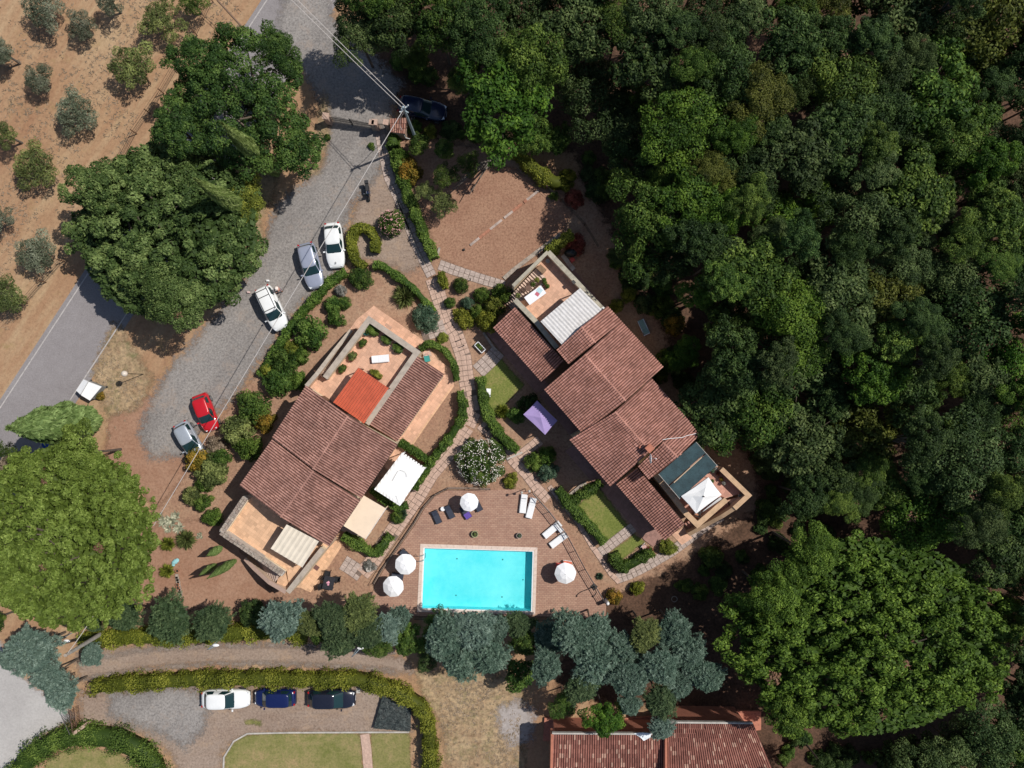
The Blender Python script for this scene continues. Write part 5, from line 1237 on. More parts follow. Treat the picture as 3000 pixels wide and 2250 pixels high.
table(g('I',545,805,.5), .1, .42, .42, .4, .3, M_wpl, 'small white side table between two dark loungers', round_=True)
table(g('I',1500,975,.5), .1, .45, .45, .42, .7, M_wpl, 'small square white side table between slanting white loungers')
M_redc = plain('red cloth chair', (.50, .07, .06), .7)
chair(g('I',1483,1262,.5), .1, 3.1, M_redc, 'red chair above, partly under the right-hand parasol', group='red chairs by the pool'); chair(g('I',1478,1345,.5), .1, 3.0, M_redc, 'red chair below, partly under the right-hand parasol', group='red chairs by the pool')
lounger(g('I',1520,1236,.4), g('I',1590,1245,.4), .1, plain('orange cloth', (.62, .16, .09), .8), M_wpl, 'orange and white folding lounger behind the right-hand parasol', wd=.4)
# pots on the deck
M_potg = plain('mossy pot', (.30, .33, .17), .9, var=.2); M_potc = plain('stone pot', (.33, .30, .25), .9, var=.2); M_clay = plain('clay pot', (.42, .19, .11), .9, var=.15); M_earth = plain('potting soil', (.05, .035, .025), 1.)
POTM = {}
def pot(at, z, R, h, m, label, plant=None, pr=None, ph=None, cat='plant pot', group=None, kind='bush'):
    r = root('plant_pot', (at.x, at.y, z), R_.uniform(0, 3), label=label, cat=cat, group=group)
    put('bowl', MB().lathe((0, 0, 0), [(R*.7, 0), (R, h), (R, h+.04), (R*.82, h+.04), (R*.8, h-.03)], 16), m, r, local=True)
    put('soil', MB().lathe((0, 0, h-.05), [(R*.8, 0), (R*.8, .03)], 14), M_earth, r, local=True)
    if plant:
        me, C = get_crown(kind, 31 if kind == 'bush' else 41, plant); o = bpy.data.objects.new('plant', me); link(o, r); o.location = (0, 0, h+(.1 if kind == 'bush' else 0)); o.scale = ((pr or R),)*2+((ph or R),)
        o.material_slots[0].link = 'OBJECT'; o.material_slots[0].material = LM[plant]
    return r
pot(g('I',805,1008,.4), .1, .32, .35, M_potg, 'round mossy green planter bowl on the deck, above the pool', 'cyp', .17, .2); pot(g('I',1165,1020,.4), .1, .27, .35, M_potc, 'round grey planter bowl on the deck, above the pool\'s right part', 'teal', .15, .16)
# shower, white cabinet, lamps
q = g('I', 1770, 1432); r = root('pool_shower', (q.x, q.y, .1), .8, label='black curved outdoor shower beside the railing', cat='shower')
put('pipe', MB().tube([(0, 0, 0), (0, 0, 1.9), (-.1, 0, 2.1), (-.35, 0, 2.15), (-.5, 0, 2.05)], .045, 8), M_dark, r, local=True); put('shower_head', MB().lathe((-.52, 0, 1.97), [(.10, 0), (.06, .05), (.02, .08)], 10), M_dark, r, local=True); put('base', MB().box((0, 0, .03), (.5, .5, .06)), M_dark, r, local=True)
q = g('I', 1868, 1540); put('pump_cabinet', MB().lathe((q.x, q.y, 0), [(.16, 0), (.16, 1.3), (.10, 1.42), (.02, 1.45)], 12), M_wpl, label='white upright cylinder at the lower end of the railing', cat='cabinet')
def lamp(at, h, label, globes=1, R=.2, m=None, z=0., shade=None):
    r = root('lamp_post', (at.x, at.y, z), R_.uniform(0, 3), label=label, cat='lamp post')
    put('pole', MB().tube([(0, 0, 0), (0, 0, h)], .035, 7), M_dark, r, local=True)
    for k in range(globes):
        a = 2*math.pi*k/max(1, globes); x = 0 if globes == 1 else .35*math.cos(a); y = 0 if globes == 1 else .35*math.sin(a)
        if globes > 1: put('arm', MB().tube([(0, 0, h-.1), (x, y, h-.05), (x, y, h+.05)], .02, 5), M_dark, r, local=True)
        put('globe', MB().ball((x, y, h+R+.03), R, 14, 8), shade or M_wpl, r, smooth=True, local=True)
    return r
lamp(g('I',1212,640), 2.0, 'two-globe lamp post at the upper gate of the pool deck', 2, .13, shade=M_cement)
# terrace of the west house
M_tab = plain('white tablecloth', (.80, .80, .82), .8, var=.03)
def chaise(a, b, z, label): return lounger(a, b, z, M_wpl, M_wpl, label, raised=.12, wd=.66)
chaise(g('Z8',950,772,3.4), g('Z8',1205,748,3.4), 3.0, 'white sun lounger in the middle of the left house\'s upper terrace')
def plantbox(at, z, l_, w_, rz, plant, label, ph=.5, m=None, kind='bush'):
    r = root('planter_box', (at.x, at.y, z), rz, label=label, cat='planter', group='planters on the upper terrace')
    put('box', MB().box((0, 0, .17), (l_, w_, .34)), m or M_clay, r, local=True)
    me, C = get_crown(kind, 31, plant); o = bpy.data.objects.new('plant', me); link(o, r); o.location = (0, 0, .36); o.scale = (l_*.62, max(w_*.9, .3), ph*1.1); o.material_slots[0].link = 'OBJECT'; o.material_slots[0].material = LM[plant]
for x, y, l_, w_, rz, pl, lb in ((940,310,1.5,.75,-.6,'hedge','large leafy shrub in the top corner planter of the left terrace'), (1160,480,.95,.5,-.6,'shrub','shrub in a pale box, second along the left terrace\'s upper parapet'),
    (1330,600,.95,.6,-.6,'hedge','dense shrub in a pale box at the right corner of the left terrace'), (815,530,.8,.4,.95,'shrub','planter nearest the top of the stair parapet on the left terrace'),
    (665,725,.85,.45,.95,'sage','mottled planter halfway along the stair parapet on the left terrace'), (515,910,.8,.4,.95,'shrub','planter at the lower end of the stair parapet on the left terrace'), (1010,985,1.15,.4,-.6,'shruby','long planter with yellow-green shrub above the red canopy')):
    plantbox(g('Z8',x,y,3.5), 3.0, l_, w_, rz, pl, lb, m=M_wpl if 'pale' in lb else M_clay)
r = root('rain_barrel', g('Z8',865,375,3.5)-Vector((0,0,.5)), label='dark green tub in the top corner of the left house\'s upper terrace', cat='tub'); put('tub', MB().lathe((0,0,0), [(.22,0),(.26,.5),(.24,.5),(.2,.1)], 12), plain('green plastic', (.02, .14, .12), .5), r, local=True)
# pile of bins at the walkway corner
q = g('Z8', 1765, 760, .8); put('waste_bin', MB().box((q.x, q.y, .5), (.42, .5, .9), .2).box((q.x, q.y, .97), (.48, .56, .06), .2), plain('teal plastic', (.03, .25, .23), .5), label='teal bin on the walkway at the right corner of the left house', cat='bin')
q = g('Z8', 1680, 715, .8); put('bucket', MB().lathe((q.x, q.y, 0), [(.16,0),(.2,.45),(.18,.45),(.15,.05)], 12), M_wpl, label='white bucket beside the teal bin', cat='bucket')
q = g('Z8', 1765, 690, .8); r = root('drying_rack', (q.x, q.y, 0), .2, label='small white drying rack with pink cloths behind the teal bin', cat='rack')
mb = MB(); [mb.tube([(-.3, k*.1-.2, .9), (.3, k*.1-.2, .9)], .012, 4) for k in range(5)]; [mb.tube([(sx*.3, -.25, 0), (sx*.3, .25, .9)], .015, 4) for sx in (-1, 1)]; put('frame', mb, M_wpl, r, local=True); put('cloth', MB().box((0, 0, .8), (.3, .02, .25)).box((.1, .1, .8), (.25, .02, .25)), plain('pink cloth', (.62, .40, .50), .9), r, local=True)
# dining table on the east terrace
a, b, c, d = g('Z4',340,1182,3.8), g('Z4',640,965,3.8), g('Z4',740,1082,3.8), g('Z4',445,1312,3.8); q = (a+b+c+d)/4
r = root('dining_table', (q.x, q.y, 3.), math.atan2((b-a).y, (b-a).x), label='long table with white cloth and a red napkin on the right house\'s upper terrace', cat='table')
Lx, Wy = (b-a).length, (d-a).length
put('table_top', MB().box((0, 0, .73), (Lx-.1, Wy-.1, .04)), M_frame, r, local=True); 
for sx in (-1, 1):
    for sy in (-1, 1): put('leg', MB().box((sx*Lx*.42, sy*Wy*.38, .36), (.07, .07, .71)), M_frame, r, local=True)
def over(name, mb, m, label, cat, loc, rz): 
    o = put(name, mb, m, label=label, cat=cat); o.location = loc; o.rotation_euler = (0, 0, rz); return o
rz = math.atan2((b-a).y, (b-a).x)
over('tablecloth', MB().box((0, 0, .01), (Lx, Wy, .01)).box((0, -Wy/2-.004, -.07), (Lx, .008, .15)).box((0, Wy/2+.004, -.07), (Lx, .008, .15)), M_tab, 'white cloth covering the long terrace table', 'tablecloth', (q.x, q.y, 3.76), rz)
over('napkin', MB().box((.2, -.03, 0), (.30, .36, .012), .3), plain('rosy cloth', (.50, .13, .17), .9), 'rose-red folded cloth lying on the long white table', 'cloth', (q.x, q.y, 3.785), rz)
over('tray', MB().box((.55, .12, 0), (.42, .46, .012), .25), plain('pale blue tray', (.45, .62, .66), .5), 'pale blue tray on the long white table', 'tray', (q.x, q.y, 3.785), rz)
for x, y, rr, pl, lb in ((705,860,.2,'shrub','pot with bushy plant, first in the trio right of the table'), (720,915,.2,'hedge','pot with green plant, middle of the trio right of the table'), (765,975,.2,'shrub','dark pot, last of the trio right of the table')):
    pot(g('Z4',x,y,3.4), 3., rr, .3, M_clay, lb, pl, .22, .25, group='pots beside the dining table')
for x, y, lb, pl in ((575,850,'yellow-green plant at the foot of the stair wall on the right terrace','shruby'), (230,1130,'trailing grey-green plant in the left corner of the right terrace','sage'), (500,930,'small grey-green plant beside the stair border','shrub')):
    q2 = g('Z4',x,y,3.5); bush(q2, .27, .4, pl, lb, z=3., name='potted_plant', cat='plant', seed=31)
q2 = g('Z4',420,1005,3.8); r = root('round_stool', (q2.x, q2.y, 3), label='small round brown table between stairs and dining table', cat='table'); put('top', MB().lathe((0,0,.5), [(.26,0),(.26,.04)], 14), M_frame, r, local=True); put('leg', MB().tube([(0,0,0),(0,0,.5)], .04, 6), M_frame, r, local=True)
q2 = g('Z4',655,665,3.4); put('wooden_chest', MB().box((q2.x, q2.y, 3.22), (.75, .5, .44), math.radians(-42)), plain('old wood', (.24, .15, .09), .9, var=.2), label='brown wooden chest at the head of the right house\'s stairs', cat='chest')
q2 = g('Z4',768,510,3.4); put('hose_coil', MB().lathe((q2.x, q2.y, 3.0), [(.16,0),(.2,.05),(.2,.1),(.12,.1),(.12,.05)], 14), plain('grey hose', (.45, .45, .42), .6), label='coiled hose in the top corner of the right terrace', cat='hose')
q2 = g('Z4',1235,900,4.2); put('terrace_lamp', MB().box((q2.x, q2.y, 4.14), (.26, .34, .14), .7), M_dark, label='small black fitting on the right terrace parapet', cat='fitting')
# south terrace of the east house
M_tabw = plain('clay floor pot', (.38, .17, .10), .9)
for i, (x, y, rr, mm, pl, lb) in enumerate(((1300,830,.16,M_wpl,'teal','white pot next to the green shade net'), (1355,780,.15,M_wpl,'grey','pale pot in the far corner by the shade net'), (1410,890,.17,M_dark,'red','dark pot with reddish plant on the right house\'s lower terrace'),
      (1480,990,.18,M_clay,'orange','orange clay pot along the parapet of the lower right terrace'), (1525,1075,.16,M_wpl,'grey','small white pot along the parapet of the lower right terrace'), (1290,1035,.14,M_dark,'shrub','dark pot at the pavilion\'s upper corner'), (1855,1325,.12,M_wpl,'grey','small pale pot in the outer corner of the lower right terrace'))):
    pot(g('Z5',x,y,3.4), 3., rr, .3, mm, lb, pl, .2, .2, group='pots on the lower right terrace')
chair(g('Y1',905,455,3.4), 3., 1.2, M_dark, 'dark chair at the lower corner of the white pavilion'); 
table(g('Y1',870,540,3.4), 3., .5, .6, .5, .7, M_clay, 'brown low table in the lower corner of the right house\'s terrace')
# satellite dish
q2 = g('Z5', 40, 580, 7.2); r = root('satellite_dish', (q2.x, q2.y, 5.9), label='white satellite dish edge-on above the right house\'s lower roofs', cat='satellite dish')
mb = MB().ball((0,0,1.3), .42, 18, 10, (.16, 1., 1.))
put('dish', mb, M_wpl, r, local=True); put('mast', MB().tube([(-.05,0,-.5),(-.05,0,1.5)], .03, 6), M_steel, r, local=True); put('arm', MB().tube([(0,0,1.2),(.45,0,1.28)], .02, 5), M_steel, r, local=True); put('receiver', MB().box((.47,0,1.3), (.08,.07,.07)), M_wpl, r, local=True)
# cable over the roof
put('roof_cable', MB().tube([g('Z5',x,y,z) for x, y, z in ((285,195,6.3),(420,172,6.2),(560,160,6.0),(680,150,5.85),(780,110,5.7),(900,85,5.5),(960,65,5.45))], .025, 5), M_wpl, label='pale cable looping across the right house\'s roof', cat='cable')
# dark garden table set by the conifers
q2 = g('Z7', 680, 375, .75); rz0 = .25
r = table(q2, .06, 1.0, 1.25, .74, 1.35, plain('black table top', (.03, .03, .036), .4), 'black garden table with a pink and white cloth, beside the conifers'); 
over('table_cloth', MB().box((0, 0, 0), (.28, .20, .015), .2).box((-.05, -.16, 0), (.2, .16, .015), 1), plain('pink white cloth', (.72, .34, .44), .9), 'pink and white cloth in the middle of the black garden table', 'cloth', (q2.x-.04, q2.y+.05, .815), .4)
for x, y, a, lb in ((660,225,-1.75,'black garden chair above the black table'), (820,320,3.0,'black garden chair on the right of the black table'), (575,430,.3,'black garden chair on the left of the black table'), (640,310,-.6,'black garden chair tucked in at the upper left of the black table')):
    chair(g('Z7',x,y,.6), .04, a, M_blackf, lb, group='black garden chairs')
# washed bits east of the east house
def deckchair(at, rz, m, label): return lounger(at-Vector((math.cos(rz)*.75, math.sin(rz)*.75, 0)), at+Vector((math.cos(rz)*.75, math.sin(rz)*.75, 0)), 0., m, M_steel, label, raised=.5)
q2 = g('F',1335,740,.4); deckchair(g('F',1345,715,.4), 2.0, plain('pale blue cloth', (.22, .36, .38), .8), 'pale blue-grey deck lounger under the trees behind the right house')
q2 = g('Z4',1180,380,.5); put('barbecue_cover', MB().ball((q2.x, q2.y, .5), .5, 12, 8, (1.25, .8, 1.)), plain('black cover', (.015, .02, .022), .5), label='black covered barbecue above the right house\'s terrace', cat='barbecue cover', smooth=True)
for i, (x, y, mm, lb) in enumerate(((1060,445,M_cement,'first'), (1110,510,M_cement,'second'), (1155,580,M_pav,'third'), (1210,645,M_cement,'fourth'), (1205,500,M_redc,'red'))):
    q2 = g('Z4',x,y,.1); put('stepping_stone' if mm is not M_redc else 'red_crate', MB().box((q2.x, q2.y, .06 if mm is not M_redc else .15), (.42, .42, .1 if mm is not M_redc else .3), .7), mm, label=('%s square slab from the barbecue, beside the right house' % lb) if mm is not M_redc else 'red crate beside the row of square slabs', cat='slab' if mm is not M_redc else 'crate')
# small objects in the garden
q2 = g('Y2',285,1245,.4); r = root('planter_box', (q2.x, q2.y, 0), math.radians(-47), label='rectangular white-rimmed planter on the paved garden left of the right house', cat='planter')
mb = MB()
for sx in (-1, 1): mb.box((sx*.5, 0, .2), (.06, .5, .4))
for sy in (-1, 1): mb.box((0, sy*.24, .2), (1.06, .06, .4))
put('rim', mb, M_wpl, r, local=True); put('soil', MB().box((0,0,.15), (1., .45, .3)), M_earth, r, local=True)
me, C = get_crown('bush', 31, 'shrub'); o = bpy.data.objects.new('plant', me); link(o, r); o.location = (-.1,0,.32); o.scale = (.42,.2,.25); o.material_slots[0].link='OBJECT'; o.material_slots[0].material=LM['hedge']
q2 = g('I',1055,0-0,0) ; q2 = g('F',88,1245,.3); r = root('garden_bench', (q2.x, q2.y, 0), 1.5, label='small white bench on the lawn beside the hedge', cat='bench')
put('seat', MB().box((0,0,.42), (.75,.38,.05)), M_wpl, r, local=True); put('backrest', MB().box((0,.2,.62), (.75,.04,.35)), M_wpl, r, local=True)
for sx in (-1,1): put('leg', MB().box((sx*.3,0,.2), (.06,.34,.4)), M_wpl, r, local=True)
r = root('folding_chair', g('J',1068,1110,0), .6, label='white and rose folding chair at the foot of the lower lawn', cat='chair')
put('frame', MB().tube([(-.3,-.25,0),(.3,-.25,.8)], .02, 5).tube([(-.3,.25,0),(.3,.25,.8)], .02, 5).tube([(.3,-.25,0),(-.3,-.25,.6)], .02, 5).tube([(.3,.25,0),(-.3,.25,.6)], .02, 5), M_wpl, r, local=True); put('seat', MB().box((0,0,.42), (.4,.48,.02)), plain('rose cloth', (.55,.33,.30), .8), r, local=True)
r = root('bird_bath', g('H',1335,1010), label='low grey stone bird bath by the pavers', cat='bird bath'); put('bowl', MB().lathe((0,0,0), [(.1,0),(.08,.4),(.25,.5),(.22,.5),(.05,.44)], 12), M_cement, r, local=True)
q2 = g('Y6',1410,1210,0.08); put('door_mat', MB().box((q2.x, q2.y, .075), (.42, .55, .02), .95), plain('door mat', (.14,.07,.06), 1.), label='dark door mat on the sandy walkway below the left house', cat='mat')
q2 = g('Z8',1195,280,0.08); put('floor_drain', MB().box((q2.x, q2.y, .068), (.7, .28, .012), -.6), plain('drain grate', (.42,.27,.2), 1.), label='pale rectangular grate in the upper walkway', cat='grate')
# ---------------------------------------------------------------- vehicles
M_tyre = plain('tyre', (.02, .02, .02), .85); M_rim = plain('alloy rim', (.42, .43, .45), .3, .8); M_trim = plain('black trim', (.025, .025, .027), .5)
M_cglass = glass_mat('car glass', (.012, .035, .038)); M_lamp = plain('lamp glass', (.70, .72, .74), .1); M_tail = plain('tail lamp', (.35, .01, .01), .2)
def sgn(v, e): return math.copysign(abs(v)**e, v)
def car(rear, front, body_m, label, L=None, W=1.74, Hh=1.46, cab=(.06, .16, .60, .76), nose=.74, cat='car', rack=False, roof_m=None, group='parked cars', rearz=1.0, emblem=False, sedan=False):
    """rear, front: bumper centres on the ground; cab: rear base, rear top, front top, front base (fractions of the length)"""
    d = front-rear; d.z = 0; L = L or d.length; c = (rear+front)/2; ang = math.atan2(d.y, d.x)
    r = root('parked_car', (c.x, c.y, 0), ang, label=label, cat=cat, group=group)
    ns = 22; S = [i/ns for i in range(ns+1)]; mb = MB(); belt = .93*Hh/1.46
    def halfw(s):
        e = abs(2*s-1); return W/2*(1-.20*e**7-.05*e**2)*(1-.10*max(0, s-.80)/.2)
    def topz(s):
        if s < cab[0]+.02: return rearz*belt*(.80+.20*min(1, s/.05))
        if s > cab[3]-.02: t = (s-cab[3]+.02)/(1.02-cab[3]); return belt*(1-(1-nose)*t**1.7)-(.10 if s > .99 else 0)
        return belt
    prof = lambda s: [(0, topz(s)+.035), (.55, topz(s)+.025), (.86, topz(s)-.015), (.97, topz(s)-.09), (1., topz(s)-.25), (.985, .42), (.93, .22), (0, .20)]
    rows = []
    for s in S:
        hw = halfw(s); x = (s-.5)*L; pr = prof(s)
        row = [(x, y*hw, z) for y, z in pr]+[(x, -y*hw, z) for y, z in pr[-2:0:-1]]; rows.append(row)
    n = len(rows[0]); vs = [v for row in rows for v in row]
    fs = [(i*n+k, i*n+(k+1) % n, (i+1)*n+(k+1) % n, (i+1)*n+k) for i in range(ns) for k in range(n)]
    fs.append(tuple(range(n))[::-1]); fs.append(tuple(ns*n+k for k in range(n)))
    mb.add(vs, fs); b = put('body', mb, body_m, r, local=True, smooth=True)
    # cabin shell: superellipse rings from the belt to the roof
    x0, x1, x2, x3 = ((k-.5)*L for k in cab); z0, z1 = belt-.03, Hh-.02
    def cabp(t, v, off=0.):
        xa, xb = x0+(x1-x0)*v, x3+(x2-x3)*v; hw = W/2*(.93-.17*v); a = (xb-xa)/2+off; bq = hw+off; e = 2/5.5
        return Vector(((xa+xb)/2+a*sgn(math.cos(t), e), bq*sgn(math.sin(t), e), z0+(z1-z0)*v))
    mb = MB(); nt_ = 40; vs = []; levels = [0, .5, 1.]
    for v in levels: vs += [cabp(2*math.pi*k/nt_, v) for k in range(nt_)]
    ctr = ((x1+x2)/2, 0, 0)
    for q, dz in ((.9, .035), (.6, .065), (.0, .075)):
        for k in range(nt_):
            p_ = cabp(2*math.pi*k/nt_, 1.); vs.append((ctr[0]+(p_.x-ctr[0])*q, p_.y*q, z1+dz))
    fs = [(i*nt_+k, i*nt_+(k+1) % nt_, (i+1)*nt_+(k+1) % nt_, (i+1)*nt_+k) for i in range(5) for k in range(nt_)]
    mb.add(vs, fs); put('cabin', mb, roof_m or body_m, r, local=True, smooth=True)
    def pane(name, t0, t1, v0, v1, k=10, off=.012):
        mb = MB(); vs = []; 
        for j in range(3):
            for i in range(k+1): vs.append(cabp(t0+(t1-t0)*i/k, v0+(v1-v0)*j/2, off))
        mb.add(vs, [(j*(k+1)+i, j*(k+1)+i+1, (j+1)*(k+1)+i+1, (j+1)*(k+1)+i) for j in range(2) for i in range(k)])
        put(name, mb, M_cglass, r, local=True, smooth=True)
    # corner parameter of the superellipse where side and front meet
    tc = math.radians(40)
    pane('windscreen', -tc, tc, .04, .97); pane('rear_window', math.pi-tc*.96, math.pi+tc*.96, .30, .94)
    for s_ in (-1, 1):
        pane('side_window', s_*math.radians(52), s_*math.radians(89), .12, .90); pane('side_window', s_*math.radians(92), s_*math.radians(126), .12, .90)
        xm = x3-.25; put('mirror', MB().box((xm, s_*(W/2+.07), belt+.02), (.12, .18, .12)), roof_m or body_m, r, local=True)
        put('headlight', MB().box((L/2-.22, s_*(halfw(.95)-.20), belt*nose+.02), (.26, .22, .10), s_*-.45), M_lamp, r, local=True)
        put('tail_light', MB().box((-L/2+.10, s_*(halfw(.03)-.13), belt*.86), (.14, .18, .16), s_*.4), M_tail, r, local=True)
        for xx in (-L*.31, L*.33):
            w_ = put('wheel', None, None, r, me=wheel_mesh(), local=True); w_.location = (xx, s_*(W/2-.11), .31); w_.rotation_euler = (math.pi/2, 0, 0)
            q = bpy.data.objects.new('rim', RIM[0]); link(q, w_); q.location = (0, 0, -s_*.10)
    put('bumper', MB().box((L/2-.06, 0, .42), (.12, W*.72, .16)).box((-L/2+.05, 0, .42), (.12, W*.74, .16)), M_trim, r, local=True)
    put('number_plate', MB().box((L/2+.003, 0, .45), (.012, .5, .11)), M_lamp, r, local=True)
    put('wiper', MB().tube([cabp(-.2, .05, .03), cabp(.25, .22, .03)], .012, 4), M_trim, r, local=True)
    if rack:
        for s_ in (-1, 1): put('roof_rail', MB().tube([(x1+.1, s_*W*.31, z1+.09), (x2-.1, s_*W*.31, z1+.09)], .025, 6), M_trim, r, local=True)
        for f in (.10, .36, .92): put('roof_bar', MB().box((x1+(x2-x1)*f, 0, z1+.115), (.06, W*.62, .03)), M_trim, r, local=True)
    if emblem:
        e = MB(); z = belt*.965+.05; xe = L/2-.42
        for a_, b_ in (((.10, 0), (0, .065)), ((0, .065), (-.10, 0)), ((-.10, 0), (0, -.065)), ((0, -.065), (.10, 0))): e.tube([(xe+a_[0], a_[1], z), (xe+b_[0], b_[1], z)], .016, 4)
        put('emblem', e, M_trim, r, local=True)
    return r
RIM = []; WM = []
def wheel_mesh():
    if not WM:
        mb = MB().lathe((0, 0, 0), [(.22, -.1), (.30, -.1), (.315, -.06), (.315, .06), (.30, .1), (.22, .1)], 18); me = bpy.data.meshes.new('wheel'); me.from_pydata(mb.v, [], mb.f); me.materials.append(M_tyre); WM.append(me)
        mb = MB().lathe((0, 0, 0), [(.05, -.015), (.215, -.01), (.215, .01), (.05, .015)], 12); me = bpy.data.meshes.new('rim'); me.from_pydata(mb.v, [], mb.f); me.materials.append(M_rim); RIM.append(me)
    return WM[0]
P_white = paint('white paint', (.80, .81, .80)); P_silver = paint('blue silver paint', (.40, .43, .53), .3, .35); P_silver2 = paint('silver paint', (.46, .50, .55), .3, .35); P_red = paint('red paint', (.50, .012, .02))
P_navy = paint('navy paint', (.010, .018, .05)); P_blue = paint('royal blue paint', (.007, .014, .075)); P_black = paint('blue black paint', (.012, .014, .026))
car(g('C',1587,425,.5), g('C',1625,790,.5), P_white, 'white hatchback nearest the bushes, parked nose down on the gravel drive', emblem=True, cab=(.05,.17,.50,.70))
car(g('C',1368,590,.5), g('C',1463,955,.5), P_silver, 'blue-grey silver estate car parked beside the white hatchback', cab=(.04,.10,.55,.73), W=1.78)
car(g('C',1022,945,.6), g('C',1183,1285,.6), P_white, 'white off-road car with black roof bars, person beside its rear', cab=(.03,.06,.60,.78), Hh=1.72, rack=True, nose=.82)
car(g('G',1618,430,.5), g('G',1725,722,.5), P_red, 'small red hatchback at the lower end of the gravel drive', cab=(.05,.13,.58,.78), W=1.62)
car(g('G',1462,660,.5), g('G',1615,940,.5), P_silver2, 'small pale silver hatchback, lowest car on the gravel drive', cab=(.05,.12,.56,.78), W=1.64)
car(g('B',1020,850,.5), g('B',1405,925,.5), P_navy, 'dark blue car in the shade behind the gate', cab=(.04,.08,.52,.70), W=1.84, Hh=1.6)
car(g('K',1640,1095,.5), g('K',2027,1092,.5), P_white, 'white hatchback, left of the three cars below the long hedge', cab=(.06,.16,.54,.72), W=1.8)
car(g('L',463,1085,.5), g('L',130,1085,.5), P_blue, 'deep blue small car between the white and the dark car', cab=(.05,.12,.66,.80), W=1.66, roof_m=P_blue)
car(g('L',562,1090,.5), g('L',945,1092,.5), P_black, 'blackish blue estate car, right of the three below the long hedge', cab=(.04,.14,.58,.78), W=1.78)
# scooter
q = g('X', 1081, 565); r = root('scooter', (q.x, q.y, 0), math.radians(-84), label='dark blue scooter standing on the brown gravel above the round oleander', cat='scooter')
put('body', MB().prism([(-.75,-.06),(-.4,-.17),(.1,-.14),(.35,-.2),(.5,-.08),(.5,.08),(.35,.2),(.1,.14),(-.4,.17),(-.75,.06)], .3, [.72,.78,.5,.9,.8,.8,.9,.5,.78,.72]), P_navy, r, local=True)
put('seat', MB().box((-.32, 0, .82), (.68, .28, .1)), M_trim, r, local=True); put('windshield', MB().box((.42, 0, 1.1), (.03, .36, .42)), M_cglass, r, local=True)
put('handlebar', MB().tube([(.3, -.34, .98), (.36, 0, .95), (.3, .34, .98)], .022, 6), M_steel, r, local=True)
for s_ in (-1, 1): put('mirror', MB().box((.34, s_*.3, 1.12), (.03, .12, .07)), M_steel, r, local=True)
for xx in (-.62, .62): put('wheel', MB().add([(xx+.24*math.cos(a), y_, .24+.24*math.sin(a)) for y_ in (-.05, .05) for a in [math.pi*2*k/14 for k in range(14)]], [tuple(range(14)), tuple(range(14, 28))[::-1]]+[(k, 14+k, 14+(k+1) % 14, (k+1) % 14) for k in range(14)]), M_tyre, r, local=True)
put('top_box', MB().box((-.78, 0, .92), (.3, .34, .24)), M_trim, r, local=True)
# ---------------------------------------------------------------- the person beside the white off-road car
def skin_mesh(name, joints, edges, m, root_i=0, sub=2):
    me = bpy.data.meshes.new(name); me.from_pydata([j[0] for j in joints], edges, []); o = bpy.data.objects.new(name, me); COL.objects.link(o)
    o.modifiers.new('s', 'SKIN'); sub_ = o.modifiers.new('u', 'SUBSURF'); sub_.levels = sub; sub_.render_levels = sub
    for i, j in enumerate(joints): me.skin_vertices[0].data[i].radius = (j[1], j[2] if len(j) > 2 else j[1]); me.skin_vertices[0].data[i].use_root = (i == root_i)
    dg = bpy.context.evaluated_depsgraph_get(); ev = o.evaluated_get(dg); m2 = bpy.data.meshes.new_from_object(ev); bpy.data.objects.remove(o); m2.materials.clear(); m2.materials.append(m); m2.shade_smooth(); m2.name = name; return m2
M_skin = plain('skin', (.50, .25, .17), .55, var=.05); M_hat = plain('pale sun hat', (.75, .66, .60), .8, var=.04); M_shirt = plain('salmon shirt', (.50, .26, .20), .85, var=.08); M_short = plain('blue grey shorts', (.16, .17, .24), .85)
q = g('X', 827, 851); pr = root('person', (q.x, q.y, 0), math.radians(205), label='person in a pale hat and salmon top standing beside the white off-road car', cat='person')
J = [((0,0,.92), .135, .105), ((0,0,1.08), .12, .10), ((.01,0,1.25), .14, .105), ((.01,0,1.40), .11, .085), ((.03,0,1.50), .052), ((.05,0,1.58), .075, .08), ((.06,0,1.67), .088, .095),
     ((.01,.17,1.40), .055), ((.08,.24,1.15), .042), ((.27,.20,1.02), .032), ((.34,.18,1.00), .034, .02),
     ((.01,-.17,1.40), .055), ((.06,-.25,1.15), .042), ((.20,-.22,.96), .032), ((.27,-.21,.93), .034, .02),
     ((0,.09,.86), .09), ((.02,.10,.48), .062), ((-.02,.11,.08), .042), ((.09,.12,.04), .04, .03),
     ((0,-.09,.86), .09), ((.06,-.10,.48), .062), ((.03,-.11,.08), .042), ((.14,-.12,.04), .04, .03)]
Ed = [(0,1),(1,2),(2,3),(3,4),(4,5),(5,6),(3,7),(7,8),(8,9),(9,10),(3,11),(11,12),(12,13),(13,14),(0,15),(15,16),(16,17),(17,18),(0,19),(19,20),(20,21),(21,22)]
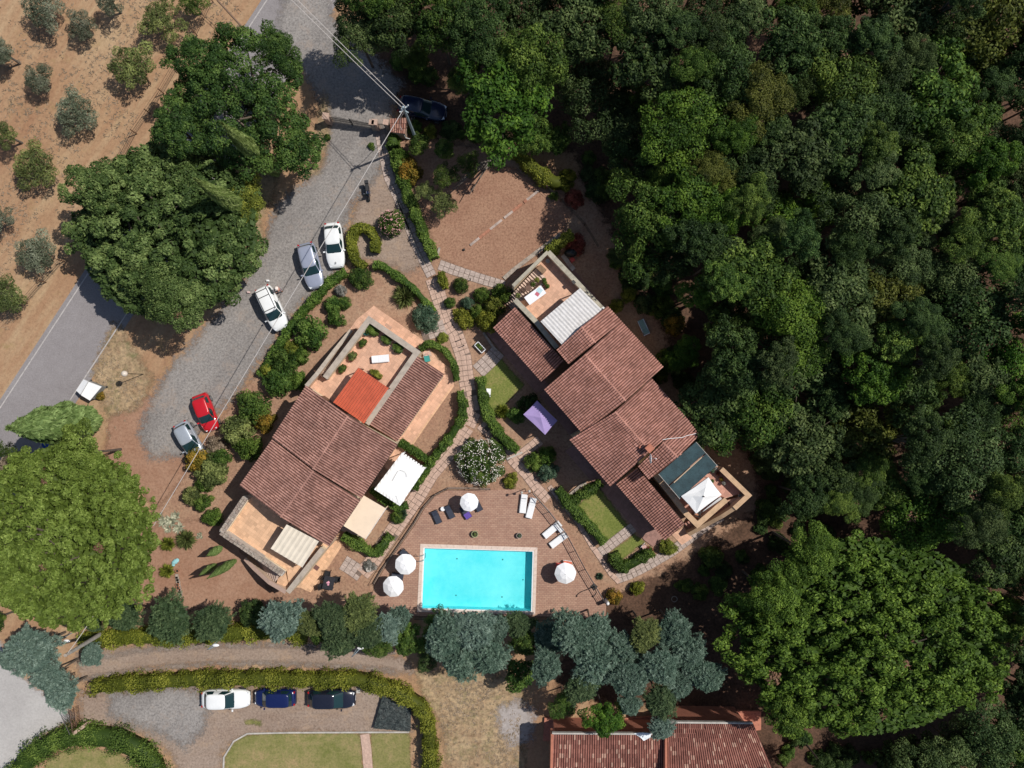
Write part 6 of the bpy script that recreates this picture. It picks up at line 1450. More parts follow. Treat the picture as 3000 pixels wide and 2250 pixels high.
# fingers: short chains rooted in each palm
for base, s_ in ((10, 1), (14, -1)):
    b = Vector(J[base][0])
    for k, (dy, ln) in enumerate(((-.028, .065), (-.010, .078), (.010, .074), (.028, .06))):
        J.append(((b.x+.03, b.y+dy, b.z-.005), .0095)); J.append(((b.x+.03+ln*.6, b.y+dy*1.1, b.z-.015), .0085)); J.append(((b.x+.03+ln, b.y+dy*1.1, b.z-.045), .0075)); n0 = len(J)
        Ed += [(base, n0-3), (n0-3, n0-2), (n0-2, n0-1)]
    J.append(((b.x+.015, b.y-s_*.045, b.z), .010)); J.append(((b.x+.05, b.y-s_*.06, b.z-.01), .009)); n0 = len(J); Ed += [(base, n0-2), (n0-2, n0-1)]
me = skin_mesh('body', J, Ed, M_skin, 0, 2); o = bpy.data.objects.new('body', me); link(o, pr)
J2 = [((0,0,.94), .145, .115), ((0,0,1.08), .135, .115), ((.01,0,1.25), .155, .12), ((.01,0,1.41), .12, .095), ((.01,.17,1.40), .07), ((.05,.215,1.25), .06), ((.01,-.17,1.40), .07), ((.04,-.22,1.25), .06)]
me = skin_mesh('shirt', J2, [(0,1),(1,2),(2,3),(3,4),(4,5),(3,6),(6,7)], M_shirt, 0, 2); link(bpy.data.objects.new('shirt', me), pr)
J3 = [((0,0,.95), .145, .12), ((0,.09,.85), .105), ((.01,.10,.58), .085), ((0,-.09,.85), .105), ((.04,-.10,.58), .085)]
me = skin_mesh('shorts', J3, [(0,1),(1,2),(0,3),(3,4)], M_short, 0, 2); link(bpy.data.objects.new('shorts', me), pr)
put('hair', MB().ball((.04, 0, 1.69), .108, 12, 8, (1, .93, .95)), plain('brown hair', (.10, .055, .03), .9), pr, smooth=True, local=True)
put('hat', MB().lathe((.055, 0, 1.735), [(.20, -.012), (.205, 0), (.125, .02), (.115, .09), (.07, .115), (.005, .12)], 20), M_hat, pr, smooth=True, local=True)
for s_ in (-1, 1):
    put('eye', MB().ball((.148, s_*.032, 1.665), .012, 8, 5), M_trim, pr, local=True); put('ear', MB().ball((.06, s_*.10, 1.655), .025, 8, 5, (.8, .35, 1.2)), M_skin, pr, local=True)
    put('shoe', MB().ball((.05 if s_ > 0 else .10, s_*.115, .045), .06, 10, 6, (2.1, .85, .75)), M_trim, pr, smooth=True, local=True)
put('nose', MB().ball((.160, 0, 1.64), .016, 8, 5, (1.2, .8, 1.3)), M_skin, pr, smooth=True, local=True); put('mouth', MB().box((.150, 0, 1.605), (.01, .045, .009)), plain('lips', (.40, .12, .10), .6), pr, local=True)
# small things standing at the tail of the car
for x, y, m_, lb, nm in ((808,823,M_wpl,'small white bag on the gravel behind the white off-road car','bag'), (730,857,plain('pale pink bag', (.62,.45,.42), .8),'tiny pale pink bag on the gravel left of the white off-road car','bag')):
    q = g('X', x-22 if x == 808 else x, y); put('bag', MB().prism([(q.x-.13,q.y-.08),(q.x+.13,q.y-.08),(q.x+.13,q.y+.08),(q.x-.13,q.y+.08)], 0, [.2,.24,.22,.26]), m_, label=lb, cat='bag')
# ---------------------------------------------------------------- gate, pillars, shed, pole and wires
M_pill = plain('rosy pillar', (.46, .32, .25), .9, var=.15)
def gz(x, y, h=0.): return g('Z3', x, y, h)
r = root('entrance_gate', gz(600, 500), label='wide black iron gate with curved top closing the gravel drive', cat='gate')
ga, gb = gz(250, 395, 0), gz(960, 505, 0); n = 36
for i in range(n+1):
    q = ga.lerp(gb, i/n); t = abs((i/n) % .5-.25)*4; h = 1.35+.45*(1-t*t) if i/n < .5 else 1.80-.45*(i/n-.5)*2*.9
    put('bar', MB().tube([(q.x, q.y, .08), (q.x, q.y, h)], .028 if i not in (0, n//2, n) else .06, 4), M_dark, r)
for z in (.12, .75, 1.25): put('rail', MB().tube([ga+Vector((0,0,z)), gb+Vector((0,0,z))], .025, 4), M_dark, r)
r = root('garden_gate', gz(1120, 510), label='narrow black iron side gate between the two right-hand gate pillars', cat='gate')
ga, gb = gz(1050, 515), gz(1205, 520)
for i in range(9): q = ga.lerp(gb, i/8); put('bar', MB().tube([(q.x, q.y, .08), (q.x, q.y, 1.7)], .018, 4), M_dark, r)
for z in (.12, 1.3): put('rail', MB().tube([ga+Vector((0,0,z)), gb+Vector((0,0,z))], .025, 4), M_dark, r)
for x, y, w_, h, lb in ((215, 400, .5, 1.7, 'rosy masonry pillar at the left end of the entrance gate'), (985, 520, .35, 1.9, 'grey pillar at the right end of the entrance gate'), (1035, 512, .42, 1.9, 'brown gate pillar to the left of the narrow side gate'), (1225, 515, .4, 1.9, 'gate pillar touching the small brick-roofed shed')):
    q = gz(x, y); rr = root('gate_pillar', (q.x, q.y, 0), -.15, label=lb, cat='pillar', group='pillars of the entrance gate')
    put('shaft', MB().box((0, 0, h/2), (w_, w_, h)), M_pill if 'rosy' in lb or 'brown' in lb else M_stone, rr, local=True); put('cap', MB().box((0, 0, h+.04), (w_+.1, w_+.1, .08)), M_pill, rr, local=True)
cab_ = [gz(1240,350,1.9), gz(1520,335,1.9), gz(1500,590,1.9), gz(1250,560,1.9)]
sh = root('meter_shed', cab_[3]-Vector((0,0,1.9)), label='small shed with ridged red brick roof next to the entrance gate', cat='shed')
I4 = shrink(cab_, .1); put('wall', MB().prism([(q.x, q.y) for q in I4], 0, 1.85), M_rend, sh)
rs = Roof(sh, roof_mat('shed tiles', (.26,.12,.09), (.38,.2,.15), (.52,.33,.26)), amp=.06, tw=.2, tl=.4); rs.face(cab_[0]+Vector((0,0,.2)), cab_[1]+Vector((0,0,.2)), cab_[2], cab_[3]); rs.build()
tr = root('trolley', gz(1620, 340), label='grey metal trolley frame between the shed and the dark blue car', cat='trolley')
mb = MB(); [mb.tube([gz(x, 250, .7), gz(x, 400, .7)], .025, 4) for x in (1560, 1610, 1655)]; [mb.tube([gz(1545, y, .7), gz(1670, y, .7)], .025, 4) for y in (265, 345)]; put('frame', mb, M_steel, tr)
put('leg', MB().tube([gz(1560, 260, 0), gz(1560, 260, .7)], .02, 4), M_steel, tr); put('leg', MB().tube([gz(1655, 395, 0), gz(1655, 395, .7)], .02, 4), M_steel, tr)
# utility pole with cables
pb = g('X', 1224, 421); pt = Vector((pb.x, pb.y, 9.6)); M_pole = plain('pole zinc', (.34, .42, .46), .5, .3, var=.1)
r = root('utility_pole', (pb.x, pb.y, 0), label='tall grey-blue utility pole leaning over the hedge by the gate, with a looped cable', cat='utility pole')
put('pole', MB().tube([pb, pt], [.15, .09], 10), M_pole, r); put('crossarm', MB().box((pt.x, pt.y, 9.1), (.9, .08, .1), .7).box((pt.x, pt.y, 8.7), (.7, .08, .1), -.5), M_pole, r)
for k in range(4): put('insulator', MB().lathe((pt.x+(k-1.5)*.22, pt.y+(k-1.5)*.18, 9.15), [(.05, 0), (.06, .05), (.03, .12)], 8), M_wpl, r)
put('riser_cable', MB().tube([pb+Vector((-.1, .1, .5)), pb+Vector((-1.0, .25, 1.0)), pb+Vector((-1.3, .8, 2.6)), pb+Vector((-.9, .7, 5.)), pb+Vector((-.3, .2, 7.5)), pt+Vector((-.1, 0, -.8))], .025, 5), M_wpl, r)
M_cable = plain('pale cable', (.52, .48, .45), .6, var=.03)
def wire(name, a, b, sag, r_, label):
    pts = [a.lerp(b, k/14)-Vector((0, 0, sag*4*(k/14)*(1-k/14))) for k in range(15)]; put(name, MB().tube(pts, r_, 5), M_cable, label=label, cat='cable')
wire('overhead_cable', pt+Vector((-.1, 0, -.3)), g('X', 600, -255, 9.2), .6, .026, 'overhead cable from the pole to the top left, lower strand'); wire('overhead_cable', pt+Vector((.15, .1, -.3)), g('X', 612, -262, 9.3), .4, .026, 'overhead cable from the pole to the top left, upper strand')
wire('overhead_cable', pt+Vector((-.1, -.1, -.5)), g('X', 450, 1540, 5.8),   .0, .030, 'long pale cable running down over the cars and the drive')
# street waste containers under the big cypress
a, b, c, d = g('Y4',450,230,1.5), g('Y4',835,390,1.5), g('Y4',580,690,1.5), g('Y4',285,470,1.5)
wc = root('waste_container', (a+c)/2-Vector((0,0,1.5)), label='big white-lidded waste container on the roadside by the cypress', cat='waste container')
I4 = shrink([a, b, c, d], .12); put('body', MB().prism([(q.x, q.y) for q in I4], .15, 1.2), plain('grey plastic body', (.22,.24,.24), .5), wc)
m1, m2 = a.lerp(b, .30), d.lerp(c, .40)
put('lid', MB().add([a-Vector((0,0,.22)), m1-Vector((0,0,.03)), m2-Vector((0,0,.03)), d-Vector((0,0,.22))]+[q-Vector((0,0,.3)) for q in (a, m1, m2, d)], [(0,3,2,1),(4,5,6,7),(0,1,5,4),(1,2,6,5),(2,3,7,6),(3,0,4,7)]), M_wpl, wc)
m1, m2 = a.lerp(b, .36), d.lerp(c, .46)
put('lid', MB().add([m1, b-Vector((0,0,.25)), c-Vector((0,0,.25)), m2]+[q-Vector((0,0,.32)) for q in (m1, b, c, m2)], [(0,3,2,1),(4,5,6,7),(0,1,5,4),(1,2,6,5),(2,3,7,6),(3,0,4,7)]), M_wpl, wc)
for q in I4: put('wheel', MB().ball((q.x, q.y, .1), .1, 8, 6), M_tyre, wc)
q = g('G', 415, 815, 1.); bb_ = root('waste_container', (q.x, q.y, 0), .3, label='blue waste container half hidden under the big cypress', cat='waste container'); put('body', MB().box((0,0,.6), (1.5,1.0,1.0)), plain('blue plastic', (.01,.06,.30), .5), bb_, local=True); put('lid', MB().box((0,0,1.15), (1.6,1.1,.1)), plain('blue plastic', (.01,.06,.30), .5), bb_, local=True)
# lamp globes and posts round the lower left
lamp(g('Y4',1770,120), 3.2, 'white globe lamp post leaning over the dry grass beside the drive', 1, .28, shade=plain('milky globe', (.62,.54,.46), .4))
lamp(g('K',560,840), 3.4, 'white globe lamp beside the blue conifers at the lower left', 1, .34, shade=plain('milky globe 2', (.62,.64,.68), .4))
def streetlamp(foot, head, label):
    r = root('street_lamp', foot, label=label, cat='street lamp'); t = head+(foot-head)*.06; t.z = head.z
    put('pole', MB().tube([foot, Vector((foot.x, foot.y, head.z-.6)), foot.lerp(head, .4)+Vector((0,0,(head.z)*.6-.1)), head], .04, 6), M_pole, r)
    d = Vector((head.x-foot.x, head.y-foot.y, 0)); rz = math.atan2(d.y, d.x) if d.length > .05 else 0
    put('lamp_head', MB().ball((head.x, head.y, head.z), .3, 12, 6, (1, .45, .3)), M_wpl, r)
    r.children[-1].rotation_euler = (0, 0, 0); return r
streetlamp(g('K',1830,570), g('K',1748,665,5.0), 'white street lamp head over the edge of the gravel lane'); streetlamp(g('K',585,565), g('K',540,630,4.5), 'pale street lamp head above the blue conifers, lower left'); streetlamp(g('L',985,640), g('L',983,688,4.5), 'small white lamp head hanging among green conifers above the lane')
# concrete pole lying in perspective at the lower left: it stands, seen from above
pf = g('K',838,560); ph_ = 10.2; tt = g('K',540,740,ph_); 
r = root('concrete_pole', (pf.x, pf.y, 0), label='thick pale concrete utility pole leaning outward over the lower left conifers', cat='utility pole'); put('pole', MB().tube([pf, tt], [.2, .13], 10), M_cement, r); put('cap', MB().tube([tt, tt+Vector((0,0,.2))], .14, 8), M_stone, r)
wire('guy_wire', tt, g('K',800,350,6.), .3, .03, 'pale cable from the concrete pole up towards the umbrella pine')
# lower gate
r = root('yard_gate', g('K',610,1250), label='rust-brown iron gate open at the entry of the lower parking yard', cat='gate')
ga, gb = g('K',575,1190), g('K',640,1330)
for i in range(15): q = ga.lerp(gb, i/14); put('bar', MB().tube([(q.x, q.y, .05), (q.x, q.y, 1.5)], .02, 4), M_dark, r)
for z in (.1, .8, 1.5): put('rail', MB().tube([ga+Vector((0,0,z)), gb+Vector((0,0,z))], .03, 4), M_dark, r)
ga, gb = g('K',640,1150), g('K',660,1320); r = root('yard_gate', g('K',650,1250), label='second leaf of the rust-brown gate, nearer the parked cars', cat='gate')
for i in range(15): q = ga.lerp(gb, i/14); put('bar', MB().tube([(q.x, q.y, .05), (q.x, q.y, 1.5)], .02, 4), M_frame, r)
for z in (.1, .8, 1.5): put('rail', MB().tube([ga+Vector((0,0,z)), gb+Vector((0,0,z))], .03, 4), M_frame, r)
put('gate_wall', MB().wall([g('K',590,1385,1.2), g('K',680,1320,1.2)], .28, 0, 1.2), M_pill, label='short rosy wall end beside the lower yard gate', cat='wall')
# black tarpaulin
T_ = [g('L',1165,1070,.5), g('L',1395,1185,.5), g('L',1390,1365,.5), g('L',1090,1340,.5)]
m, n, p = new_mat('black tarpaulin'); vv = noise(n, 2.2, 5, .7, geo(n), 2.5); n.links.new(ramp(n, vv.outputs[0], [(.4, (.012, .016, .016)), (.6, (.06, .075, .07))]).outputs[0], p.inputs['Base Color']); p.inputs['Roughness'].default_value = .35
bn = N(n, 'ShaderNodeBump', i_Strength=1., i_Distance=.15); n.links.new(vv.outputs[0], bn.inputs['Height']); n.links.new(bn.outputs[0], p.inputs['Normal'])
mbt = cloth(*T_, 26, .12, 0, .05, seed=7); rt = random.Random(3); mbt.v = [(x, y, z+rt.uniform(-.05, .05)) for x, y, z in mbt.v]
put('tarpaulin', mbt, m, label='crumpled black tarpaulin at the corner of the long yellow-green hedge', cat='tarpaulin', smooth=True)
put('drain_grate', MB().box((*g('L',967,1032)[:2], .03), (.35, .45, .02)), M_cement, label='small pale grate in front of the dark estate car', cat='grate')
# fence of the olive field
def fence(pts, step, h, label, wires=4):
    r = root('wire_fence', pts[0], label=label, cat='fence')
    for a, b in zip(pts[:-1], pts[1:]):
        k = max(1, round((b-a).length/step))
        for i in range(k): q = a.lerp(b, i/k); put('post', MB().tube([(q.x, q.y, 0), (q.x, q.y, h)], .05, 5), M_frame, r)
    for z in range(wires): put('wire', MB().tube([(q.x, q.y, h*(z+1)/wires-.05) for q in pts], .014, 4), M_dark, r)
fence([g('A',1730,20), g('A',1600,290), g('A',1330,760), g('A',1110,1085), g('V',180,520), g('V',20,700)], 2.6, 1.3, 'wire fence between the olive field and the road verge')
fence([g('D',640,70), g('D',1080,140), g('D',1270,330), g('D',1500,520), g('D',1690,720), g('D',1800,900)], 2.2, 1.2, 'wire fence between the boules court and the wood')
put('verge_ditch', MB().tube([g('A',1760,0), g('A',1880,130), g('A',1990,250), g('A',2070,330)], .09, 6), plain('old pipe', (.20,.13,.09), .95), label='thin brown pipe across the dry verge at the top left', cat='pipe')
# side garden: low stone line with pots at the lower left
r = root('stone_border', g('Y5',480,1300), label='short line of pale stones in the red earth garden', cat='border')
for i in range(9): q = g('Y5',470+i*9,1230+i*42); put('stone', MB().box((q.x, q.y, .08), (.42, .26+R_.uniform(-.05,.05), .16), 1.5+R_.uniform(-.2,.2)), M_stone, r)
for x, y, lb in ((468,1142,'brown clay pot with white centre above the stone border'), (470,1385,'pink clay pot midway along the stone border'), (480,1440,'small brown clay pot below the pink one')): pot(g('Y5',x,y,.3), 0, .17, .3, M_clay, lb)
q = g('Y5',425,985,.3); r = root('garden_toy', (q.x,q.y,0), .6, label='pale turquoise crumpled cloth or toy beside the yellow spiky shrubs', cat='cloth'); put('cloth', MB().ball((0,0,.15), .3, 8, 6, (1.4,.8,.6)).ball((-.35,-.15,.1), .16, 8, 6, (1,1,.7)), plain('turquoise cloth', (.28,.55,.58), .7), r, local=True)
for x, y, lb in ((2075,263,'upper of two tiny garden lights by the path'), (2100,312,'lower of two tiny garden lights by the path')): lamp(g('E',x,y), .7, lb, 1, .06, shade=M_dark)
for x, y, lb in ((1018,482,'small lamp on a post at the edge of the paver path above the shrubs'),): lamp(g('Y3',x,y), .8, lb, 1, .07, shade=M_dark)
q = g('D',717,918); put('bowling_ball', MB().ball((q.x, q.y, .12), .12, 12, 8), M_dark, label='small dark ball on the boules court below the brick line', cat='ball', smooth=True)
for x, y, lb in ((1315,1535,'ring'),): 
    q = g('J',x,y,.05); mb = MB(); mb.tube([(q.x+.26*math.cos(a), q.y+.26*math.sin(a), .06) for a in [math.pi*2*k/20 for k in range(21)]], .03, 5); put('garden_ring', mb, M_stone, label='pale ring lying on the shaded ground below the right house', cat='ring')
# ---------------------------------------------------------------- trees
def TR(t, x, y, r, H, kind, seed, mat, label, name='tree', cat='tree', group=None, flat=1., aspect=1., trunk=None, rz=None, bark=None):
    hc = H*.74; at = g(t, x, y, hc); R = mt(t, r)*(1-hc/HC)
    return tree(name, at, R, H, kind, seed, mat, label, cat, group, trunk or max(.10, R*.055), flat, rz, bark, aspect)
# olive grove
for i, (x, y, r, H, s, mat, lb) in enumerate(((330,80,165,4.4,1,'olive','dark green olive tree cut by the top edge, leftmost up there'), (665,205,130,3.4,2,'olive','thin silvery olive tree with a long spidery shadow, third from the left at the top'),
    (880,10,120,4.2,3,'olive','olive tree at the top edge with only its lower half in the photo'), (1290,130,185,4.8,1,'sage','big yellowish olive tree near the top edge, with a brown gap in its crown'),
    (1060,530,195,4.8,2,'sage','large two-headed olive tree left of the upper dark oak'), (300,640,135,3.8,3,'olive','sparse spidery grey olive tree in the left of the grove'),
    (600,900,185,4.4,1,'olive','blue-grey olive tree above the lower broad oak'), (30,430,105,4.4,2,'olive','dark olive tree cut by the left edge, second from the top'),
    (40,1090,120,4.6,3,'sage','green olive tree cut by the left edge, third from the top'), (265,1340,195,4.6,1,'sage','wide pale olive tree at the left, above a dark shadow'),
    (1550,15,130,4.2,2,'shrub','dark small tree at the top edge beside the fence'))):
    TR('A', x, y, r*1.12, H*.72, 'olive', s, mat, lb, 'olive_tree', 'olive tree', 'olive trees of the grove', trunk=.13, bark=OLIVEBARK)
for x, y, r, s, mat, lb in ((75,548,52,2,'olive','small round olive tree alone near the left edge, beside the broad oak'), (12,642,50,3,'sage','round olive tree at the left edge, lowest of the grove'), (-5,470,34,1,'olive','sliver of an olive crown at the left edge, between two fuller ones'), (-20,110,40,1,'olive','olive crown mostly beyond the left edge, uppermost')):
    TR('V', x, y, r, 3., 'olive', s, mat, lb, 'olive_tree', 'olive tree', 'olive trees of the grove', trunk=.12, bark=OLIVEBARK)
# the two broad evergreen trees and what grows out of them
TR('V', 333, 486, 210, 10., 'bigdome', 1, 'bigl', 'huge dense evergreen oak left of the gravel drive, lower of two', 'oak_tree', 'oak', aspect=1.02, rz=.5)
TR('V', 215, 410, 62, 9.5, 'oak', 2, 'bigl', 'upper left shoulder of foliage of the huge lower oak', 'oak_tree', 'oak'); TR('V', 385, 650, 72, 9., 'oak', 3, 'bigl', 'foliage lobe at the lower tip of the huge lower oak', 'oak_tree', 'oak'); TR('V', 520, 440, 55, 6., 'oak', 1, 'shruby', 'yellow-green tree between the two huge oaks', 'oak_tree', 'tree')
TR('V', 525, 212, 160, 10., 'bigloose', 3, 'bigd', 'big dark evergreen oak with ragged gaps, beside the entrance gate', 'oak_tree', 'oak', rz=1.2)
TR('V', 392, 285, 60, 9., 'oak', 6, 'bigd', 'foliage of the dark oak meeting the huge lower oak', 'oak_tree', 'oak'); TR('V', 440, 150, 66, 9.5, 'oak', 4, 'bigd', 'ragged foliage at the upper left of the big dark oak', 'oak_tree', 'oak'); TR('V', 600, 120, 52, 8.5, 'oak', 5, 'bigd', 'ragged foliage at the upper right of the big dark oak', 'oak_tree', 'oak'); TR('V', 640, 320, 62, 8., 'oak', 2, 'bigd', 'foliage lobe of the dark oak hanging over the gravel drive', 'oak_tree', 'oak')
cypress(g('X',810,505), 1.0, 13.5, 'cypl', 'slender bright green cypress leaning outward against the dark oak', 'slender cypresses'); cypress(g('X',746,638), .95, 13.5, 'cypl', 'slender cypress rising through the right side of the huge lower oak', 'slender cypresses', 1)
cypress(g('X',272,1232), 2.0, 12.0, 'cyp', 'large fat cypress leaning across the road at the left', None, 1)
cypress(g('X',649,1604), .42, 3.4, 'cyp', 'shortest cypress in the red earth garden, nearest the stone terrace'); cypress(g('X',690,1642), .42, 6.6, 'cyp', 'tallest cypress in the red earth garden, with a long shadow'); cypress(g('X',634,1654), .36, 3.9, 'cyp', 'small cypress behind the tallest one in the red earth garden')
# umbrella pine
TR('V', 112, 1166, 212, 11.5, 'stone', 1, 'pine', 'great bright yellow-green umbrella pine at the lower left', 'umbrella_pine', 'pine', rz=.3); TR('V', 175, 985, 62, 9., 'oak', 4, 'pine', 'upper lobe of the bright pine below the fat cypress', 'umbrella_pine', 'pine')
TR('V', -22, 985, 50, 6., 'oak', 3, 'oak', 'dark green tree cut by the left edge below the road'); TR('V', 40, 1010, 36, 6., 'bush', 3, 'dry', 'dry brownish shrub between the road and the umbrella pine', 'shrub', 'shrub'); TR('V', -12, 1340, 30, 4., 'bush', 2, 'oak', 'small green tree at the left edge below the umbrella pine')
# great bright tree at the lower right
TR('V', 1900, 1390, 268, 13., 'lime', 2, 'lime', 'great bright green tree filling the lower right corner', 'broadleaf_tree', 'tree', rz=.0, aspect=1.14)
TR('V', 1668, 1285, 62, 11., 'oak', 1, 'lime', 'bright crown at the left shoulder of the great lower right tree'); TR('V', 1740, 1190, 62, 11., 'oak', 5, 'lime', 'bright crown above the great lower right tree'); TR('V', 1700, 1530, 50, 10., 'oak', 2, 'lime', 'bright crown under the left rim of the great lower right tree')
# the wood
TN = {'oak': 'mid-green', 'oakdark': 'dark green', 'oakgrey': 'grey-green', 'oakbright': 'fresh green', 'oakyel': 'yellowish'}
LANDM = (('the dark blue car', 920, 232), ('the boules court', 1080, 450), ('the right house\'s upper terrace', 1190, 620), ('the pale blue lounger under the trees', 1390, 710), ('the right house\'s ridge', 1370, 880),
         ('the green shade net', 1490, 1010), ('the pointed terrace corner', 1615, 1075), ('the great lower right tree', 1885, 1385), ('the top right corner', 2212, 0), ('the lower right corner', 2212, 1659), ('the middle of the right edge', 2212, 830), ('the middle of the top edge', 1106, 0))
ORD = 'first second third fourth fifth sixth seventh eighth ninth tenth eleventh twelfth thirteenth'.split()
def woodlabels(W):
    out = {}; bins = {}
    for i, (x, y, R, H, mat) in enumerate(W):
        nm, lx, ly = min(LANDM, key=lambda l: math.hypot(l[1]-x, l[2]-y)); a = math.degrees(math.atan2(ly-y, x-lx)) % 360
        w8 = ('right of', 'up and right of', 'above', 'up and left of', 'left of', 'down and left of', 'below', 'down and right of')[int((a+22.5)//45) % 8]
        bins.setdefault((TN[mat], w8, nm), []).append((math.hypot(lx-x, ly-y), i))
    for (tn, w8, nm), L in bins.items():
        for k, (_, i) in enumerate(sorted(L)): out[i] = ('%s %s woodland tree %s %s' % (ORD[k], tn, w8, nm)) if len(L) > 1 else ('%s woodland tree %s %s, the only one of its colour there' % (tn, w8, nm))
        if len(L) == 1 and len(out[L[0][1]].split()) > 16: out[L[0][1]] = 'single %s woodland tree %s %s' % (tn, w8, nm)
    return out
wood = [(775,75,58,9,'oakgrey'),(862,50,62,10,'oakdark'),(900,120,26,6,'oak'),(955,50,66,11,'oak'),(1040,70,70,12,'oakdark'),(1085,215,98,11,'oakbright'),(1010,180,40,9,'oak'),(1140,290,44,8,'oak'),(1150,130,80,12,'oak'),
  (1240,70,80,12,'oakgrey'),(1270,190,85,13,'oakgrey'),(1200,300,30,6,'oak'),(1480,285,92,13,'oakbright'),(1400,140,80,12,'oakdark'),(1340,60,60,12,'oak'),(1355,290,62,12,'oakgrey'),(1400,480,88,11,'oak'),(1480,440,66,12,'oakbright'),(1545,470,60,12,'oakbright'),
  (1440,560,52,9,'oakdark'),(1505,632,38,9,'oakbright'),(1560,690,45,9,'oak'),(1450,390,40,10,'oak'),(1555,870,84,7,'oakdark'),(1655,905,92,8,'oak'),(1745,950,80,8.5,'oakgrey'),(1480,760,34,4,'oakbright'),(1590,780,70,12,'oakdark'),
  (2150,50,120,12,'oakyel'),(1620,600,85,13,'oak'),(1700,690,88,13,'oakbright'),(1800,640,85,13,'oakgrey'),(1850,480,80,13,'oakgrey'),(1950,420,85,13,'oak'),(1600,380,70,12,'oakdark'),(1720,340,80,13,'oakgrey'),(1560,150,80,13,'oakdark'),(1690,110,70,13,'oakdark'),(1630,230,70,13,'oakyel'),(1890,650,70,12,'oakyel'),(1310,410,20,4,'oak')]
wood += [(2195,1120,66,10,'oakdark'),(2225,1230,60,9,'oak'),(2235,1540,66,8,'oakgrey'),(2195,1640,72,8,'oak'),(2250,1420,60,8,'oakdark'),(2065,1610,58,6,'oakgrey'),(1965,1650,54,5,'oakdark'),(2185,1330,40,7,'oak'),(2205,1480,52,7,'oakdark')]
fp = [(730,-70),(770,70),(880,105),(1000,120),(1180,250),(1300,330),(1400,420),(1330,520),(1470,600),(1490,740),(1540,850),(1560,940),(1720,1010),(1700,1090),(1850,1120),(2050,1180),(2250,1400),(2330,1750),(2420,1750),(2420,-80)]
rw_ = random.Random(5); tries = 0
while tries < 9000:
    tries += 1; x, y = rw_.uniform(720, 2400), rw_.uniform(-70, 1740); R = rw_.choice((40, 48, 58, 66, 78, 92, 108))
    if seg_sd(np.array([x]), np.array([y]), fp)[0] < R*.45: continue
    if math.hypot((x-1892)/1.25, y-1388) < 238+R*.12: continue
    if any(math.hypot(x-a[0], y-a[1]) < .58*(R+a[2]) for a in wood): continue
    mt_ = rw_.choices(('oak', 'oakdark', 'oakgrey', 'oakbright', 'oakyel'), (30, 34, 24, 9, 3))[0]; wood.append((x, y, R, rw_.uniform(9.5, 14) if math.hypot(x-1740, y-1010) > 230 else 8.5, mt_))
WL = woodlabels(wood)
for i, (x, y, R, H, mat) in enumerate(wood):
    if math.hypot(x-1240, y-350) < 200 or math.hypot(x-980, y-170) < 110: H *= .60
    TR('V', x, y, R*1.12, H, 'oak', 1+i % 8, mat, WL[i], 'woodland_tree', 'tree', 'trees of the wood', flat=rw_.uniform(.85, 1.25))
for x, y, R, lb in ((1790,1668,50,'dark green tree at the bottom edge left of the great bright tree'), (2020,1650,80,'mid-green tree at the bottom edge under the great bright tree'), (2150,1600,80,'grey-green tree at the bottom edge near the right corner'), (1725,1705,40,'dark tree crown just below the bottom edge beside the ribbed roof')):
    TR('V', x, y, R, 8., 'oak', 3, 'oakdark' if 'dark' in lb else 'oakgrey', lb)
# the leaning bare-limbed tree and small olives in the boules court
TR('D', 560, 545, 125, 3.6, 'olive', 1, 'sage', 'small grey-green olive tree, lowest one in the boules court', 'olive_tree', 'olive tree', bark=OLIVEBARK); TR('D', 410, 450, 95, 3.4, 'olive', 2, 'sage', 'small olive tree left of the dark leaning limbs in the boules court', 'olive_tree', 'olive tree', bark=OLIVEBARK)
TR('D', 560, 330, 130, 4.6, 'olive', 3, 'oak', 'dark loose crown shading the upper left of the boules court', 'olive_tree', 'olive tree'); TR('D', 760, 240, 120, 5., 'olive', 1, 'oak', 'dark spidery crown with grey limbs over the top of the boules court', 'olive_tree', 'olive tree', trunk=.25)
TR('D', 560, 110, 90, 3., 'bush', 2, 'shrub', 'dark shrub behind the utility pole above the boules court', 'shrub', 'shrub'); TR('D', 350, 60, 95, 3., 'bush', 3, 'oak', 'dark shrub at the foot of the utility pole', 'shrub', 'shrub')
q0 = g('D', 960, 200); mb = MB()
for e in ((700,330,2.6),(620,420,2.),(850,300,1.6),(560,500,1.4),(760,470,1.6),(1010,120,2.6)):
    b = g('D', e[0], e[1], e[2]); m_ = q0.lerp(b, .5)+Vector((.2, .2, 1.2)); mb.tube([q0+Vector((0,0,.6)), m_, b], [.12, .08, .03], 6)
mb.tube([q0, q0+Vector((0,0,.7))], [.2,.15], 7); put('bare_tree', mb, OLIVEBARK, label='leaning bare grey limbs reaching down over the boules court', cat='tree')
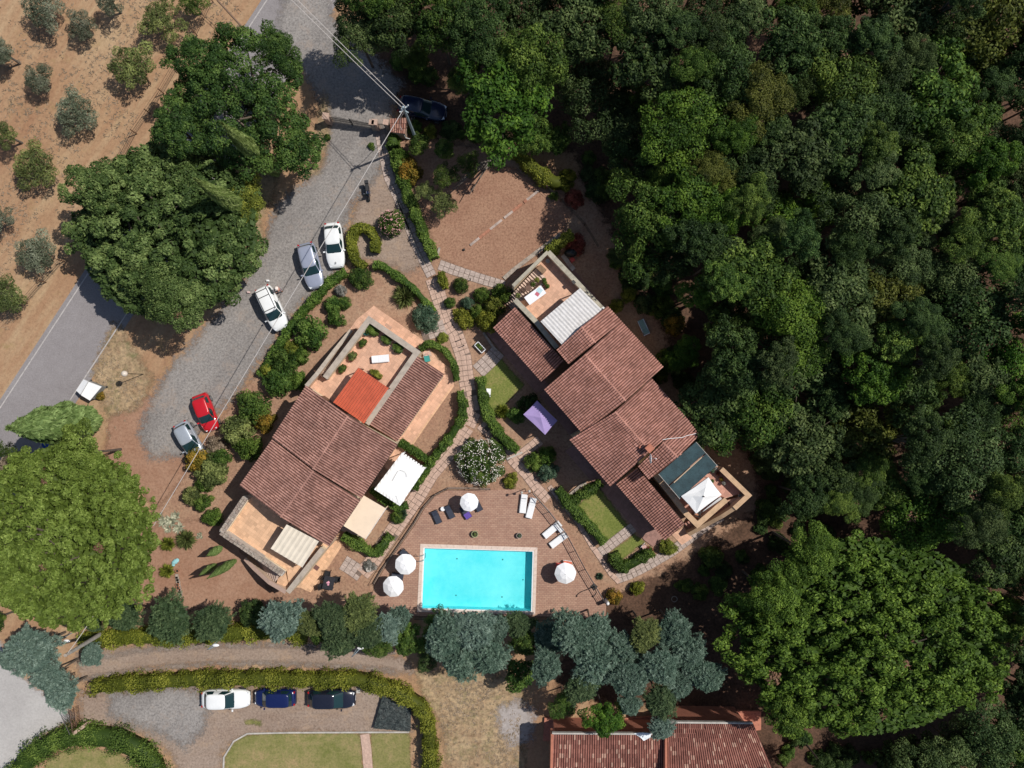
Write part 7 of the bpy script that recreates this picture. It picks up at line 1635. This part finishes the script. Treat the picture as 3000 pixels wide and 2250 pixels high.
# conifer row above the lane
for t, x, y, r, H, kind, s, mat, lb in (
  ('K',1010,420,140,4.5,'conifer',1,'conif','dark feathery conifer, first right of the umbrella pine'), ('K',1380,455,185,5.,'conifer',2,'conif','dark feathery conifer, middle of three above the lane'), ('K',1725,475,160,5.,'conifer',3,'conif','dark feathery conifer, third of three above the lane'), ('K',790,480,70,4.,'conifer',1,'conif','narrow dark conifer touching the umbrella pine'),
  ('K',270,700,205,6.5,'feather',1,'bluegrey','pale blue-grey conifer at the lower left, largest of its cluster'), ('K',430,900,130,5.5,'feather',2,'bluegrey','pale blue-grey conifer left of the globe lamp'), ('K',520,1040,140,5.,'feather',3,'bluegrey','pale blue-grey conifer just above the yard gate'), ('K',750,740,95,3.,'feather',4,'bluegrey','low pale blue conifer edge beside the lane entry'), ('K',120,760,90,5.,'feather',3,'bluegrey','pale blue-grey conifer at the left end of the lower left cluster'),
  ('L',130,420,120,3.,'oak',2,'oakdark','dark low tree left of the first blue-grey conifer'), ('L',360,440,175,6.5,'feather',2,'bluegrey','silvery blue conifer below the stone terrace'), ('L',590,460,115,6.,'feather',3,'sage','yellow-olive conifer between the silvery one and the green group'), ('L',790,430,150,7.,'feather',1,'conif','green conifer directly below the black garden table'),
  ('L',830,600,150,6.,'feather',4,'conif','green conifer leaning over the gravel lane'), ('L',990,370,150,7.,'feather',2,'sage','grey-green conifer below the lower left parasol'), ('L',1050,540,140,6.5,'feather',3,'conif','dark green conifer left of the smaller silvery one'), ('L',1190,500,125,6.,'feather',4,'bluegrey','smaller silvery blue conifer at the pool\'s lower left'),
  ('L',1310,380,95,5.,'feather',1,'blue','blue-green conifer sprays at the pool\'s lower left corner'), ('L',1370,560,150,5.,'oak',4,'shrub','dark broadleaf shrub tree below the pool\'s left corner'), ('L',1530,700,110,4.,'oak',5,'oakgrey','dull brownish shrub beside the lane\'s end'),
  ('L',700,560,110,4.5,'oak',2,'shrub','dark leafy shrub under the yellow-olive conifer'), ('L',1130,660,110,4.,'oak',5,'shrub','dark leafy shrub at the lane edge under the green conifers'), ('L',1620,420,100,5.,'oak',1,'shrub','dark green shrub tree just under the pool\'s lower left edge'), ('M',60,450,120,5.,'feather',2,'conif','mid-green conifer just under the pool\'s lower right edge'), ('M',300,560,140,6.,'feather',4,'blue','blue-green conifer left of the deck\'s lower right corner'), ('M',420,1120,110,4.5,'oak',3,'shrub','dark shrub left of the bottom house\'s roof'),
  ('L',1680,520,175,7.5,'feather',3,'blue','blue-green conifer hanging over the pool\'s lower edge, left'), ('L',1900,480,180,7.5,'feather',1,'bluegrey','pale blue-green conifer below the middle of the pool'), ('L',1800,720,165,7.,'feather',4,'blue','blue-green conifer nearest the dry grass field'), ('L',2030,690,150,7.,'feather',2,'blue','blue-green conifer above the dark shrub gap'), ('L',2080,480,110,6.,'feather',2,'blue','blue-green conifer under the pool\'s lower right corner'),
  ('M',120,560,130,5.,'oak',2,'shrub','leafy green tree between blue conifers below the pool'), ('M',60,900,130,4.,'bush',3,'shrub','low dark shrub beside the dry field below the conifers'), ('M',270,800,130,7.5,'feather',1,'blue','blue-green conifer left of the big blue-green group'), ('M',470,490,175,8.5,'feather',2,'blue','blue-green conifer touching the deck\'s lower right'), ('M',660,470,140,8.,'feather',3,'blue','blue-green conifer below the white cylinder'),
  ('M',680,740,200,8.5,'feather',4,'blue','largest blue-green conifer of the lower middle group'), ('M',880,640,150,8.,'feather',1,'blue','blue-green conifer beside the yellowish conifer'), ('M',930,900,160,8.,'feather',3,'blue','blue-green conifer above the bottom house roof'), ('M',1060,540,130,7.5,'feather',2,'sage','yellowish olive conifer among the blue-green ones'), ('M',1180,800,150,8.,'feather',4,'blue','blue-green conifer right of the yellowish one'),
  ('M',1290,520,150,7.,'feather',1,'blue','shaded blue conifer, upper one left of the great bright tree'), ('M',1400,700,150,7.,'feather',2,'blue','shaded blue conifer, middle one left of the great bright tree'), ('M',1560,880,140,7.,'feather',3,'blue','shaded blue conifer, lowest one left of the great bright tree'), ('M',1330,950,130,6.5,'feather',4,'blue','blue conifer over the gap before the terracotta walk'),
  ('M',560,960,140,7.,'feather',2,'conif','mid-green conifer left above the bottom house'), ('M',740,1230,150,7.,'oak',4,'oakbright','bright green tree hanging over the bottom house\'s left roof'), ('M',940,1100,90,7.,'feather',1,'blue','narrow blue-green conifer spray reaching the bottom roof'), ('M',1190,1080,140,7.,'feather',4,'conif','mid-green conifer over the terracotta walk'), ('M',1190,1290,100,6.5,'feather',2,'bluegrey','pale blue conifer spray on the bottom house\'s roof valley')):
    if (t == 'L' and x > 1250) or (t == 'M' and x < 900 and y < 760): y += 46; H -= .9
    TR(t, x, y, r*(1.04 if kind in ('feather', 'conifer') else 1.08), H, kind, s, mat, lb, 'conifer_tree' if kind in ('feather', 'conifer') else 'tree', 'conifer' if kind in ('feather', 'conifer') else 'tree', 'trees of the row above the lane', flat=1. if kind != 'feather' else .85)
# undergrowth in the shade of the wood
ru = random.Random(9)
for P, n_, lb, gr in (([(1640,985),(1790,1030),(1800,1160),(1690,1235),(1560,1275),(1440,1305),(1500,1215),(1650,1120)], 34, 'shaded, right of the right house', 'undergrowth beside the right house'),
        ([(1310,520),(1400,560),(1450,640),(1470,790),(1530,880),(1490,850),(1440,770),(1400,690),(1340,600)], 24, 'behind the right house', 'undergrowth behind the right house'),
        ([(1180,290),(1300,340),(1340,470),(1290,460),(1230,350)], 14, 'between court and wood', 'undergrowth beyond the boules court'),
        ([(1670,1640),(1720,1580),(1900,1640),(2100,1620),(2200,1560),(2215,1659),(1900,1670)], 22, 'added for shade under the great bright tree', 'undergrowth added for shade under the great lower right tree'),  # shrubs added to stand in for shade the tree does not cast here
        ([(800,95),(960,150),(1000,270),(1090,300),(960,300),(940,200)], 12, 'around the dark blue car', 'undergrowth near the dark blue car')):
    Pw = [(q[0], q[1]) for q in P]; L = []; MN = {'oakdark': 'blackish green', 'oak': 'mid-green', 'shrub': 'glossy green', 'oakgrey': 'greyish green'}
    while len(L) < n_:
        x, y = ru.uniform(min(q[0] for q in P), max(q[0] for q in P)), ru.uniform(min(q[1] for q in P), max(q[1] for q in P))
        if seg_sd(np.array([x]), np.array([y]), Pw)[0] < 0 or math.hypot(x-920, y-232) < 62 or math.hypot(x-1390, y-712) < 34: continue
        L.append((y, x, ru.uniform(.45, 1.25), ru.choice(('oakdark', 'oak', 'shrub', 'oakgrey')), ru.uniform(.9, 1.5)))
    cn = {}
    for k, (y, x, R, mt_, hf) in enumerate(sorted(L)):
        cn[mt_] = cn.get(mt_, 0)+1; bush(g('V', x, y, .6), R, R*hf, mt_, '%s %s shrub from the top, %s' % (ORD[cn[mt_]-1], MN[mt_], lb), 'bush', 31+k % 3, cat='shrub', group=gr)
# ---------------------------------------------------------------- hedges
HG = 'clipped hedges of the gardens'
hedge(gp('K', [(740,1010),(1000,985),(1500,955),(2000,945),(2500,955),(2900,955),(3200,1040),(3400,1170),(3470,1330),(3480,1500),(3500,1760)], 1.2), 1.35, 1.55, 'hedgey', 'long yellow-green hedge curving round the lower parking yard', dens=150)
hedge([g('K',90,1760,1.), g('K',240,1560,1.), g('K',440,1440,1.), g('K',680,1400,1.), g('K',930,1430,1.), g('K',1130,1530,1.), g('K',1230,1650,1.), g('K',1260,1760,1.)], 2.0, 1.4, 'hedge', 'wide green hedge ring round the oval lawn at the bottom left', dens=120)
hedge(gp('K', [(640,640),(900,610),(1150,600),(1400,610),(1700,590),(2000,560),(2300,560),(2480,600)], 1.1), 1.5, 1.5, 'hedgey', 'loose yellow-green hedge under the dark conifers along the lane', wob=.35, dens=110)
hedge(gp('C', [(1690,815),(1560,900),(1440,1040),(1330,1150),(1240,1270),(1160,1400),(1080,1530),(1000,1659)], .8), .75, 1.1, 'hedge', 'narrow hedge between the gravel drive and the left garden', wob=.25)
hedge(gp('C', [(1850,780),(1765,720),(1735,600),(1750,500),(1800,450),(1880,470),(1935,560),(1925,655)], .9), .85, 1.2, 'hedgey', 'horseshoe-shaped hedge beside the parked white hatchback', wob=.1)
hedge(gp('D', [(145,120),(185,250),(235,400),(300,560),(360,720),(420,870),(480,980)], 1.), .85, 1.5, 'hedge', 'straight green hedge along the left side of the boules court')
hedge(gp('D', [(130,-10),(150,80)], 1.), 1.1, 1.6, 'hedge', 'thick green hedge block below the brick-roofed shed')
hedge(gp('D', [(-15,1040),(60,1045),(170,1120),(300,1220),(390,1320),(470,1420)], .8), .65, 1.1, 'hedge', 'curved dark hedge left of the paver path')
hedge(gp('D', [(530,1100),(560,1225)], .8), .65, 1.2, 'hedgey', 'short yellowish hedge block at the fork below the boules court', dens=220)
hedge(gp('D', [(1130,110),(1230,210),(1340,300),(1450,370),(1560,370)], 1.), 1.3, 1.6, 'hedgey', 'loose yellow-green hedge along the upper right of the boules court', wob=.35, dens=110)
hedge(gp('D', [(1395,950),(1480,870),(1590,785)], 1.), .95, 1.4, 'shruby', 'yellow-green shrub row beside the right house\'s upper terrace', wob=.3)
hedge(gp('E', [(1745,335),(1830,290),(1940,350),(2015,450),(2040,590)], .8), .62, 1.1, 'hedge', 'curved hedge round the right corner of the left walkway', wob=.2)
hedge(gp('E', [(2065,680),(2090,790),(2085,900),(1960,1090),(1830,1250),(1760,1360),(1690,1470)], .9), .75, 1.25, 'hedge', 'clipped hedge enclosing the dry garden right of the left house')
hedge(gp('E', [(1800,1240),(1690,1160),(1580,1100)], .9), .7, 1.2, 'hedge', 'hedge arm running to the left house beside the white canopy')
hedge(gp('H', [(1345,380),(1440,450),(1560,530),(1640,500)], .7), .6, 1., 'hedge', 'dark low hedge between the white canopy and the beige awning', wob=.25)
hedge(gp('H', [(1120,745),(1200,790),(1340,890),(1400,880),(1500,745)], .8), .85, 1.1, 'hedge', 'V-shaped clipped hedge below the beige awning')
hedge([g('F',18,1120,.9), g('F',42,1280,.9), g('F',72,1420,.9), g('F',150,1530,.9), g('I',1010,210,.9), g('I',1080,285,.9), g('I',1150,335,.9)], .9, 1.3, 'hedge', 'hedge bounding the small lawn and the lilac canopy on the left')
hedge(gp('I', [(1475,650),(1560,750),(1700,900),(1790,1010),(1850,1085)], .9), .9, 1.3, 'hedge', 'long clipped hedge between the deck railing and the green lawn')
hedge(gp('I', [(1600,745),(1720,670),(1830,595)], .9), .85, 1.2, 'hedge', 'hedge arm above the green lawn of the right house', dens=140)
hedge(gp('J', [(825,1165),(850,1240),(895,1290),(1000,1235),(1140,1150)], .8), .95, 1.2, 'hedge', 'L-shaped hedge round the lower small lawn')
# ---------------------------------------------------------------- shrubs
for i, (t, x, y, r, H, mat, kind, lb) in enumerate((
  ('C',1808,868,98,1.7,'shrub','ball','round dark green shrub below the horseshoe hedge'), ('C',2058,418,112,2.2,'hedge','ball','round oleander with pink flowers above the left garden'), ('C',1650,970,52,1.1,'grey','ball','silver-grey shrub beside the narrow hedge'), ('C',1585,1085,78,1.5,'shrub','bush','dark green shrub below the silver-grey one'), ('C',1680,1070,58,1.3,'shrub','ball','smaller round shrub right of the dark green one'),
  ('C',1610,1195,72,1.6,'shrub','bush','dark shrub nearest the top of the paved walkway'), ('E',850,195,145,2.6,'shrub','bush','broad dense shrub in the middle of the left garden strip'), ('E',710,335,72,1.6,'shruby','bush','yellow shrub between dark ones beside the drive hedge'), ('E',640,430,125,2.4,'shrub','bush','dark shrub below the yellow one'), ('E',775,395,72,1.8,'hedge','bush','mid-green shrub right of the yellow one'),
  ('E',590,600,130,2.6,'shrub','bush','dark shrub left of the light green ball, by the stair wall'), ('E',745,592,84,1.7,'hedge','bush','light green round shrub beside the left house\'s stair wall'), ('E',500,510,55,1.6,'shruby','bush','small yellow shrub at the drive hedge'), ('E',375,810,140,3.,'shrub','bush','large dark shrub opposite the red car'), ('E',480,920,90,2.4,'orange','bush','orange-tinged shrub close to the left house\'s eave'),
  ('E',250,1000,135,3.,'sage','bush','olive-yellow shrub below the red car'), ('E',340,1140,115,2.8,'hedge','bush','green shrub between the olive-yellow one and the house'), ('E',85,1130,92,1.6,'dry','bush','dry brown twiggy shrub at the nose of the pale silver car'), ('E',50,1340,135,2.6,'sage','bush','yellowish grassy shrub along the long cable'), ('E',120,1210,80,2.2,'shrub','bush','dark shrub between the dry and the yellowish ones'),
  ('H',60,180,120,2.4,'sage','bush','olive shrub at the left of the left house\'s shadow'), ('H',-60,130,110,2.2,'orange','bush','ochre grassy shrub beside the umbrella pine'), ('H',55,600,80,1.8,'hedge','bush','glossy green shrub outside the stone parapet'), ('H',-30,480,75,1.8,'shrub','bush','dark shrub above the glossy one near the stone terrace'), ('H',-110,420,85,1.8,'sage','bush','olive-brown shrub above the agaves'), ('H',-10,330,70,2.,'hedge','bush','mid-green shrub right of the ochre ones'),
  ('Y5',575,620,215,1.6,'sage','spiky','wide olive yucca-like shrub above the red earth garden'), ('Y5',275,690,160,1.3,'shruby','spiky','upper yellow-green spiky shrub in the red earth garden'), ('Y5',260,1160,160,1.3,'shruby','spiky','lower yellow-green spiky shrub in the red earth garden'), ('Y5',350,320,250,.9,'agave','agave','cluster of pale agaves at the end of the long cable'), ('Y5',845,540,75,.5,'agave','agave','small pale agave alone on the red earth'), ('Y5',150,200,90,.7,'agave','agave','dark pale-edged agave touching the umbrella pine'),
  ('E',1783,85,118,1.9,'teal','ball','bluish green round shrub above the walkway corner'), ('D',230,1290,125,1.7,'sage','spiky','spiky green shrub casting fan-like shadows left of the path'), ('E',1925,250,50,.7,'shruby','bush','little yellow-green plant between walkway and path'), ('D',265,270,115,2.2,'orange','bush','flowering yellow and orange shrub on the hedge left of the court'), ('D',200,160,75,2.,'hedge','bush','green shrub above the flowering one'),
  ('D',690,1205,68,1.4,'shrub','ball','round shrub, first below the upper paver path'), ('D',860,1280,70,1.5,'hedge','ball','round shrub, second below the upper paver path'), ('D',745,1350,58,1.4,'teal','ball','bluish shrub in the middle of the shaded patch'), ('D',600,1345,50,1.2,'shrub','ball','small shrub beside the dark path'), ('D',1020,1265,88,2.,'hedge','bush','bright shrub at the foot of the right terrace\'s stairs'), ('D',960,1370,95,2.,'oakyel','bush','mottled yellow shrub below the bright one'), ('D',900,1490,100,2.,'hedgey','bush','yellow-green shrub touching the right house\'s lower roof'), ('D',720,1475,92,1.4,'hedgey','bush','low rounded yellowish shrub beside the dark path'), ('D',830,1420,70,1.5,'hedge','bush','green shrub between the two yellowish ones'),
  ('I',850,425,205,2.9,'shrub','oleander','huge round oleander covered in white flowers above the pool deck'), ('I',1093,582,66,1.,'hedgey','bush','small yellowish bush at the deck\'s upper gate'), ('I',1280,430,85,1.6,'hedge','bush','green shrub left of the bluish one, by the right house'), ('I',1390,380,75,1.8,'hedge','bush','green shrub above the bluish one'), ('I',1392,510,85,1.6,'teal','bush','bluish white-speckled shrub above the long clipped hedge'),
  ('F',200,1400,78,1.2,'shruby','spiky','bright yellow-green yucca beside the lilac canopy'), ('F',310,1430,75,1.5,'shrub','bush','green shrub between the yucca and the lilac canopy'), ('F',420,1330,85,1.6,'oakdark','bush','dark shaded shrub above the lilac canopy'), ('F',1130,540,62,1.5,'shruby','bush','yellow-green shrub, lower of the pair at the right house\'s top'), ('F',1225,450,70,1.6,'shruby','bush','yellow-green shrub, upper of the pair at the right house\'s top'), ('F',1510,1000,90,2.4,'hedge','bush','bright shrub at the right house\'s outer eave'), ('F',1480,1110,70,1.8,'oakyel','bush','yellowish shrub below the bright one at the outer eave'), ('F',1600,980,70,2.,'oak','bush','dim shrub right of the bright one at the outer eave'), ('F',1470,530,80,2.,'oak','bush','dim green shrub in the shade right of the upper terrace'), ('F',1600,690,90,2.4,'orange','bush','dim orange-tinged shrub by the pale blue lounger'),
  ('H',1592,575,62,1.1,'teal','spiky','bluish spiky shrub at the end of the low hedge'), ('H',1330,990,52,.7,'grey','bush','silver-grey low shrub on the pavers'), ('H',1560,600,60,1.2,'shrub','ball','dark round shrub by the bluish spiky one'), ('J',1268,1120,75,1.3,'shruby','bush','bright green shrub in the corner below the lower tiled roof'), ('J',1110,1150,42,.9,'red','bush','red-flowering shrub at the tip of the L-shaped hedge'), ('J',830,1515,72,1.3,'orange','bush','reddish-yellow shrub right of the white cylinder'), ('J',1020,1450,62,1.3,'hedgey','bush','yellow-green shrub in half shade below the paver path'), ('J',712,1355,40,.6,'teal','spiky','small pale yucca on the gravel right of the railing'),
  ('J',300,350,60,1.4,'shrub','bush','dark shrub left of the shaded porch'), ('B',985,1120,52,1.,'hedge','bush','small green bush at the hedge end near the shed'), ('B',795,1180,32,.5,'hedge','bush','tiny green plant in the gravel inside the gate'), ('B',440,1110,28,.6,'hedge','bush','tiny green plant at the left gate pillar'), ('B',1270,1060,60,1.4,'shruby','bush','yellow-green shrub below the dark blue car'), ('B',1150,1020,60,1.4,'shrub','bush','dark shrub right of the leaning pole'), ('Y5',1000,230,0.1,.1,'hedge','bush',''),
  ('G',800,440,42,.8,'orange','bush','small ochre shrub beside the white waste container'), ('D',1560,330,80,2.2,'hedgey','bush','bright leafy tree-shrub at the end of the yellow-green hedge'), ('D',1610,500,85,1.2,'red','bush','reddish dry shrub beyond the court fence'), ('Z4',1270,230,200,1.,'red','bush','reddish flowering shrub behind the covered barbecue'), ('D',1450,480,40,1.,'shrub','bush','small dark shrub at the right end of the court'), ('V',815,780,0.1,.1,'hedge','bush',''))):
    if not lb: continue
    at = g(t, x, y, H*.55); R = mt(t, r); o = bush(at, R, H, mat, lb, kind, 31+(i*7) % 3 if kind == 'bush' else 41, group=None, cat='agave' if kind == 'agave' else 'shrub', name='agave' if kind == 'agave' else ('yucca' if kind == 'spiky' else 'shrub'))
# blossom of the oleanders
for t, x, y, r, H, m_, n_, nm in (('I',850,425,200,2.9,'flower_w',800,'white_blossom'), ('C',2058,418,108,2.2,'flower_p',260,'pink_blossom')):
    at = g(t, x, y, H*.55); R = mt(t, r); rng = np.random.default_rng(77); D = sph(n_*2, -.1); D = D[(np.sin(D[:,0]*13+2*D[:,1])+np.sin(D[:,1]*15+1-3*D[:,0])+rng.normal(0,.7,len(D))) > -.5][:n_]
    P_ = D*np.array([R*.96, R*.96, H*.62])*rng.uniform(.9, 1.03, (len(D), 1))+np.array([0, 0, H*.42]); V, F, T0 = cards(P_, D+np.array([0,0,.5]), .05, .042, np.full(len(D), .5))
    V = V[:, :]; me = np_mesh(nm, V, F, LM[m_]); own = [o for o in COL.objects if 'oleander' in str(o.get('label', '')) and math.hypot(o.location.x-at.x, o.location.y-at.y) < .5][0]
    o = bpy.data.objects.new('blossom', me); link(o, own); o['kind'] = 'stuff'
    o.matrix_parent_inverse = Matrix.Identity(4); o.matrix_basis = own.matrix_basis.inverted() @ Matrix.Translation((at.x, at.y, 0))
print('tris', sum(len(m.loop_triangles) if m.loop_triangles else sum(len(p.vertices)-2 for p in m.polygons) if len(m.polygons) < 3000 else len(m.polygons)*2 for m in bpy.data.meshes))
print('objects', len(COL.objects), 'trees in the wood', len(wood))
